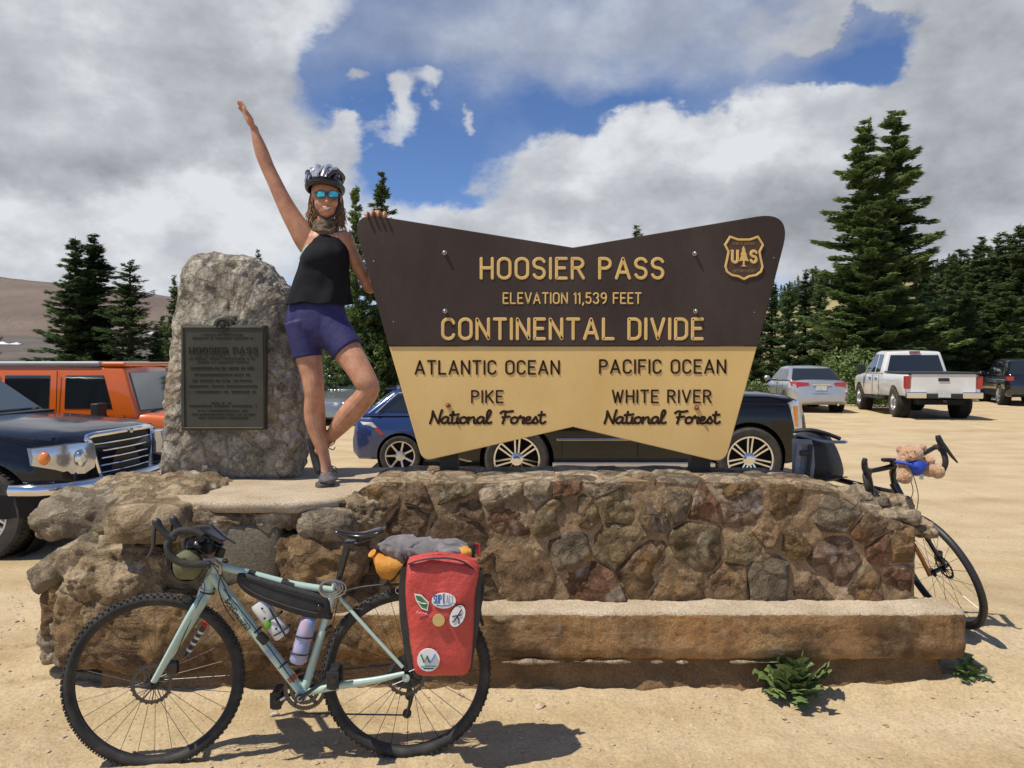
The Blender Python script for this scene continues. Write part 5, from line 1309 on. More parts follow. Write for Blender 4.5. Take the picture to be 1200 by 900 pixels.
saloon('parked_saloon', 'silver saloon seen from behind, parked between the sign and the white pickup', silver, (10.02, 26.5, 0), R(90 - 7), L=4.8, W=1.84, H=1.46)
saloon('parked_saloon', 'small light grey car far behind, seen between the legs of the woman', grey, (-5.15, 24.0, -.24), R(262))
saloon('parked_saloon', 'dark maroon car far behind, between the knee of the woman and the blue estate', maroon, (-5.4, 29.5, -.2), R(185), L=4.3, W=1.72, H=1.25)

# ---- white pickup
white = paint('white_paint', (.72, .71, .68), k=.35, metal=0, rough=.25)
c = thing('parked_pickup', 'white double-cab pickup with black bed cover, right of the silver saloon', 'pickup truck', (0, 0, 0), local=True)
ca, sa = math.cos(R(90 - 10)), math.sin(R(90 - 10)); Lp = 5.75; Wp = 2.0; a = Lp / 2
rearc = V((12.0, 21.3, .03)); c.location = rearc + V((ca, sa, 0)) * a; c.rotation_euler = (0, 0, R(90 - 10))
top = [(-a + .1, 1.22), (-a + .14, 1.25), (-.55, 1.25), (-.5, 1.22), (1.55, 1.22), (1.7, 1.22), (a - .3, 1.14), (a - .08, 1.05), (a, .9)]
bot = [(-a + .1, .62), (1.0, .50), (a, .5)]; half = [(-a + .1, .96), (-a + .3, 1.0), (a - .4, 1.0), (a, .86)]
car_body('body', c, white, 2.0, top, bot, half, [(1.95, .42), (-1.75, .42)], .50, corner=.07, lower_in=.04)
for x in (1.95, -1.75):
    for s_ in (-1, 1): add_wheel(c, x, s_ * .87, .415, .28, .24, 5, 'star', 'pick')
greenhouse(c, white, (-.52, 1.62), (-.36, .80, 1.90, 1.92), .93, .76, 1.22, 'cab', .06)
slope_panel(c, 'rear_glass', glass, -.52, 1.22, -.36, 1.90, .93, .76, -1, .10, .86, .10)
mb = MB(); mb.box((-.40, 0, 1.90), (.05, .30, .05)); mb.build('high_brake_lamp', redl, c)
for s_ in (-1, 1):
    side_panel(c, 'side_window', glass, [(-.15, 1.29), (-.1, 1.82), (.32, 1.84), (.32, 1.27)], s_, .93, .76, 1.22, 1.92)
    side_panel(c, 'side_window', glass, [(.42, 1.27), (.42, 1.84), (.82, 1.83), (1.36, 1.27)], s_, .93, .76, 1.22, 1.92)
    mb = MB(); mb.box((1.18, s_ * 1.13, 1.38), (.1, .22, .26)); mod_bevel(mb.build('door_mirror', blackp, c), .03, 3)
    for x in (-.3, .38, 1.4): seam(c, [(x, s_ * 1.003, .56), (x, s_ * 1.004, .9), (x, s_ * .99, 1.18)], .012, 'door_gap')
    for x in (-.1, .55):
        mb = MB(); mb.tube([(x, s_ * 1.015, 1.08), (x + .2, s_ * 1.015, 1.08)], .018, 6); mb.build('door_handle', blackp if s_ else white, c)
    mb = MB(); mb.box((.35, s_ * 1.0, .47), (2.1, .16, .06)); mod_bevel(mb.build('running_board', blackp, c), .02)
    mb = MB(); mb.box((-a + .13, s_ * .93, 1.02), (.12, .16, .36)); mod_bevel(mb.build('tail_lamp', redl, c), .02)
    for ax in (1.95, -1.75):
        pass
    mb = MB(); mb.box((-a + .03, s_ * .72, .67), (.18, .52, .18)); mod_bevel(mb.build('bumper_end', chrome, c), .03, 3)
mb = MB(); mb.box((-a + .09, 0, .98), (.06, 1.66, .56)); tg = mod_bevel(mb.build('tailgate', white, c), .015)
mb = MB(); mb.box((-a + .05, 0, 1.10), (.03, .28, .09)); mod_bevel(mb.build('tailgate_handle', blackp, tg), .01)
mb = MB(); mb.box((-1.70, 0, 1.285), (2.3, 1.84, .05)); mod_bevel(mb.build('bed_cover', mat('black_vinyl', (.03, .03, .032), (.05, .05, .05), scale=9, rough=.55), c), .02)
mb = MB(); mb.box((-a + .06, 0, .64), (.14, .95, .14)); mod_bevel(mb.build('bumper_centre', blackp, c), .02)
mb = MB(); mb.box((-a - .02, 0, .68), (.02, .32, .15)); mb.build('licence_plate', platem, c)
mb = MB(); mb.tube([(-a - .0, 0, .5), (-a - .12, 0, .5)], .035, 6); mb.build('tow_hitch', blackp, c)
mb = MB(); mb.box((-1.1, 0, .46), (3.2, 1.2, .14)); mb.build('chassis', wellm, c)
# ---- dark crossover at the right edge
dk = paint('charcoal_paint', (.022, .022, .032), k=.3, metal=.5, rough=.2)
c = thing('parked_crossover', 'dark charcoal crossover cut off by the right edge, beyond the white pickup', 'car', (0, 0, 0), local=True)
c.rotation_euler = (0, 0, R(90 - 19)); ca, sa = math.cos(R(71)), math.sin(R(71)); a = 2.4
c.location = V((18.85, 27.6, .02)) + V((ca, sa, 0)) * a
top = [(-a, .9), (-a + .05, 1.1), (a - 1.4, 1.08), (a - .4, .95), (a, .7)]; bot = [(-a, .42), (-a + .2, .32), (a - .2, .28), (a, .34)]; half = [(-a, .80), (-a + .2, .92), (a - .5, .95), (a, .75)]
car_body('body', c, dk, 1.9, top, bot, half, [(a - 1.0, .365), (-a + 1.0, .365)], .43, corner=.13, step=.07)
for x in (a - 1.0, -a + 1.0):
    for s_ in (-1, 1): add_wheel(c, x, s_ * .84, .365, .24, .245, 10, 'single', 'cross', chrome)
greenhouse(c, dk, (-a + .12, a - 1.35), (-a + .75, a - 2.15, 1.66, 1.70), .86, .66, 1.06, bev=.09)
for s_ in (-1, 1):
    side_panel(c, 'side_window', glass, [(-a + .75, 1.14), (-a + 1.0, 1.56), (-a + 2.0, 1.62), (-a + 2.0, 1.12)], s_, .86, .66, 1.06, 1.7)
    side_panel(c, 'side_window', glass, [(-a + 2.1, 1.12), (-a + 2.1, 1.62), (a - 2.1, 1.62), (a - 1.55, 1.12)], s_, .86, .66, 1.06, 1.7)
    mb = MB(); mb.tube([V((-a + .68, s_ * .865, 1.12)), V((-a + .95, s_ * .73, 1.60)), V((-a + 2, s_ * .70, 1.66)), V((a - 2.1, s_ * .70, 1.66))], .007, 6); mb.build('window_trim', blackp, c)
    mb = MB(); mb.box((-a + .12, s_ * .80, .98), (.22, .24, .16)); mod_bevel(mb.build('tail_lamp', redl, c), .03)
    mirror(c, a - 1.7, s_ * .92, 1.15, dk)
    for x in (-a + 2.05, a - 1.3, -a + 1.25): seam(c, [(x, s_ * .953, .4), (x, s_ * .953, .8), (x, s_ * .93, 1.04)], .01, 'door_gap')
slope_panel(c, 'rear_glass', glass, -a + .12, 1.06, -a + .75, 1.66, .86, .66, -1)
slope_panel(c, 'windscreen', glassl, a - 1.35, 1.06, a - 2.15, 1.70, .86, .66, 1)
# ================================================================== PERSON
YF = 4.36
skin = mat('tanned_skin', (.40, .18, .105), (.54, .28, .17), scale=17, rough=.45, bump=.06, bscale=150, bdist=.001, world=False)
skin.node_tree.nodes['Principled BSDF'].inputs['Subsurface Weight'].default_value = .05
skin.node_tree.nodes['Principled BSDF'].inputs['Subsurface Radius'].default_value = (.02, .008, .004)
person = thing('person', 'woman in black tank top and blue shorts with helmet and one arm raised', 'person', (-.98, YF, .955))
def F(px, py, d=0): return pt(px, py, YF + d)
K = YF / 900
def limb(mb, pts, n=16, per=5, depth=1.0, b0=1, b1=1):
    """pts: (px, py, depth offset, half width px, [half depth px])"""
    P = spline([F(p[0], p[1], p[2]) for p in pts], per); Rr = [V((p[3], p[4] if len(p) > 4 else p[3] * depth, 0)) for p in pts]; Rr = spline(Rr, per)
    rings = []
    for i, p in enumerate(P):
        t = (P[min(i + 1, len(P) - 1)] - P[max(i - 1, 0)]).normalized()
        a = t.cross(V((0, 1, 0)))
        if a.length < .05: a = V((1, 0, 0))
        a.normalize(); b = a.cross(t).normalized(); rx, ry = max(Rr[i].x, .3) * K, max(Rr[i].y, .3) * K
        rings.append([p + a * (rx * math.cos(2 * PI * k / n)) + b * (ry * math.sin(2 * PI * k / n)) for k in range(n)])
    mb.loft(rings); 
    for e_, P_, R_0 in ((b0, P[0], Rr[0]), (b1, P[-1], Rr[-1])):
        if e_: mb.ell(P_, (R_0.x * K * .98, R_0.y * K * .98, min(R_0.x, R_0.y) * K * (.98 if R_0.x < 18 else .35)), 28, 16)
    return mb
def E(mb, px, py, d, rx, ry, rz_, rot=None): mb.ell(F(px, py, d), (rx * K, ry * K, rz_ * K), 18, 12, rot)
bd = MB()
# torso (under the top), neck, head
limb(bd, [(371, 384, 0, 24, 16), (371, 372, 0, 29, 19), (371, 352, 0, 26, 17), (373, 335, 0, 22, 14.5), (376, 315, 0, 23, 16), (380, 295, 0, 26, 18), (381, 280, 0, 24, 15), (381, 270, .0, 15, 11)], n=24)
limb(bd, [(381, 275, .0, 12), (381, 262, -.005, 9.5), (382.5, 248, -.01, 9)])
# skull, face, jaw, nose, ears
E(bd, 382, 226, .01, 16.5, 19, 20); E(bd, 382.5, 238, -.02, 13.6, 14, 16.5); E(bd, 383, 246, -.035, 10, 9.5, 9); E(bd, 383.3, 250.5, -.052, 5.0, 5.2, 3.8)
E(bd, 374.5, 238.5, -.052, 5, 5, 5); E(bd, 391, 238.5, -.052, 5, 5, 5)
limb(bd, [(382.8, 228, -.080, 1.6), (383, 233, -.092, 1.9), (383.2, 236.5, -.102, 2.4)], n=8); E(bd, 380.9, 237, -.088, 1.6, 1.8, 1.4); E(bd, 385.4, 237, -.088, 1.6, 1.8, 1.4)
E(bd, 383.3, 247.2, -.074, 4.6, 2.6, 1.3)
E(bd, 366.3, 233, .0, 1.8, 3.4, 5.2); E(bd, 398.5, 233, .0, 1.8, 3.4, 5.2)
# raised arm
limb(bd, [(368, 292, .01, 15, 12), (358, 280, .0, 13.5, 12), (350, 267, -.005, 12.2, 11.5), (341, 252, -.01, 10.8, 10.5), (331, 233, -.015, 9.2, 9.3), (322, 214, -.02, 8.3, 8.4), (314, 197, -.02, 7.9, 7.8), (308, 182, -.03, 8.0, 7.2), (303, 168, -.035, 6.8, 6.2), (299.5, 157, -.04, 4.9, 4.4), (297.5, 150, -.04, 4.6, 3.6)])
# raised hand: palm towards the viewer, seen at a slant
def finger(mb, a, b, r, bend=0): 
    m = a.lerp(b, .45) + V((0, bend, 0)); q = spline([a, m, b], 4); mb.tube(q, [r * (1 - .28 * i / (len(q) - 1)) for i in range(len(q))], 8); mb.ell(b, (r * .72,) * 3, 8, 6)
hv = (F(283, 126, -.04) - F(297.5, 150, -.04)).normalized(); hs = V((.38, -.88, .28)).normalized(); hs = (hs - hv * hs.dot(hv)).normalized(); hn = hv.cross(hs)
W0 = F(297, 149, -.04)
rotm = Matrix((hs, hn, hv)).transposed()
bd.ell(W0 + hv * .045, (.037, .015, .056), 16, 12, rotm); bd.ell(W0 + hv * .03 + hs * .018 - hn * .005, (.020, .017, .038), 12, 8, rotm)
for i, (o, ln, st) in enumerate([(-.026, .058, .080), (-.009, .070, .088), (.008, .076, .090), (.024, .068, .085)]):
    a = W0 + hv * st + hs * o; b = a + hv * ln - hs * (o * .30) + hn * (.005 * (i - 1.5))
    m = a.lerp(b, .5) + hn * .006; q = spline([a - hv * .02, a, m, b], 4); bd.tube(q, [.0088 * (1 - .22 * j / (len(q) - 1)) for j in range(len(q))], 8); bd.ell(b, (.0068,) * 3, 8, 6)
q = spline([W0 + hv * .02 + hs * .030, W0 + hv * .055 + hs * .052 - hn * .008, W0 + hv * .09 + hs * .058 - hn * .012], 4); bd.tube(q, [.0125, .0125, .012, .012, .011, .0105, .010, .0092, .0085][:len(q)], 8); bd.ell(q[-1], (.0085,) * 3, 8, 6)
# lowered arm: elbow behind the board, hand over its top edge
limb(bd, [(395, 288, .01, 13, 12), (403, 280, .01, 11, 11), (409, 291, .02, 8.6, 9), (417, 307, .03, 7.6, 8), (426, 325, .055, 6.8, 7), (433, 338, .075, 6.4, 6.6), (437, 334, .085, 6.2, 6.4), (440, 318, .03, 6.4, 6.3), (441, 297, -.01, 5.6, 5.4), (440, 275, -.045, 4.4, 4.2), (439, 262, -.07, 4.4, 3.4)], per=4)
hb = F(439, 259, -.075)
bd.ell(hb + V((.012, 0, .022)), (.040, .016, .038), 14, 10)
ztopb = {}
for i, px in enumerate((429.5, 436, 443, 450)):
    edge = S(px, 249.5 + (px - 433) * .12 + (3 if px < 431 else 0), YS)
    a = V((edge.x - .004, YS + .085, edge.z + .004)); q = spline([a, V((edge.x, YS + .05, edge.z + .017)), V((edge.x, YS + .012, edge.z + .015)), V((edge.x + .002, YS - .012, edge.z + .000)), V((edge.x + .002, YS - .013, edge.z - .012))], 3)
    bd.tube(q, [.0095 - .0022 * j / (len(q) - 1) for j in range(len(q))], 8); bd.ell(q[-1], (.0072,) * 3, 8, 6)
q = spline([hb + V((-.02, 0, .01)), hb + V((-.045, -.0, .015)), hb + V((-.058, -.015, -.002))], 4); bd.tube(q, [.012, .012, .0115, .011, .0105, .010, .0095, .009, .0085][:len(q)], 8)
# legs
limb(bd, [(357, 385, 0, 17, 17), (359, 402, -.005, 16.8, 17.5), (362, 420, -.01, 15, 16), (366, 440, -.02, 12.8, 13.5), (368, 456, -.03, 12, 12.6), (368.5, 466, -.025, 11.2, 11.5), (368.5, 480, -.005, 12.2, 13), (370, 496, .0, 11.8, 12.5), (374, 514, -.005, 9, 10), (379, 531, -.01, 6.6, 7.5), (382, 545, -.01, 6.2, 7), (383, 553, -.01, 6.5, 8)])
limb(bd, [(388, 385, 0, 17, 17), (396, 398, -.02, 18, 17.5), (408, 413, -.05, 17, 16.5), (419, 430, -.09, 14.8, 15), (428, 446, -.12, 13.6, 14), (432, 456, -.12, 12.6, 12.6), (425, 468, -.10, 12.4, 12), (413, 481, -.06, 13.2, 13), (401, 495, -.02, 11.5, 12), (390, 509, .04, 8, 9), (380, 520, .08, 5.8, 6.5), (374, 528, .10, 5.6, 6.2)])
o = bd.build('body', skin, person, fix=False); remesh(o, .0036, 3, .5)
for f in ():
    pass
# shorts
shm = mat('blue_shorts', (.018, .017, .085), (.028, .026, .13), scale=16, rough=.7, bump=.5, bscale=24, bdist=.010)
sh_ = MB()
limb(sh_, [(371, 354, 0, 31, 18.5), (371, 362, 0, 33.5, 21), (371, 376, 0, 36, 22.5), (370, 388, 0, 35, 22)], n=32, b0=0)
limb(sh_, [(355, 378, 0, 21, 22), (357.5, 396, -.005, 19, 20), (360.8, 419, -.01, 16.8, 18.4)], n=28, b0=0, b1=0)
limb(sh_, [(384, 376, 0, 22, 21.5), (394, 392, -.02, 20.8, 20.5), (408.5, 411, -.05, 19.2, 19.4)], n=28, b0=0, b1=0)
# flat hems: cut off below the knee side
def cutbox(o, c, n_):
    pass
E(sh_, 377, 390, 0, 24, 21.5, 20); E(sh_, 382, 402, -.02, 13, 14, 8)
o = sh_.build('shorts', shm, person, fix=False); remesh(o, .0045, 10, .6)
hemm = mat('shorts_hem', (.012, .012, .06), rough=.7)
def hem(cx, cy, d, rx, ry, ang):
    c = F(cx, cy, d); t = V((math.sin(ang), 0, -math.cos(ang))); a = t.cross(V((0, 1, 0))).normalized(); mb = MB(); b = a.cross(t)
    ring = [c + a * (rx * K * math.cos(2 * PI * k / 32)) + b * (ry * K * math.sin(2 * PI * k / 32)) for k in range(33)]
    mb.tube(ring, .0028, 6); mb.build('hem', hemm, person, smooth=True)

mb = MB(); mb.tube(spline([F(343, 360, -.09), F(341, 385, -.085), F(346, 412, -.07)], 6), .0014, 5); mb.build('shorts_seam', hemm, person)
# loose tank top
topm = mat('black_top', (.006, .006, .009), (.010, .010, .014), scale=14, rough=.85, bump=.3, bscale=50, bdist=.006, spec=.25)
tp = MB()
def trow(py, cx, rx, ry, d, wob):
    ring = []
    for k in range(96):
        a = 2 * PI * k / 96; w1 = 1 + wob * (.7 * math.sin(a * 5 + py * .02) + .5 * math.sin(a * 9 + py * .05) + .3 * math.sin(a * 11 + 1 + py * .03) + .6 * noise.noise(V((math.cos(a) * 2, math.sin(a) * 2, py * .03))))
        ring.append(F(cx, py, d) + V((rx * K * w1 * math.cos(a), ry * K * w1 * math.sin(a), 0)))
    return ring
rows = [(271, 381, 12, 11, 0, 0), (275, 381, 16, 12.5, 0, .0), (281, 382, 21, 15, 0, .01), (288, 382.5, 24, 18, 0, .01), (297, 382, 26.5, 21, -.01, .015), (306, 380.5, 28, 21.5, -.01, .02), (316, 379, 29, 20, 0, .035), (327, 377, 31, 20, 0, .05), (338, 375, 33, 20.5, 0, .06), (348, 373.5, 34.5, 22.5, 0, .08), (357, 373, 36, 24, 0, .09)]
rings = []
R_ = spline([V((a, b, c)) for a, b, c, *_ in rows], 5); R2 = spline([V((a[3], a[4], a[5])) for a in rows], 5)
for p, q in zip(R_, R2): rings.append([v_ + V((0, 0, .006 * math.sin(i * .4) * ss(330, 358, p.x))) for i, v_ in enumerate(trow(p.x, p.y, p.z, q.x, q.y, q.z))])
tp.loft(rings, cap=False); o = tp.build('tank_top', topm, person, smooth=True, angle=9); sm = o.modifiers.new('cloth', 'SOLIDIFY'); sm.thickness = .003; sm.offset = 1
# bra strap at the armpit, scarf at the neck
teal = mat('teal_strap', (.35, .62, .56), rough=.7)
mb = MB(); mb.tube(spline([F(366, 283, -.055), F(359, 290, -.058), F(354, 297, -.04), F(352, 303, .0)], 5), [(.010, .006)] * 16, 8); mb.build('strap', teal, person, smooth=True)
scm = mat('patterned_scarf', (.03, .03, .02), (.20, .14, .09), (.40, .30, .2), scale=55, rough=.9, bump=.4, bscale=60, bdist=.005)
mb = MB(); mb.torus(F(381, 262, -.004), V((0, -.25, 1)), .048, .018, 40, 10, .026); mb.torus(F(382, 268, -.014), V((.25, -.5, 1)), .058, .015, 40, 10, .018); mb.torus(F(379, 266, -.010), V((-.3, -.3, 1)), .052, .016, 40, 10, .018); o = mb.build('scarf', scm, person, fix=False); remesh(o, .005, 4, .6)
# hair: locks down both sides
hairm = mat('light_brown_hair', (.13, .075, .035), (.36, .23, .12), scale=60, rough=.55, stretch=(1, 1, .12), bump=.4, bscale=120, bdist=.003)
hb_ = MB(); rng = random.Random(4)
for k in range(420):
    s_ = -1 if k % 2 else 1; u = rng.random()
    x0 = 382 + s_ * rng.uniform(10, 18); ln = rng.uniform(20, 48) * (1 if s_ < 0 else .9)
    d0 = rng.uniform(.0, .06)
    pts = [F(x0, 226, d0), F(x0 + s_ * rng.uniform(0, 3), 240, d0 + .01), F(x0 + s_ * rng.uniform(-1, 6), 226 + ln * .6 + 8, d0 + .01 - .03 * u), F(x0 + s_ * rng.uniform(-9, 10), 230 + ln, d0 - .05 * u)]
    hb_.tube(spline(pts, 4), [.0022] * 9 + [.002, .0016, .001, .0005], 4)
hb_.ell(F(382, 236, .045), (.075, .045, .10), 16, 10)
hb_.build('hair', hairm, person, smooth=True, fix=False)
# sunglasses
frm = mat('sunglass_frame', (.02, .03, .035), rough=.3, coat=.6)
mir = mat('mirror_lens', (.05, .62, .58), (.02, .30, .40), scale=22, rough=.06, metal=.55, coat=1)
sg = sub('sunglasses', person, F(383, 227, -.09))
for cx in (375.6, 390.2):
    c = F(cx, 227.6, -.094 if cx < 383 else -.094); mb = MB()
    out = [c + V((.0275 * math.copysign(abs(math.cos(a)) ** .7, math.cos(a)), .012 * abs((cx - 383) / 7) * ((math.cos(a) * (1 if cx > 383 else -1)) > 0) * abs(math.cos(a)), .0195 * math.copysign(abs(math.sin(a)) ** .75, math.sin(a)))) for a in [2 * PI * k / 24 for k in range(24)]]
    mb.prism(out, (0, .004, 0)); mb.build('lens', mir, sg); mb = MB(); mb.tube(out + [out[0]], .0028, 6); mb.build('lens_rim', frm, sg, smooth=True)
    s_ = 1 if cx > 383 else -1
    mb = MB(); mb.tube([F(cx + s_ * 6.2, 225.5, -.092), F(383 + s_ * 15.0, 226.5, -.05), F(383 + s_ * 15.8, 228, .01)], .0028, 6); mb.build('temple', frm, sg)
mb = MB(); mb.tube([F(380.6, 226, -.097), F(383, 225.3, -.099), F(385.2, 226, -.097)], .003, 6); mb.build('bridge', frm, sg)
# mouth
lipm = mat('lips', (.42, .12, .10), rough=.4); teeth = mat('teeth', (.8, .77, .72), rough=.25)
def mouthp(x, py, o): return F(x, py, -.0915 + .0016 * abs(x - 383.3) ** 1.6 * .35 + o)
mb = MB(); up = [mouthp(383.3 + t, 242.0 - .010 * t * t * 0 - .035 * t * t * .6 + .4, -.002) for t in [-5.2 + 1.04 * i for i in range(11)]]; lo_ = [mouthp(383.3 + t, 245.6 - .10 * t * t, -.001) for t in [-5.2 + 1.04 * i for i in range(11)]]
mb.tube(up, .0026, 6); mb.tube(lo_, .003, 6); mb.build('lips', lipm, person, smooth=True)
mb = MB(); mb.prism([p + V((0, -.0005, 0)) for p in up] + [p + V((0, -.0005, 0)) for p in reversed(lo_)], (0, .012, 0)); mb.build('teeth', teeth, person)
# helmet
hs_ = mat('helmet_silver', (.50, .51, .54), (.62, .63, .66), scale=9, rough=.16, metal=.55, coat=1); hk = mat('helmet_black', (.012, .012, .014), rough=.35, coat=.3); hp = mat('helmet_purple', (.10, .05, .12), rough=.25, coat=1)
hel = sub('helmet', person, F(381, 212, 0))
HC = F(381, 219, .012); tl_ = Matrix.Rotation(R(-8), 3, 'X')
def hp_(az, el, k=1.0):   # az from front, el up
    p = V((math.sin(az) * math.cos(el) * .104, -math.cos(az) * math.cos(el) * .128, math.sin(el) * .116)) * k
    return HC + tl_ @ p
mb = MB(); mb.grid(lambda u, v_: hp_(2 * PI * u, R(-6 + 96 * v_), .90), 40, 14); mb.build('helmet_liner', hk, hel, smooth=True, angle=9)
for az0 in [-1.25, -.78, -.32, .32, .78, 1.25]:     # ribs running front to back over the crown
    mb = MB(); path = []
    for t in [i / 14 for i in range(15)]:
        th = PI * (.02 + .96 * t); x = math.sin(az0) * (.35 + .65 * math.sin(th)); 
        p = V((x * .104, -math.cos(th) * .132 * (1 - .28 * abs(x)), .002 + math.sin(th) * .116 * math.sqrt(max(.05, 1 - (x * .9) ** 2)))); path.append(HC + tl_ @ p)
    mb.tube(path, [(.0125, .011)] * 15, 8); mb.build('helmet_rib', hs_ if abs(az0) < 1.1 else hk, hel, smooth=True)
for az in [-.95, -.48, 0, .48, .95]:     # cross webs in front
    mb = MB(); mb.tube([hp_(az - .20, R(3), 1.03), hp_(az - .05, R(24), 1.04), hp_(az + .16, R(46), 1.02)], [(.013, .008), (.010, .008), (.007, .006)], 8); mb.build('helmet_web', hs_ if az <= .3 else hp, hel, smooth=True)
mb = MB(); mb.tube([hp_(2 * PI * k / 48, R(-3), 1.0) for k in range(49)], [(.007, .010)] * 49, 8); mb.build('helmet_rim', hk, hel, smooth=True)
mb = MB(); mb.tube([hp_(2 * PI * k / 48, R(-9), .94) for k in range(49)], [(.012, .012)] * 49, 8); mb.build('helmet_lower_rim', hk, hel, smooth=True)
mb = MB(); mb.loft([[hp_(a, R(-3), 1.0), hp_(a, R(-7), 1.13 - .10 * (a / .9) ** 2), hp_(a, R(-9), 1.12 - .10 * (a / .9) ** 2), hp_(a, R(-9), .98)] for a in [-.9 + .15 * i for i in range(13)]]); mb.build('visor', hk, hel, smooth=True)
for s_ in (-1, 1):
    mb = MB(); mb.tube([F(382 + s_ * 15.6, 222, -.02), F(383 + s_ * 14.6, 238, -.03), F(383 + s_ * 9.5, 252, -.05), F(383, 257, -.058)], [(.006, .0025)] * 4, 6); mb.build('chin_strap', hk, hel)
# shoes
shoe = mat('grey_trail_shoe', (.06, .055, .06), (.16, .14, .15), scale=40, rough=.8, bump=.3, bscale=90, bdist=.003)
shoeb = mat('black_shoe', (.012, .012, .013), rough=.7); solem = mat('shoe_sole', (.10, .09, .085), rough=.8); lacem = mat('lace', (.02, .02, .02), rough=.8)
s1 = sub('shoe', person, F(383, 562, -.03)); g0 = F(384, 567, -.06).z
mb = MB()
for (px, py, d, rx, ry, rz_) in [(383.5, 557, .0, 8, 12, 9), (383.5, 560, -.045, 9.5, 14, 7), (384, 562.5, -.09, 10, 13, 5.2), (383, 549, .005, 7.4, 9, 6)]: E(mb, px, py, d, rx, ry, rz_)
o = mb.build('shoe_upper', shoe, s1, fix=False); remesh(o, .004, 4)
mb = MB(); rings = []
for z, k in ((g0 - .012, .97), (g0 - .002, 1.0), (g0 + .010, .98)):
    rings.append([V((F(384, 560, 0).x + k * .051 * math.cos(a) * (1 - .12 * (math.sin(a) > 0) * math.sin(a)), YF - .055 + k * .112 * math.sin(a), z)) for a in [2 * PI * i / 28 for i in range(28)]])
mb.loft(rings); mb.build('sole', solem, s1, smooth=True, angle=.8)
for k in range(5):
    mb = MB(); y = YF - .035 - k * .016; z = F(383, 552 + k * 1.8, 0).z; x = F(383.5, 555, 0).x
    mb.tube(spline([V((x - .024, y, z - .004)), V((x, y - .006, z + .006)), V((x + .024, y - .006, z - .004))], 4), .0028, 6); mb.build('shoe_lace', lacem, s1)
mb = MB(); mb.tube(spline([F(384, 548, -.07), F(390, 546, -.075), F(395, 550, -.07), F(390, 553, -.075)], 5), .0025, 5); mb.tube(spline([F(384, 548, -.07), F(391, 550, -.08), F(396, 555, -.075)], 5), .0025, 5); mb.build('shoe_lace', lacem, s1)
s2 = sub('shoe', person, F(370, 540, .12)); mb = MB()
limb(mb, [(364, 514, .13, 3.5, 7), (367, 522, .13, 5.5, 8), (370, 533, .13, 6.2, 8.5), (373, 543, .12, 6.6, 9), (375, 551, .10, 6.4, 8)], n=12)
o = mb.build('shoe_upper', shoeb, s2, fix=False); remesh(o, .004, 3)
mb = MB(); limb(mb, [(361.5, 513, .15, 2.2, 7), (364.5, 526, .16, 2.4, 8), (368, 540, .16, 2.4, 8.5), (372, 553, .13, 2.6, 8)], n=10); mb.build('sole', solem, s2, smooth=True, fix=False)
mb = MB(); mb.tube(spline([F(384, 524, .05), F(391, 520, .04), F(393, 516, .04)], 4), .003, 5); mb.tube(spline([F(384, 524, .05), F(390, 527, .04), F(393, 524, .04)], 4), .003, 5); mb.build('shoe_lace', lacem, s2)
# ================================================================== LOADED TOURING BICYCLE
KB = .074
def BP(px, py, off=0, lean=.05):
    """point on the bicycle's plane seen at (px,py); off = metres towards the viewer"""
    Y = 3.15
    for _ in range(4):
        q = pt(px, py, Y); Y = 3.115 + (q.x + 1.45) * KB + (q.z - .35) * lean - off
    return pt(px, py, Y)
mint = mat('mint_paint', (.40, .55, .49), (.45, .60, .54), scale=6, rough=.28, coat=.8)
bkm = mat('matt_black', (.014, .014, .015), (.025, .025, .026), scale=20, rough=.5)
bks = mat('gloss_black', (.010, .010, .011), rough=.22, coat=.5)
btyre = mat('bike_tyre', (.028, .027, .026), (.075, .068, .058), scale=14, rough=.85, lo=.45, hi=.75)
steel = mat('steel', (.42, .42, .43), rough=.3, metal=.95)
steeld = mat('dark_steel', (.10, .10, .105), rough=.35, metal=.9)
bike = thing('touring_bicycle', 'mint green drop-bar touring bicycle with red side bag in front of the stone base', 'bicycle', (-.95, 3.15, 0))
un = V((1, KB, 0)).normalized(); vn_ = V((0, .05, 1)).normalized(); nn = un.cross(vn_).normalized()   # nn points away (+Y)? 
if nn.y > 0: nn = -nn                                     # towards the viewer
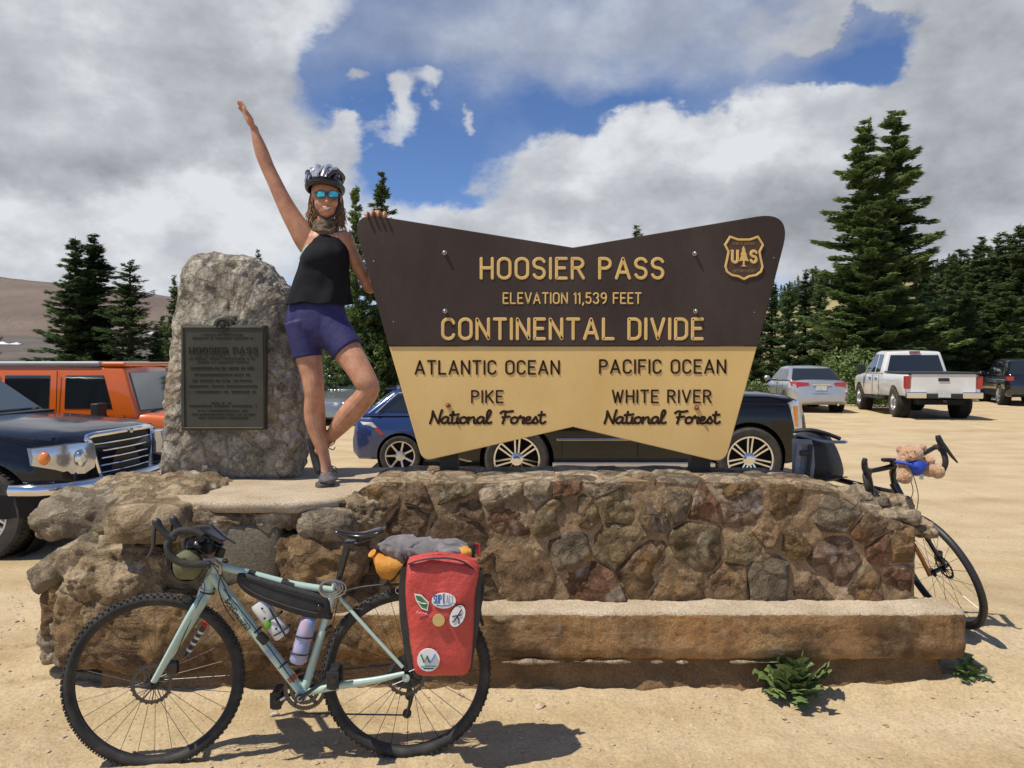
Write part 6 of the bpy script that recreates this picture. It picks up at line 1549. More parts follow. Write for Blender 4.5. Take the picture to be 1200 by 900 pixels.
def bike_wheel(parent, c, u, v_, n_, Rr, tr, spokes=28, knob=True, rotor=.080, disc_side=1, rimd=.026, tmat=btyre, deep=0):
    w_ = sub('wheel', parent, c); c = V(c)
    mb = MB(); R0 = Rr - tr
    prof = [(R0 + tr * math.cos(2 * PI * k / 14), tr * .98 * math.sin(2 * PI * k / 14)) for k in range(14)]
    mb.lathe(c, n_, prof, 96, closed=True)
    a, b = frame(V(n_).normalized())
    if knob:
        for k in range(84):
            an = 2 * PI * k / 84
            for (off, ht, da, sz) in ((-.011, .9985, 0, (.0055, .007, .0085)), (.011, .9985, .5, (.0055, .007, .0085)), (-.0185, .985, .5, (.006, .006, .010)), (.0185, .985, 0, (.006, .006, .010))):
                aa = an + da * 2 * PI / 84; d = a * math.cos(aa) + b * math.sin(aa); t = n_.cross(d)
                rt = Matrix((d, n_, t)).transposed(); mb.box(c + d * (Rr * ht) + n_ * off, sz, rt)
    mb.build('tyre', tmat, w_, smooth=True, angle=.6, fix=False)
    mb = MB(); mb.lathe(c, n_, [(R0 - .002, -.0135), (R0 - .004, .0135), (R0 - .016, .0125), (R0 - rimd, .006), (R0 - rimd, -.006), (R0 - .016, -.0125)], 96, closed=True); mb.build('rim', bkm, w_, smooth=True, angle=.5)
    mb = MB(); mb.lathe(c, n_, [(.001, -.05), (.012, -.05), (.014, -.034), (.028, -.033), (.028, -.029), (.013, -.026), (.013, .026), (.028, .029), (.028, .033), (.014, .034), (.012, .05), (.001, .05)], 24); mb.build('hub', bks, w_, smooth=True, angle=.6)
    for k in range(spokes):
        s_ = 1 if k % 2 else -1; a0 = 2 * PI * k / spokes; a1 = a0 + (.42 if (k // 2) % 2 else -.42)
        d0 = a * math.cos(a1) + b * math.sin(a1); d1 = a * math.cos(a0) + b * math.sin(a0)
        mb = MB(); mb.tube([c + d0 * .027 + n_ * (.031 * s_), c + d1 * (R0 - rimd) + n_ * .002 * s_], .0012, 4, cap=False); mb.build('spoke', steeld, w_, fix=False)
    if rotor:
        mb = MB(); rc = c + n_ * (.042 * disc_side)
        mb.lathe(rc, n_, [(rotor, -.001), (rotor, .001), (rotor - .014, .001), (rotor - .014, -.001)], 48, closed=True)
        for k in range(12):
            an = 2 * PI * k / 12; d = a * math.cos(an) + b * math.sin(an); d2 = a * math.cos(an + .5) + b * math.sin(an + .5); mb.tube([rc + d * .02, rc + d2 * (rotor - .012)], .0025, 4)
        for k in range(24):
            an = 2 * PI * k / 24; d = a * math.cos(an) + b * math.sin(an); mb.lathe(rc + d * rotor, n_, [(.005, -.001), (.005, .001)], 6)
        mb.build('disc_rotor', steeld, w_, fix=False)
    return w_
HF = BP(181.5, 797); HR = BP(477, 788)
fu = V((1, .16, 0)).normalized(); fv = V((-.0, .05, 1)).normalized(); fn = fu.cross(fv).normalized(); fn = -fn if fn.y > 0 else fn
bike_wheel(bike, HF, fu, fv, fn, .354, .0225)
bike_wheel(bike, HR, un, vn_, nn, .352, .0225)
def tubem(nm, pts, rad, m, parent=None, n=14, per=0, **k):
    p = spline(pts, per) if per else [V(q) for q in pts]
    if hasattr(rad, '__len__') and per and len(rad) == len(pts):
        rr = spline([V((r if not hasattr(r, '__len__') else r[0], r if not hasattr(r, '__len__') else r[1], 0)) for r in rad], per); rad = [(r.x, r.y) for r in rr]
    mb = MB(); mb.tube(p, rad, n, **k); return mb.build(nm, m, parent or bike, smooth=True, angle=.8)
BB = BP(355, 812)
ht, hbm = BP(256, 652), BP(240, 697)
frm_ = sub('frame', bike, BB)
def fr(nm, pts, rad, m=mint, **k): return tubem(nm, pts, rad, m, frm_, **k)
fr('head_tube', [ht, hbm], [.021, .025])
fr('top_tube', [BP(253, 662), BP(300, 674), BP(345, 685), BP(393, 692)], [.0165, .0155, .015, .0145], per=4)
fr('down_tube', [BP(248, 672), BP(300, 741), BP(355, 812)], [(.027, .022), (.025, .022), (.024, .022)], per=4)
fr('seat_tube', [BP(394, 683), BP(377, 742), BP(356, 811)], [.0155, .0165, .0175], per=4)
mb = MB(); mb.lathe(BB - nn * .036, nn, [(.001, 0), (.024, 0), (.024, .072), (.001, .072)], 28); mb.build('bottom_bracket', mint, frm_, smooth=True, angle=.6)
for s_ in (-1, 1):
    fr('seat_stay', [BP(398, 700, .012 * s_), BP(425, 731, .045 * s_), BP(472, 782, .068 * s_)], [.0085, .0078, .0075], per=4)
    fr('chain_stay', [BP(362, 811, .02 * s_), BP(400, 803, .045 * s_), BP(440, 797, .062 * s_), BP(474, 789, .068 * s_)], [(.013, .014), (.012, .016), (.011, .014), .009], per=4)
    mb = MB(); mb.lathe(HR + nn * (.062 * s_), nn * s_, [(.001, 0), (.016, 0), (.016, .008), (.008, .010), (.001, .010)], 16); mb.build('dropout', mint if s_ > 0 else bkm, frm_)
# fork: two blades
fkp = sub('fork', bike, hbm)
for s_ in (-1, 1):
    tubem('fork_blade', [BP(240, 699, .012 * s_), BP(229, 716, .045 * s_), BP(206, 755, .060 * s_), BP(180, 799, .062 * s_)], [(.018, .028), (.016, .030), (.013, .023), (.010, .013)], mint, fkp, per=5)
    mb = MB(); mb.lathe(HF + nn * (.055 * s_), nn * s_, [(.001, 0), (.013, 0), (.013, .014), (.007, .017), (.001, .017)], 16); mb.build('axle_end', bkm, fkp, smooth=True)
    for (px, py) in ((213, 738), (204, 754)):
        mb = MB(); mb.lathe(BP(px, py, .071 * s_ if s_ > 0 else -.071), nn * s_, [(.004, -.003), (.004, .003), (.001, .003)], 8); mb.build('eyelet', bks, fkp)
tubem('crown_band', [BP(242.5, 690, 0), BP(239, 700, 0)], [.030, .030], mint, fkp)
tubem('crown_seal', [BP(242.6, 692), BP(242.0, 694)], [.0315, .0315], bkm, fkp)
mb = MB(); mb.box(BP(203, 782, .045), (.045, .03, .06)); mod_bevel(mb.build('brake_caliper', bks, fkp), .01, 2)
tubem('front_mudguard_strap', [BP(222, 700, .0), BP(221, 704, .0)], [.028, .028], bkm, fkp)
# striped pump strapped behind the far fork blade
pmp = thing('mini_pump', 'small black pump with white bands strapped to the far fork blade of the mint bicycle', 'bicycle pump', BP(222, 767, -.07))
tubem('pump_barrel', [BP(240, 732, -.085), BP(218, 768, -.085)], .0115, bks, pmp)
for t in (.2, .38, .56, .78):
    a, b_ = BP(240, 732, -.085), BP(218, 768, -.085); tubem('pump_band', [a.lerp(b_, t), a.lerp(b_, t + .07)], .0130, mat('white_band', (.75, .74, .72), rough=.5), pmp)
tubem('pump_tip', [BP(241, 730, -.085), BP(239, 733, -.085)], .0125, mat('red_band', (.5, .03, .02), rough=.5), pmp)
# lettering and decals on the down tube
def place_dt(text, a, b, hgt, m, name, r=.10):
    A_, B_ = V(a), V(b); d = (B_ - A_); L = d.length; d.normalize(); up = nn.cross(d).normalized()
    if up.z < 0: up = -up
    items, wd = lay(text, GL, .24, .4); k = L / wd; mb = MB()
    for ch, xo, st in items:
        for j, s_ in enumerate(st): stroke_mesh(mb, [((x + xo) * k / hgt, y) for x, y in s_], lambda x, y, h: A_ + d * (x * hgt) + up * (y * hgt - hgt / 2) + nn * (.0268 - .0036 * (2 * abs(y - .5)) ** 2 + h), r, .0015 + .0001 * j)
    return mb.build(name, m, frm_, fix=False)
place_dt('SPECIALIZED', BP(268, 701), BP(293, 735), .021, bks, 'tube_lettering', .11)
dcl = mat('silver_decal', (.45, .55, .6), (.2, .35, .5), scale=70, rough=.3); rdd = mat('brown_decal', (.35, .12, .06), rough=.4)
tubem('decal', [BP(314, 759.5, .0035), BP(321, 768, .0035)], [.0225, .0225], dcl, frm_); tubem('decal', [BP(340, 792, .003), BP(344, 797, .003)], [.0228, .0228], rdd, frm_)
# seat post, clamp, saddle
tubem('seat_post', [BP(395, 688), BP(400, 668), BP(408, 640)], .0138, bks)
tubem('seat_clamp', [BP(394, 690), BP(395.5, 684)], [.019, .019], steel)
sd = MB(); rings = []
for (px, py, hw, th) in [(391, 622.5, .012, .008), (396, 622.5, .019, .012), (406, 624.5, .024, .014), (418, 626, .034, .016), (430, 625, .052, .019), (440, 621.5, .066, .021), (449, 619, .066, .018), (453, 619.5, .048, .010)]:
    c = BP(px, py); rings.append([c + nn * (hw * math.cos(a)) + V((0, 0, th * (.5 * math.sin(a) if math.sin(a) > 0 else math.sin(a)) - .25 * th * math.cos(a) ** 2)) for a in [2 * PI * k / 16 for k in range(16)]])
sd.loft(rings); o = sd.build('saddle', bks, bike, smooth=True, angle=9); s_ = o.modifiers.new('s', 'SUBSURF'); s_.levels = 1; s_.render_levels = 2
for s_ in (-1, 1): tubem('saddle_rail', [BP(396, 628, .02 * s_), BP(405, 636, .022 * s_), BP(420, 636, .022 * s_), BP(440, 629, .03 * s_)], .0038, steeld, per=4, n=8)
mb = MB(); mb.box(BP(410, 637), (.05, .055, .028)); mod_bevel(mb.build('saddle_clamp', bks, bike), .008)
# steerer, stem, spacers, handlebar
tubem('headset_spacers', [BP(256, 654), BP(259.5, 643)], [.0185, .0185], bkm)
tubem('stem', [BP(260, 641), BP(248, 636), BP(235, 632)], [.017, .0155, .017], bks)
bar = sub('handlebar', bike, BP(235, 632))
tubem('bar_top', [BP(235, 630, -.21), BP(235, 631, 0), BP(235, 631, .21)], .0155, bkm, bar)
tapem = mat('bar_tape', (.028, .027, .026), (.05, .048, .045), scale=20, rough=.75, bump=.8, bscale=35, bdist=.004, stretch=(1, 1, 3))
for s_, o_ in ((1, .21), (-1, -.21)):
    sh = 0 if s_ > 0 else 20; sy = 0 if s_ > 0 else -3
    def HBp(px, py): return BP(px + sh * 1.0, py + sy, o_ )
    drop = spline([HBp(237, 628), HBp(226, 622), HBp(212, 622), HBp(202, 628), HBp(196.5, 638), HBp(199, 649), HBp(207, 657), HBp(220, 661), HBp(236, 661), HBp(243, 662)], 8)
    mb = MB(); mb.tube(drop, .0135, 12)
    for i in range(0, len(drop) - 1, 1): # wraps of tape
        mb.torus(drop[i], (drop[i + 1] - drop[i]), .0124, .0024, 14, 5)
    mb.build('drop', tapem, bar, smooth=True, fix=False)
    lv = sub('brake_lever', bar, HBp(190, 622)) if False else bar
    tubem('hood', [HBp(206, 631), HBp(196, 627), HBp(188, 619), HBp(183, 612), HBp(180.5, 609)], [(.015, .014), (.016, .014), (.015, .014), (.015, .018), (.009, .010)], bkm, bar, per=4)
    tubem('brake_lever', [HBp(182, 616), HBp(180, 628), HBp(179.5, 640), HBp(175, 650), HBp(170.5, 655)], [(.007, .011), (.0065, .010), (.006, .010), (.005, .008), (.003, .004)], steeld if s_ > 0 else bks, bar, per=4)
    tubem('bar_end_plug', [HBp(243, 662), HBp(246, 662)], .0165, bks, bar)
# chrome bell clamp and cables around the head tube
tubem('brake_cable', [BP(240, 660, .16), BP(249, 660, .10), BP(257, 666, .05), BP(259, 673, .03), BP(256, 690, .035), BP(264, 712, .03), BP(275, 728, .028)], .0026, bks, per=6, n=6)
tubem('brake_cable', [BP(196, 648, .20), BP(194, 660, .16), BP(200, 668, .1), BP(232, 675, .05), BP(240, 690, .04), BP(230, 712, .06), BP(205, 770, .075)], .0022, bks, per=6, n=6)
tubem('gear_cable', [BP(226, 640, .1), BP(240, 650, .1), BP(256, 672, .05), BP(270, 704, .03)], .0024, bks, per=6, n=6)
mb = MB(); mb.tube(spline([BP(239, 657, .21), BP(250, 656, .17), BP(258, 662, .12), BP(258, 672, .10)], 5), .007, 8); mb.build('bell_spring', steel, bike, smooth=True)
# small electronics and accessories on the bar
acc = thing('handlebar_lamp', 'cluster of black lamp, phone holder and computer on the handlebar of the mint bicycle', 'bicycle lamp', BP(240, 620, .02))
mb = MB(); mb.box(BP(222, 624, .02), (.07, .06, .035)); mod_bevel(mb.build('computer', bks, acc), .01, 3)
mb = MB(); mb.box(BP(250, 627, .04), (.10, .07, .018), Matrix.Rotation(.5, 3, 'Y')); mod_bevel(mb.build('phone_holder', bks, acc), .006, 2)
mb = MB(); mb.lathe(BP(226, 640, .06), (-.9, -.4, .1), [(.001, -.03), (.017, -.03), (.020, .02), (.016, .024), (.001, .022)], 18); mb.build('front_lamp', bks, acc, smooth=True)
mb = MB(); mb.ell(BP(230, 637, .10), (.009, .009, .009), 10, 8); mb.build('lamp_screw', steel, acc, smooth=True)
tubem('mirror_arm', [BP(248, 615, .05), BP(262, 628, .05), BP(276, 637, .05)], .004, steeld, acc, per=4, n=6)
tubem('antenna', [BP(245, 612, .04), BP(258, 622, .04), BP(270, 634, .04)], .0025, steel, acc, per=4, n=6)
mb = MB(); mb.box(BP(244, 640, .0), (.06, .10, .05)); mod_bevel(mb.build('bracket', bkm, acc), .01, 2)
# saddle-bag cable coil
mb = MB()
for k in range(6):
    c = BP(384 + k * 1.2, 688 + (k % 3), .03 + .004 * k); r = .028 + .004 * (k % 3); mb.tube([c + un * (r * math.cos(a) * (1 + .1 * k)) + vn_ * (r * math.sin(a)) for a in [2 * PI * j / 20 for j in range(21)]], .0028, 5)
lockm = mat('silver_cable', (.35, .36, .36), rough=.35, metal=.8)
tag(mb.build('cable_lock', lockm, None, smooth=True, fix=False), 'coiled silver cable lock hanging below the saddle post of the mint bicycle', 'cable lock')
# drivetrain
mb = MB(); rc = BB - nn * .045
for (r0, z, tt) in ((.088, 0, 46), (.062, .007, 30)):
    mb.lathe(rc + nn * z, nn, [(r0, -.0015), (r0, .0015), (r0 - .016, .0015), (r0 - .016, -.0015)], 60, closed=True)
    a, b_ = frame(nn)
    for k in range(tt): d = a * math.cos(2 * PI * k / tt) + b_ * math.sin(2 * PI * k / tt); mb.box(rc + nn * z + d * r0, (.004, .003, .004))
for k in range(5): 
    d = a * math.cos(2 * PI * k / 5 + .3) + b_ * math.sin(2 * PI * k / 5 + .3); mb.tube([rc, rc + d * .078], .008, 6)
mb.build('chainring', steeld, bike, fix=False)
mb = MB(); cc = HR - nn * .04
for k in range(9): mb.lathe(cc + nn * (.0038 * k), nn, [(.022 + .0062 * (8 - k) * -1 + .05, -.0008), (.022 - .0062 * (8 - k) + .05, .0008), (.018, .0008), (.018, -.0008)][0:2] + [(.015, .0008), (.015, -.0008)], 30, closed=True)
mb.build('cassette', steeld, bike, fix=False)
chn = MB(); up0, up1 = BP(355, 789, -.05), BP(477, 777, -.05); lo0, lo1 = BP(352, 836, -.05), BP(479, 838, -.05)
chn.tube([up0, up1], .0035, 6); chn.tube([lo0, lo1], .0035, 6); chn.build('chain', steeld, bike)
tubem('derailleur', [BP(478, 803, -.055), BP(482, 816, -.055), BP(479, 830, -.05), BP(476, 839, -.05)], [(.012, .012), (.018, .010), (.012, .008), (.012, .008)], bks, per=3)
for (px, py) in ((480, 815), (477, 836)):
    mb = MB(); mb.lathe(BP(px, py, -.05), nn, [(.001, -.006), (.019, -.006), (.019, .006), (.001, .006)], 14); mb.build('jockey_wheel', bkm, bike)
for (px, py, o_, nm) in ((397.5, 781, .058, 'crank_arm'), (319, 829, -.06, 'crank_arm')):
    tubem('crank_arm', [BB + nn * o_, BB.lerp(BP(px, py, 0), .5) + nn * (o_ + .004 * (1 if o_ > 0 else -1)), BP(px, py, 0) + nn * (o_ + .008 * (1 if o_ > 0 else -1))], [(.015, .008), (.012, .007), (.012, .007)], bks, per=3)
    pc = BP(px, py, 0) + nn * (o_ + (.055 if o_ > 0 else -.055)); pd = sub('pedal', bike, pc)
    mb = MB(); mb.lathe(pc - nn * .05, nn, [(.001, 0), (.012, 0), (.009, .05), (.012, .10), (.001, .10)], 12); mb.build('pedal_axle', bks, pd)
    for q in (-1, 1):
        mb = MB(); mb.box(pc + V((.0, 0, .032 * q)), (.03, .085, .012)); mb.build('cage_bar', bkm, pd); mb = MB(); mb.box(pc + V((.0, .040 * q, 0)), (.05, .008, .07)); mod_bevel(mb.build('cage_side', bkm, pd), .004)
mb = MB(); mb.lathe(BB + nn * .050, nn, [(.001, 0), (.019, 0), (.019, .013), (.014, .016), (.001, .015)], 20); mb.build('crank_cap', bks, bike, smooth=True)
mb = MB(); mb.lathe(BB + nn * .067, nn, [(.011, 0), (.011, .001), (.006, .001), (.006, 0)], 20, closed=True); mb.build('crank_ring', steel, bike)
# reflective paint on far crank
mb = MB(); q = BP(329, 824, .0) - nn * .05; mb.box(q, (.03, .004, .010), Matrix.Rotation(-.5, 3, 'Y')); mb.build('crank_label', mat('white_label', (.7, .7, .7), rough=.4), bike)
# frame straps and rear rack
rack = sub('rack', bike, BP(470, 690))
for s_ in (-1, 1):
    tubem('rack_rail', [BP(400, 694, .02 * s_), BP(440, 686, .05 * s_), BP(545, 682, .055 * s_)], .0045, bkm, rack, per=4, n=8)
    tubem('rack_strut', [BP(476, 785, .08 * s_), BP(470, 684, .055 * s_)], .0045, bkm, rack, n=8); tubem('rack_strut', [BP(478, 785, .08 * s_), BP(520, 684, .055 * s_)], .0045, bkm, rack, n=8)
for px in (450, 480, 510, 540): tubem('rack_crossbar', [BP(px, 685, -.055), BP(px, 685, .055)], .004, bkm, rack, n=8)
for (p_, r_) in (([BP(262, 690, .035), BP(290, 725, .04), BP(320, 765, .04), BP(345, 800, .04)], .0022), ([BP(392, 690, .02), BP(420, 702, .03), BP(446, 700, .06), BP(470, 690, .05)], .0022), ([BP(398, 693, .02), BP(388, 740, .03), BP(372, 790, .03)], .002)):
    tubem('cable_run', p_, r_, bks, per=5, n=6)
for (x_, y_) in ((300, 738), (330, 778), (384, 735)): tubem('cable_tie', [BP(x_, y_), BP(x_ + 1.2, y_ + 1.7)], (.0255 if x_ < 350 else .0185), bkm)
tubem('chain_stay_guard', [BP(396, 803.5, .045), BP(396.5, 776, .05)], [(.014, .012), (.012, .010)], bkm)
# ---- black frame bag
fbm_m = mat('black_bag_fabric', (.016, .016, .018), (.030, .030, .032), scale=16, rough=.62, bump=.5, bscale=22, bdist=.006)
fbg = thing('frame_bag', 'long black zipped bag hanging under the top tube of the mint bicycle', 'bicycle bag', BP(330, 715))
sec = [(278, 671, 681, .018), (283, 668.5, 690, .028), (295, 671, 699, .032), (315, 677, 707, .033), (340, 684, 717, .033), (360, 690, 723, .032), (376, 695, 725, .029), (385, 700, 724, .025), (389, 704, 720, .015)]
mb = MB(); rings = []
for px, ya, yb, hw in sec:
    a, b_ = BP(px, ya), BP(px, yb); c = (a + b_) / 2; h = (a - b_) / 2
    rings.append([c + nn * (hw * math.copysign(abs(math.cos(t)) ** .6, math.cos(t))) + h * math.copysign(abs(math.sin(t)) ** .75, math.sin(t)) for t in [2 * PI * k / 24 for k in range(24)]])
mb.loft(rings); o = mb.build('bag_body', fbm_m, fbg, smooth=True, angle=9); q = o.modifiers.new('s', 'SUBSURF'); q.levels = 1; q.render_levels = 2
tubem('zip', [BP(284, 676, .032), BP(320, 688, .036), BP(350, 696, .036), BP(376, 703, .033)], .0028, bks, fbg, per=4, n=6)
tubem('piping', [BP(281, 683, .025), BP(300, 696, .033), BP(340, 711, .034), BP(372, 719, .032)], .003, mat('bag_piping', (.05, .05, .055), rough=.5), fbg, per=4, n=6)
for px, py in ((295, 673), (334, 683), (341, 685)):
    tubem('strap', [BP(px - 4, py - .6), BP(px + 4, py + 1.6)], .0185, bkm, fbg)
tubem('seat_tube_strap', [BP(384.5, 718), BP(383, 724)], [.0215, .0215], bkm, fbg)
mb = MB(); mb.ell(BP(374, 712, .036), (.012, .005, .012), 12, 8); mb.build('strap_loop', bks, fbg, smooth=True)
# ---- bottles
wht = mat('bottle_white', (.70, .71, .70), (.62, .63, .62), scale=8, rough=.35); 
b1 = thing('water_bottle', 'white water bottle with a green mark on the down tube of the mint bicycle', 'water bottle', BP(332, 748))
A1, A2 = BP(302, 706, -.0), BP(332, 745, -.0); dd = (A2 - A1); 
mb = MB(); mb.lathe(A1, dd.normalized(), [(.001, 0), (.030, .0), (.035, .012), (.036, dd.length * .45), (.032, dd.length * .5), (.036, dd.length * .56), (.036, dd.length * .95), (.030, dd.length), (.001, dd.length)], 28); mb.build('bottle_body', wht, b1, smooth=True, angle=.7)
mb = MB(); mb.ell(A1.lerp(A2, .55) + nn * .034 + V((-.008, 0, -.005)), (.016, .006, .022), 12, 8); mb.build('green_mark', mat('bottle_green', (.13, .35, .04), rough=.4), b1, smooth=True)
for t in (.15, .35, .75):
    mb = MB(); mb.ell(A1.lerp(A2, t) + nn * .036 + V((.012 * math.sin(t * 9), 0, .01 * math.cos(t * 7))), (.005, .002, .005), 8, 6); mb.build('speckle', bkm, b1, smooth=True)
b2 = thing('water_bottle', 'pink and blue bottle on the seat tube of the mint bicycle', 'water bottle', BP(348, 778))
A1, A2 = BP(363, 722), BP(348.5, 776); dd = A2 - A1
pnk = mat('pink_bottle', (.62, .36, .42), (.22, .36, .62), (.70, .62, .62), scale=14, rough=.2, stretch=(1, 1, .35), coat=.6)
mb = MB(); mb.lathe(A1, dd.normalized(), [(.001, -.02), (.014, -.02), (.015, -.002), (.028, .006), (.035, .022), (.035, dd.length * .5), (.033, dd.length * .55), (.036, dd.length * .6), (.036, dd.length * .95), (.030, dd.length), (.001, dd.length)], 28); mb.build('bottle_body', pnk, b2, smooth=True, angle=.7)
for (p0, p1, nm) in ((BP(322, 718, 0), BP(336, 742, 0), 'a'), (BP(357, 738), BP(349, 768), 'b')):
    cg = MB()
    for t in (.2, .85):
        q0 = p0.lerp(p1, t); dd = (p1 - p0).normalized(); a, b_ = frame(dd); cg.tube([q0 + (a * math.cos(k) + b_ * math.sin(k)) * .040 + (V((-.014, 0, 0)) if nm == 'a' else V((.0, 0, 0))) for k in [2 * PI * j / 20 for j in range(21)]], .0032, 6)
    cg.tube([p0 + nn * .03 - (p1 - p0) * .3, p1 + nn * .030], .0035, 6); cg.build('bottle_cage', bkm, bike, smooth=True, fix=False)
mb = MB(); mb.box(BP(308, 748, .03), (.05, .03, .035), Matrix.Rotation(.8, 3, 'Y')); mod_bevel(mb.build('cable_clamp', bkm, bike), .008)
# ---- olive handlebar roll
olive = mat('olive_fabric', (.10, .105, .05), (.15, .15, .08), scale=9, rough=.8, bump=.6, bscale=18, bdist=.01)
hbg = thing('handlebar_bag', 'olive green roll bag slung under the handlebar of the mint bicycle', 'bicycle bag', BP(222, 672, .05))
mb = MB(); rings = []
for (o_, r) in ((-.20, .02), (-.19, .055), (-.12, .062), (0, .060), (.09, .060), (.155, .052), (.165, .02)):
    c = BP(219, 660, o_); rings.append([c + V((r * 1.02 * math.cos(t) * (1 + .08 * math.sin(3 * t + o_ * 20)), 0, r * math.sin(t) * (1 + .06 * math.sin(5 * t)) - .01)) for t in [2 * PI * k / 28 for k in range(28)]])
mb.loft(rings); mb.build('bag_body', olive, hbg, smooth=True, angle=9)
for o_ in (-.1, .08): mb = MB(); c = BP(219, 660, o_); mb.tube([c + V((.064 * math.cos(t), 0, .063 * math.sin(t) - .01)) for t in [2 * PI * k / 24 for k in range(25)]], [(.003, .010)] * 25, 6); mb.build('strap', bkm, hbg)
# ---- red side bag with stickers
redm = mat('red_tarpaulin', (.50, .045, .040), (.60, .085, .065), scale=5, rough=.42, bump=.6, bscale=6, bdist=.05, coat=.1)
pan = thing('side_bag', 'red waterproof side bag with stickers hanging from the rear rack of the mint bicycle', 'pannier', BP(520, 793, .12))
out = [(477, 660), (484, 655), (500, 652.5), (520, 652), (541, 654), (556, 660), (562.5, 669), (558, 690), (556, 715), (555, 745), (552.5, 775), (549, 789), (540, 793), (515, 793.5), (495, 793), (486, 787), (483, 770), (479, 740), (476, 715), (475, 690), (476, 672)]
OP = 0.21
op_ = spline([BP(a, b_, OP) for a, b_ in out + [out[0]]], 4)[:-1]
c0 = sum(op_, V((0, 0, 0))) / len(op_)
mb = MB(); rings = []
for t, o_ in ((.02, .012), (.35, .012), (.65, .009), (.85, .002), (.95, -.008), (1.0, -.025), (1.0, -.06), (1.0, -.10), (.97, -.12), (.5, -.125), (.02, -.125)):
    rings.append([c0 + (p - c0) * t + nn * (o_ + .020 * noise.noise((c0 + (p - c0) * t) * 8) + .014 * noise.ridged_multi_fractal((c0 + (p - c0) * t) * 5, 1, 2, 3, 1, 2) * .6) for p in op_])
mb.loft(rings); mb.build('bag_body', redm, pan, smooth=True, angle=1.3)
grip = mat('black_tarpaulin', (.02, .02, .021), (.035, .035, .037), scale=12, rough=.45, bump=.3, bscale=18, bdist=.01)
mb = MB(); mb.loft([[BP(a, b_, o_) for o_, dx in ((.19, 0), (.10, 0)) for (a, b_) in ((x0, y0), (x1, y0))] for (x0, x1, y0) in ((478, 470, 664), (477, 467, 690), (478, 468, 720), (480, 472, 750), (484, 478, 785))]); mb.build('black_side', grip, pan, smooth=True, angle=.9)
mb = MB(); mb.loft([[BP(a, b_, o_) for o_ in (.19, .10) for (a, b_) in ((x0, y0), (x1, y0))] for (x0, x1, y0) in ((557, 566, 668), (556, 564, 690), (553, 562, 730), (551, 555, 770), (549, 552, 788))]); mb.build('black_side', grip, pan, smooth=True, angle=.9)
tubem('top_strap', [BP(478, 661, .222), BP(495, 656, .232), BP(520, 654, .232), BP(542, 658, .228), BP(560, 671, .19)], [(.010, .003)] * 5, bkm, pan, per=4, n=8)
tubem('roll_stiffener', [BP(480, 655, .16), BP(515, 649, .17), (BP(558, 657, .16))], [(.012, .008)] * 3, redm, pan, per=4)
tubem('side_strap', [BP(563, 665, .17), BP(566, 690, .165), BP(562, 715, .16), BP(566, 733, .16)], [(.007, .002)] * 4, bkm, pan, per=4, n=6)
mb = MB(); q = BP(467, 692, .16); mb.torus(q, nn, .012, .0022, 24, 6); mb.build('karabiner', steel, pan, smooth=True)
stw = mat('sticker_white', (.78, .78, .76), rough=.4); stg = mat('sticker_green', (.05, .20, .07), rough=.4); stb = mat('sticker_blue', (.06, .14, .42), rough=.4); stk = mat('sticker_black', (.015, .015, .015), rough=.4)
stpk = mat('sticker_pink', (.85, .4, .42), rough=.4); st3 = mat('sticker_rainbow', (.35, .55, .25), (.75, .35, .1), (.25, .5, .55), scale=30, rough=.4, stretch=(.3, .3, 1)); stt = mat('sticker_teal', (.03, .35, .40), rough=.4)
SO = OP + .030
def disc(nm, cx, cy, rx, ry, m, rot=0, o_=SO, parent=None, pts=None):
    pts = pts or [(cx + rx * math.cos(a) * math.cos(rot) - ry * math.sin(a) * math.sin(rot), cy + rx * math.cos(a) * math.sin(rot) + ry * math.sin(a) * math.cos(rot)) for a in [2 * PI * k / 32 for k in range(32)]]
    mb = MB(); mb.prism([BP(a, b_, o_) for a, b_ in pts], -nn * .006); return mb.build(nm, m, parent or pan)
stn = [0]
def stk_line(parent, nm, pts, r, m, o_): 
    mb = MB(); mb.tube([BP(a, b_, o_) for a, b_ in pts], [(r * .0035, .0022)] * len(pts), 6); return mb.build(nm, m, parent)
s1_ = disc('sticker', 520, 704, 14.2, 9, stw); s1_['label'] = 'oval white sticker with blue lettering'
def tline(parent, text, x0, x1, y0, y1, m, r, o_, rot=0, cx=None, cy=None):
    items, wd = lay(text, GL, .25, .4); H = (y1 - y0); k = (x1 - x0) / wd; mb = MB(); cx = cx or (x0 + x1) / 2; cy = cy or (y0 + y1) / 2
    def pl_(x, y, h):
        X_, Y_ = x0 + x * H - cx, y1 - y * H - cy
        return BP(cx + X_ * math.cos(rot) - Y_ * math.sin(rot), cy + X_ * math.sin(rot) + Y_ * math.cos(rot), o_ + h)
    for ch, xo, st in items:
        for j, s_ in enumerate(st): stroke_mesh(mb, [((a + xo) * k / H, b_) for a, b_ in s_], pl_, r, .0008 + .0001 * j)
    return mb.build('sticker_lettering', m, parent, fix=False)
tline(s1_, 'SUP', 508.5, 517, 697.5, 707, stb, .075, SO); tline(s1_, 'ALL', 523, 532, 698, 707, mat('sticker_grey', (.35, .38, .42), rough=.4), .06, SO)
stk_line(s1_, 'sticker_figure', [(520, 695.5), (519.6, 701), (520.2, 707.5)], .9, stb, SO); stk_line(s1_, 'sticker_wave', [(511, 709), (516, 710), (524, 709.5), (529, 708.5)], .5, stb, SO)
s2_ = disc('sticker', 536, 722, 9.0, 14.2, stk, rot=.42, o_=SO - .0006); s2_['label'] = 'oval white sticker with a black jumping figure'
disc('sticker_face', 536, 722, 8.3, 13.4, stw, rot=.42, o_=SO, parent=s2_)
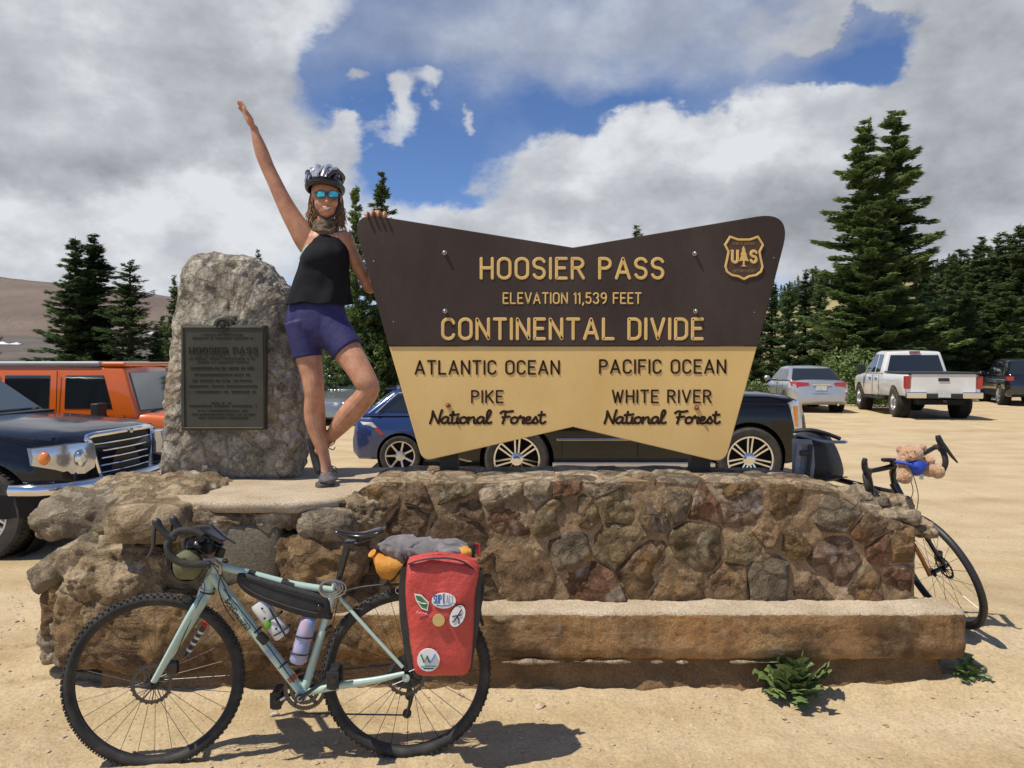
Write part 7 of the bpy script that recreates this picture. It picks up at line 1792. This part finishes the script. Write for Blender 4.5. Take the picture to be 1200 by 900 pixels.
for pts in ([(541, 714), (538, 719), (536, 723)], [(530, 722.5), (535, 721.5), (541, 720.5)], [(536, 722), (533, 727), (530, 729)], [(536, 723), (538, 727), (537.5, 731)]): stk_line(s2_, 'sticker_figure', pts, .75, stk, SO + .001)
tline(s2_, 'SK', 533.5, 541, 709, 711.5, stk, .06, SO, .42)
s3_ = disc('sticker', 0, 0, 0, 0, stw, pts=[(485.5, 696), (494, 697.5), (502.5, 706), (501, 716), (494, 713.5), (487.5, 704)], o_=SO - .0006); s3_['label'] = 'green leaf-shaped sticker with a white edge'
disc('sticker_face', 0, 0, 0, 0, stg, pts=[(487, 697.5), (493.5, 699), (501, 706.5), (500, 714), (494.5, 712), (488.7, 703.5)], o_=SO, parent=s3_); stk_line(s3_, 'sticker_line', [(489.5, 704.5), (494, 707), (499.5, 707.5)], .5, stw, SO + .001)
s4_ = disc('sticker', 514, 727, 7.2, 7.2, st3); s4_['label'] = 'small round multicoloured sticker'
stk_line(pan, 'pink_script', [(488, 718), (490, 715.5), (491, 719), (493, 717), (494.5, 719.5), (496, 717.5), (498, 719.5), (500, 718.5), (500.5, 720.5)], .45, stpk, SO - .001)
s5_ = disc('sticker', 502, 773.5, 13.3, 13.3, stw); s5_['label'] = 'large round white sticker with a green and blue W'
for pts, m in (([(493.5, 767), (496.8, 776.5), (500.5, 768.5)], stg), ([(500.5, 768.5), (503.8, 776.5)], stg), ([(504.2, 776.5), (510, 766.5)], stb)):
    mb = MB(); mb.tube([BP(a, b_, SO + .0005) for a, b_ in pts], [(.0078, .0024)] * len(pts), 6); mb.build('sticker_letter', m, s5_)
stk_line(s5_, 'sticker_line', [(493, 781), (502, 780.6), (511, 781)], .35, stt, SO + .0005); stk_line(s5_, 'sticker_line', [(496, 783.4), (508, 783.4)], .3, stk, SO + .0005)
# ---- orange sack, grey jacket, small yellow roll, red tail lamp on the rack
orf = mat('orange_fabric', (.56, .22, .02), (.66, .32, .045), scale=10, rough=.5, bump=.8, bscale=12, bdist=.02)
os_ = thing('stuff_sack', 'orange drawstring sack lying on the rear rack just behind the saddle', 'stuff sack', BP(457, 676))
mb = MB(); rings = []
for (px, py, r) in ((437, 655, .004), (439.5, 656, .022), (442, 660, .040), (448, 663, .050), (458, 663.5, .054), (470, 663, .052), (480, 661, .044), (484, 660, .02)):
    c = BP(px, py, .06); rings.append([c + nn * (r * 1.25 * math.cos(t)) + V((0, 0, r * math.sin(t) * (1 + .07 * math.sin(4 * t + px)))) for t in [2 * PI * k / 24 for k in range(24)]])
mb.loft(rings); mb.build('sack_body', orf, os_, smooth=True, angle=9)
tubem('sack_neck', [BP(440, 652, .06), BP(436, 648, .07)], [.012, .02], orf, os_); tubem('sack_strap', [BP(474, 648, .11), BP(477, 655, .135), BP(470, 668, .13), BP(458, 682, .09)], [(.006, .002)] * 4, bkm, os_, per=4, n=6)
jk = mat('grey_cloth', (.13, .115, .12), (.22, .20, .205), scale=12, rough=.9, bump=.5, bscale=16, bdist=.01, sheen=.3)
jd = mat('dark_cloth', (.03, .025, .035), rough=.9)
jac = thing('bundled_jacket', 'crumpled grey jacket strapped on top of the rear rack above the red side bag', 'jacket', BP(492, 655)); rng = random.Random(8)
for (cx, cy, rx, ry, rz_, sd_) in ((470, 641, .085, .075, .042, 1.0), (494, 643, .10, .085, .034, 4.0), (521, 644, .085, .075, .032, 7.0)):
    c = BP(cx, cy, .05); mb = MB(); n_, m_ = 72, 44; vs = []
    for a_ in range(m_ + 1):
        for b0 in range(n_):
            th = PI * a_ / m_; ph = 2 * PI * b0 / n_; d = V((math.sin(th) * math.cos(ph), math.sin(th) * math.sin(ph), math.cos(th)))
            p = V((d.x * rx, d.y * ry, d.z * rz_)); w1 = V((noise.noise(p * 9 + V((sd_, 0, 0))), noise.noise(p * 9 + V((0, sd_, 0))), 0)) * .07
            q = (p + w1); f_ = 1 - abs(math.sin((q.x * .8 + q.y * .35 + q.z * .9 + sd_) * 75)); f2 = 1 - abs(noise.noise(q * 22 + V((sd_, 3, 0)))) * 2
            vs.append(c + p + d * (.013 * f_ ** 2 * math.sin(th) + .010 * f2 + .008 * noise.noise(p * 12)))
    mb.add(vs, [(a_ * n_ + k, (a_ + 1) * n_ + k, (a_ + 1) * n_ + (k + 1) % n_, a_ * n_ + (k + 1) % n_) for a_ in range(m_) for k in range(n_)])
    mb.build('cloth', jk, jac, smooth=True, angle=9)
mb = MB(); mb.ell(BP(453, 640, .04), (.045, .05, .028), 14, 8); mb.build('dark_lining', jd, jac, smooth=True)
yr = thing('yellow_pouch', 'small yellow rolled pouch on the rear end of the rack above the red side bag', 'pouch', BP(545, 655, .06)); mb = MB(); rings = []
for (px, r) in ((536, .006), (537.5, .020), (543, .025), (548, .024), (552, .018), (553, .004)):
    c = BP(px, 647.5, .08); rings.append([c + nn * (r * 1.5 * math.cos(t)) + V((0, 0, r * math.sin(t) * (1 + .12 * math.sin(3 * t + px)))) for t in [2 * PI * k / 16 for k in range(16)]])
mb.loft(rings); mb.build('pouch_body', orf, yr, smooth=True)
rl = thing('tail_lamp', 'red tail lamp on a black bracket at the rear end of the rack', 'bicycle lamp', BP(558, 655)); mb = MB(); mb.box(BP(553, 644, .06), (.028, .05, .06)); mod_bevel(mb.build('bracket', bkm, rl), .008)
mb = MB(); mb.tube([BP(556, 637, .08), BP(561, 638, .08), BP(561.5, 652, .08)], .007, 8); mb.build('red_lens', redl, rl, smooth=True)

# ================================================================== BLACK ROAD BICYCLE BEHIND THE RIGHT END
b2_ = thing('road_bicycle', 'black road bicycle with orange fork leg, leaning against the right end of the stone base', 'bicycle', (2.45, 4.4, .14))
hub = pt(1099, 668, 4.32); v2 = V((-.40, .10, .91)).normalized(); u2 = V((.10, -1, 0)); u2 = (u2 - v2 * u2.dot(v2)).normalized(); n2 = u2.cross(v2).normalized()
if n2.x < 0: n2 = -n2
bike_wheel(b2_, hub, u2, v2, n2, .350, .0205, knob=False, rotor=.07, disc_side=1, tmat=mat('road_tyre', (.02, .02, .021), (.03, .03, .03), scale=9, rough=.5), spokes=24)
Q = lambda px, py, Y: pt(px, py, Y)
crown = Q(1066, 606, 4.36); headt = Q(1049, 570, 4.40)
fk2 = sub('fork', b2_, crown)
orangef = mat('orange_fork', (.62, .22, .02), rough=.35, coat=.6)
for s_, pts, ms in ((1, [crown + n2 * .015, Q(1076, 612, 4.36), Q(1092, 640, 4.33), hub + n2 * .05], (bkm, bkm)), (-1, [crown - n2 * .02, Q(1062, 625, 4.36), Q(1075, 645, 4.34), hub - n2 * .055], (bkm, orangef))):
    k = spline(pts, 5); h = int(len(k) * .62)
    tubem('fork_blade', k[:h + 1], [(.018 - .006 * i / h, .022 - .008 * i / h) for i in range(h + 1)], ms[0], fk2); tubem('fork_tip', k[h:], [.0125] * (len(k) - h), ms[1] if s_ < 0 else bks, fk2)
mb = MB(); mb.box(hub + n2 * .055 + v2 * .06 + u2 * -.03, (.035, .04, .06)); mod_bevel(mb.build('brake_caliper', bks, fk2), .008)
tubem('thru_axle', [hub - n2 * .065, hub + n2 * .065], .010, bks, fk2)
fr2 = sub('frame', b2_, headt)
tubem('head_tube', [headt + (headt - crown).normalized() * .02, crown - (headt - crown).normalized() * -.01], [.024, .030], bks, fr2)
hd = V((.52, -.85, 0)).normalized(); rearh = hub - hd * 1.0 + V((.0, 0, -.01)); seatc = headt - hd * .52 + V((-.06, 0, .02)); bb2 = hub - hd * .60 + V((.02, 0, -.06))
tubem('top_tube', [headt - (headt - crown) * .2, Q(1030, 574, 4.52), seatc], [.020, .018, .016], bks, fr2, per=4); tubem('down_tube', [crown + (headt - crown) * .25, bb2], [.030, .028], bks, fr2); tubem('seat_tube', [seatc, bb2], .017, bks, fr2)
for s_ in (-1, 1): tubem('seat_stay', [seatc, rearh + n2 * .06 * s_], .008, bks, fr2); tubem('chain_stay', [bb2, rearh + n2 * .06 * s_], .011, bks, fr2)
bike_wheel(b2_, rearh, hd, v2, V((.85, .52, .35)).normalized(), .345, .016, knob=False, rotor=.07, spokes=20, tmat=MATS['road_tyre'])
tubem('seat_post', [seatc, seatc + v2 * .09], .014, bks, b2_); mb = MB(); mb.ell(seatc + v2 * .10 + V((.06, 0, -.03)), (.045, .10, .022), 16, 8, Matrix.Rotation(.5, 3, 'Z')); mb.build('saddle', bks, b2_, smooth=True)
stemc = Q(1049, 545, 4.36)
tubem('steerer', [headt, Q(1046, 552, 4.40)], .020, bks, b2_); tubem('stem', [Q(1046, 554, 4.40), stemc], [.018, .017], bks, b2_)
hb2 = sub('handlebar', b2_, stemc)
Lb, Rb_ = Q(1020, 552, 4.37), Q(1096, 524, 4.33)
tubem('bar_top', [Lb, Q(1035, 549, 4.37), stemc, Q(1075, 535, 4.34), Rb_], [.013, .0145, .016, .0145, .013], bks, hb2, per=4)
for (o0, dx, dy) in ((Lb, 0, 0), (Rb_, 80, -26)):
    f = lambda px, py, Y: Q(px + dx, py + dy, Y)
    if dx == 0:
        d_ = [Lb, Q(1018, 552, 4.30), Q(1014, 557, 4.24), Q(1017, 572, 4.22), Q(1020, 582, 4.27), Q(1015, 586, 4.36)]
        hd_ = [Q(1018, 556, 4.27), Q(1014, 550, 4.22), Q(1013, 542, 4.19), Q(1014, 537, 4.185)]; lv_ = [Q(1013, 545, 4.18), Q(1019, 558, 4.17), Q(1022, 572, 4.19), Q(1022, 580, 4.21)]
    else:
        d_ = [Rb_, Q(1100, 524, 4.24), Q(1105, 529, 4.18), Q(1108, 542, 4.17), Q(1103, 553, 4.22), Q(1093, 556, 4.32)]
        hd_ = [Q(1103, 527, 4.21), Q(1103, 521, 4.17), Q(1100, 514, 4.15), Q(1099, 510, 4.15)]; lv_ = [Q(1102, 516, 4.14), Q(1108, 524, 4.12), Q(1115, 534, 4.12), Q(1122, 542, 4.13)]
    tubem('drop', d_, .0155, tapem, hb2, per=6); tubem('hood', hd_, [(.017, .017), (.017, .019), (.016, .019), (.012, .014)], bkm, hb2, per=4); tubem('brake_lever', lv_, [(.008, .010), (.007, .010), (.006, .009), (.004, .005)], bks, hb2, per=4)
mb = MB(); mb.box(Q(1049, 541, 4.33), (.05, .05, .035)); mod_bevel(mb.build('stem_clamp', bks, hb2), .01)
mb = MB(); mb.box(Q(1040, 539, 4.34), (.06, .04, .02)); mod_bevel(mb.build('cycle_computer', bkm, hb2), .006)
tubem('brake_cable', [Q(1066, 560, 4.3), Q(1070, 575, 4.26), Q(1066, 590, 4.3), Q(1068, 603, 4.34)], .0025, bks, b2_, per=6, n=6); tubem('brake_cable', [Q(1070, 556, 4.28), Q(1076, 580, 4.24), Q(1074, 600, 4.3)], .0025, bks, b2_, per=6, n=6)
# teddy bear strapped on the bar
fur = mat('teddy_fur', (.40, .20, .09), (.60, .36, .19), scale=70, rough=1, bump=1, bscale=170, bdist=.006, sheen=.8)
ted = thing('teddy_bear', 'tan teddy bear with a blue wrap strapped to the handlebar of the black road bicycle', 'teddy bear', Q(1070, 555, 4.25))
YT = 4.22; mb = MB()
def tb(px, py, d, rx, ry, rz_): mb.ell(Q(px, py, YT + d), (rx * YT / 900, ry * YT / 900, rz_ * YT / 900), 18, 12)
tb(1067, 532, -.01, 14, 13, 10.5); tb(1055, 527, .0, 5, 3.5, 4.6); tb(1081, 525, .0, 5, 3.5, 4.6); tb(1067, 536, -.05, 6, 6, 4.5)   # head upside up, ears
tb(1073, 546, .0, 13, 12, 12); tb(1060, 553, -.03, 8, 10, 11); tb(1060, 559, -.05, 9, 8, 8); tb(1091, 551, -.02, 13, 9, 8); tb(1099, 553, -.035, 7.5, 8, 8)
tb(1057, 541, -.02, 6, 7, 8); tb(1088, 540, -.01, 7, 7, 6)
def furry(o, size, amp, s_=.010):
    remesh(o, size, 2, .5); t_ = bpy.data.textures.get('fur_relief') or bpy.data.textures.new('fur_relief', 'CLOUDS'); t_.noise_scale = s_; t_.noise_depth = 3
    dmm = o.modifiers.new('relief', 'DISPLACE'); dmm.texture = t_; dmm.strength = amp; dmm.mid_level = .5; dmm.texture_coords = 'LOCAL'
o = mb.build('fur_body', fur, ted, fix=False); furry(o, .0035, .010)
blu = mat('blue_wrap', (.015, .05, .34), (.02, .07, .45), scale=20, rough=.6, bump=.4, bscale=30, bdist=.006)
mb = MB(); mb.ell(Q(1074, 548, YT - .055), (.050, .035, .042), 18, 12); mb.tube(spline([Q(1050, 541, YT - .03), Q(1062, 543, YT - .075), Q(1072, 547, YT - .082), Q(1083, 545, YT - .06), Q(1088, 541, YT)], 5), [(.012, .009)] * 21, 12)
mb.build('blue_wrap', blu, ted, smooth=True)
for (px, py, d, r) in ((1063, 530, -.067, .004), (1072, 529, -.067, .004), (1067, 536, -.082, .006)):
    mb = MB(); mb.ell(Q(px, py, YT + d), (r, r * .8, r), 10, 8); mb.build('nose' if r > .005 else 'eye', bks, ted, smooth=True)
mb = MB(); mb.box(Q(1080, 559, YT - .05), (.022, .002, .028), Matrix.Rotation(.2, 3, 'Y')); mb.build('care_label', mat('cloth_label', (.6, .6, .55), rough=.8), ted)
# ---- grey roll-top bag on the wall
gfab = mat('grey_bag_fabric', (.20, .21, .22), (.30, .31, .325), scale=9, rough=.6, bump=.6, bscale=14, bdist=.012)
dfab = mat('charcoal_bag_fabric', (.018, .018, .019), (.03, .03, .03), scale=9, rough=.6, bump=.6, bscale=14, bdist=.012)
gb_ = thing('grey_side_bag', 'grey and black roll-top bag standing on the stone base behind its right part', 'bicycle bag', pt(958, 564, 4.62))
YG = 4.5
def G(px, py, d=0): return pt(px, py, YG + d)
mb = MB(); rr_ = []
for (y, xl, xr, o_) in ((566, 931, 993, 0), (545, 930, 990, -.01), (525, 929, 983, -.005), (512, 930, 975, .03), (503, 931, 968, .07)):
    rr_.append([G(xl, y, o_), G((xl + xr) / 2 - 6, y, o_ - .03), G(xr - 14, y, o_), G(xr, y, .16), G(xr - 8, y, .24), G(xl + 3, y, .24)])
rr_ = [[p for a, b_ in zip(r, r[1:] + r[:1]) for p in (a, a.lerp(b_, .5))] for r in rr_]
mb.loft(rr_); o = mb.build('bag_body', dfab, gb_, smooth=True, angle=9); q = o.modifiers.new('s', 'SUBSURF'); q.levels = 2; q.render_levels = 2
mb = MB(); mb.loft([[G(928, y, -.05), G(956 - k, y + 1, -.075), G(956 - k, y + 1, -.03), G(928, y, .03)] for y, k in ((566, 4), (545, 1), (525, 2), (514, 5))]); o = mb.build('grey_panel', gfab, gb_, smooth=True, angle=.8)
mb = MB(); mb.tube(spline([G(931, 509, .03), G(945, 512, -.02), G(965, 517, -.03), G(986, 518, .02), G(990, 517, .08)], 5), [(.018, .008)] * 21, 8); mb.build('rolled_top', gfab, gb_, smooth=True)
mb = MB(); mb.tube(spline([G(930, 505, .08), G(950, 504, .06), G(968, 508, .08), G(984, 514, .08)], 5), [(.022, .012)] * 16, 8); mb.build('top_flap', dfab, gb_, smooth=True)
for px in (937, 950):
    mb = MB(); mb.tube([G(px, 521, -.085), G(px - 2, 540, -.088), G(px - 4, 560, -.085)], [(.014, .003)] * 3, 6); mb.build('strap', dfab if px > 940 else gfab, gb_)
mb = MB(); mb.box(G(943, 531, -.09), (.06, .012, .03)); mod_bevel(mb.build('buckle', bkm, gb_), .005)
for k in range(4): mb = MB(); mb.tube([G(955 + k * 7, 566 - k * 2, -.05), G(975 + k * 6, 556 + k, -.04)], .004, 6); mb.build('rack_hook', bks, gb_)
# ================================================================== WEEDS AT THE FOOT OF THE LEDGE
weedm = mat('weed_leaf', (.10, .15, .045), (.17, .23, .075), (.26, .32, .13), scale=9, rough=.5, spec=.5)
def weed(px, py, Y, n, rad, h, seed, label):
    rng = random.Random(seed); q = pt(px, py, Y); c = V((q.x, Y, gh(q.x, Y) - .005)); t = thing('weed', label, 'plant', c)
    st = MB()
    for i in range(n):
        an = rng.uniform(0, 2 * PI); el = rng.uniform(.12, 1.25); L = rad * rng.uniform(.55, 1.1); d = V((math.cos(an) * math.cos(el), math.sin(an) * math.cos(el), math.sin(el) * h / rad))
        b0 = c + V((rng.uniform(-.3, .3) * rad, rng.uniform(-.2, .2) * rad, 0)); p1 = b0 + d * L * .55; p2 = b0 + d * L + V((0, 0, -.18 * L * math.cos(el)))
        st.tube([b0, p1, p2], [.0022, .0018, .0008], 4)
        mb = MB(); path = spline([b0, p1, p2], 4); side0 = d.cross(V((0, 0, 1)))
        side = (side0.normalized() if side0.length > .05 else V((1, 0, 0))); lobes = []
        m = len(path)
        for j in range(2, m):
            u = (j - 1) / (m - 1); wv = .30 * rad * math.sin(PI * min(1, u * .95)) ** .8 * (1.0 if j % 2 else .38) * rng.uniform(.6, .95)
            nrm = V((0, 0, 1)) if abs(d.z) < .8 else V((0, -1, .4))
            lobes.append((path[j], wv, (path[j] - path[j - 1]).normalized() * (.35 * wv)))
        vs = []; fs = []
        for (p, wv, fwd) in lobes: vs += [p + side * wv + fwd + V((0, 0, -.15 * wv)), p + V((0, 0, .12 * wv)), p - side * wv + fwd + V((0, 0, -.15 * wv))]
        for j in range(len(lobes) - 1):
            a = j * 3; fs += [(a, a + 1, a + 4, a + 3), (a + 1, a + 2, a + 5, a + 4)]
        mb.add(vs, fs); mb.build('leaf', weedm, t, fix=False)
    st.build('stalk', weedm, t, fix=False)
weed(930, 806, 3.70, 95, .185, .24, 3, 'bushy green weed growing at the foot of the concrete ledge, right of its middle')
weed(1134, 792, 3.79, 34, .11, .11, 5, 'small green weed growing at the right foot of the concrete ledge')
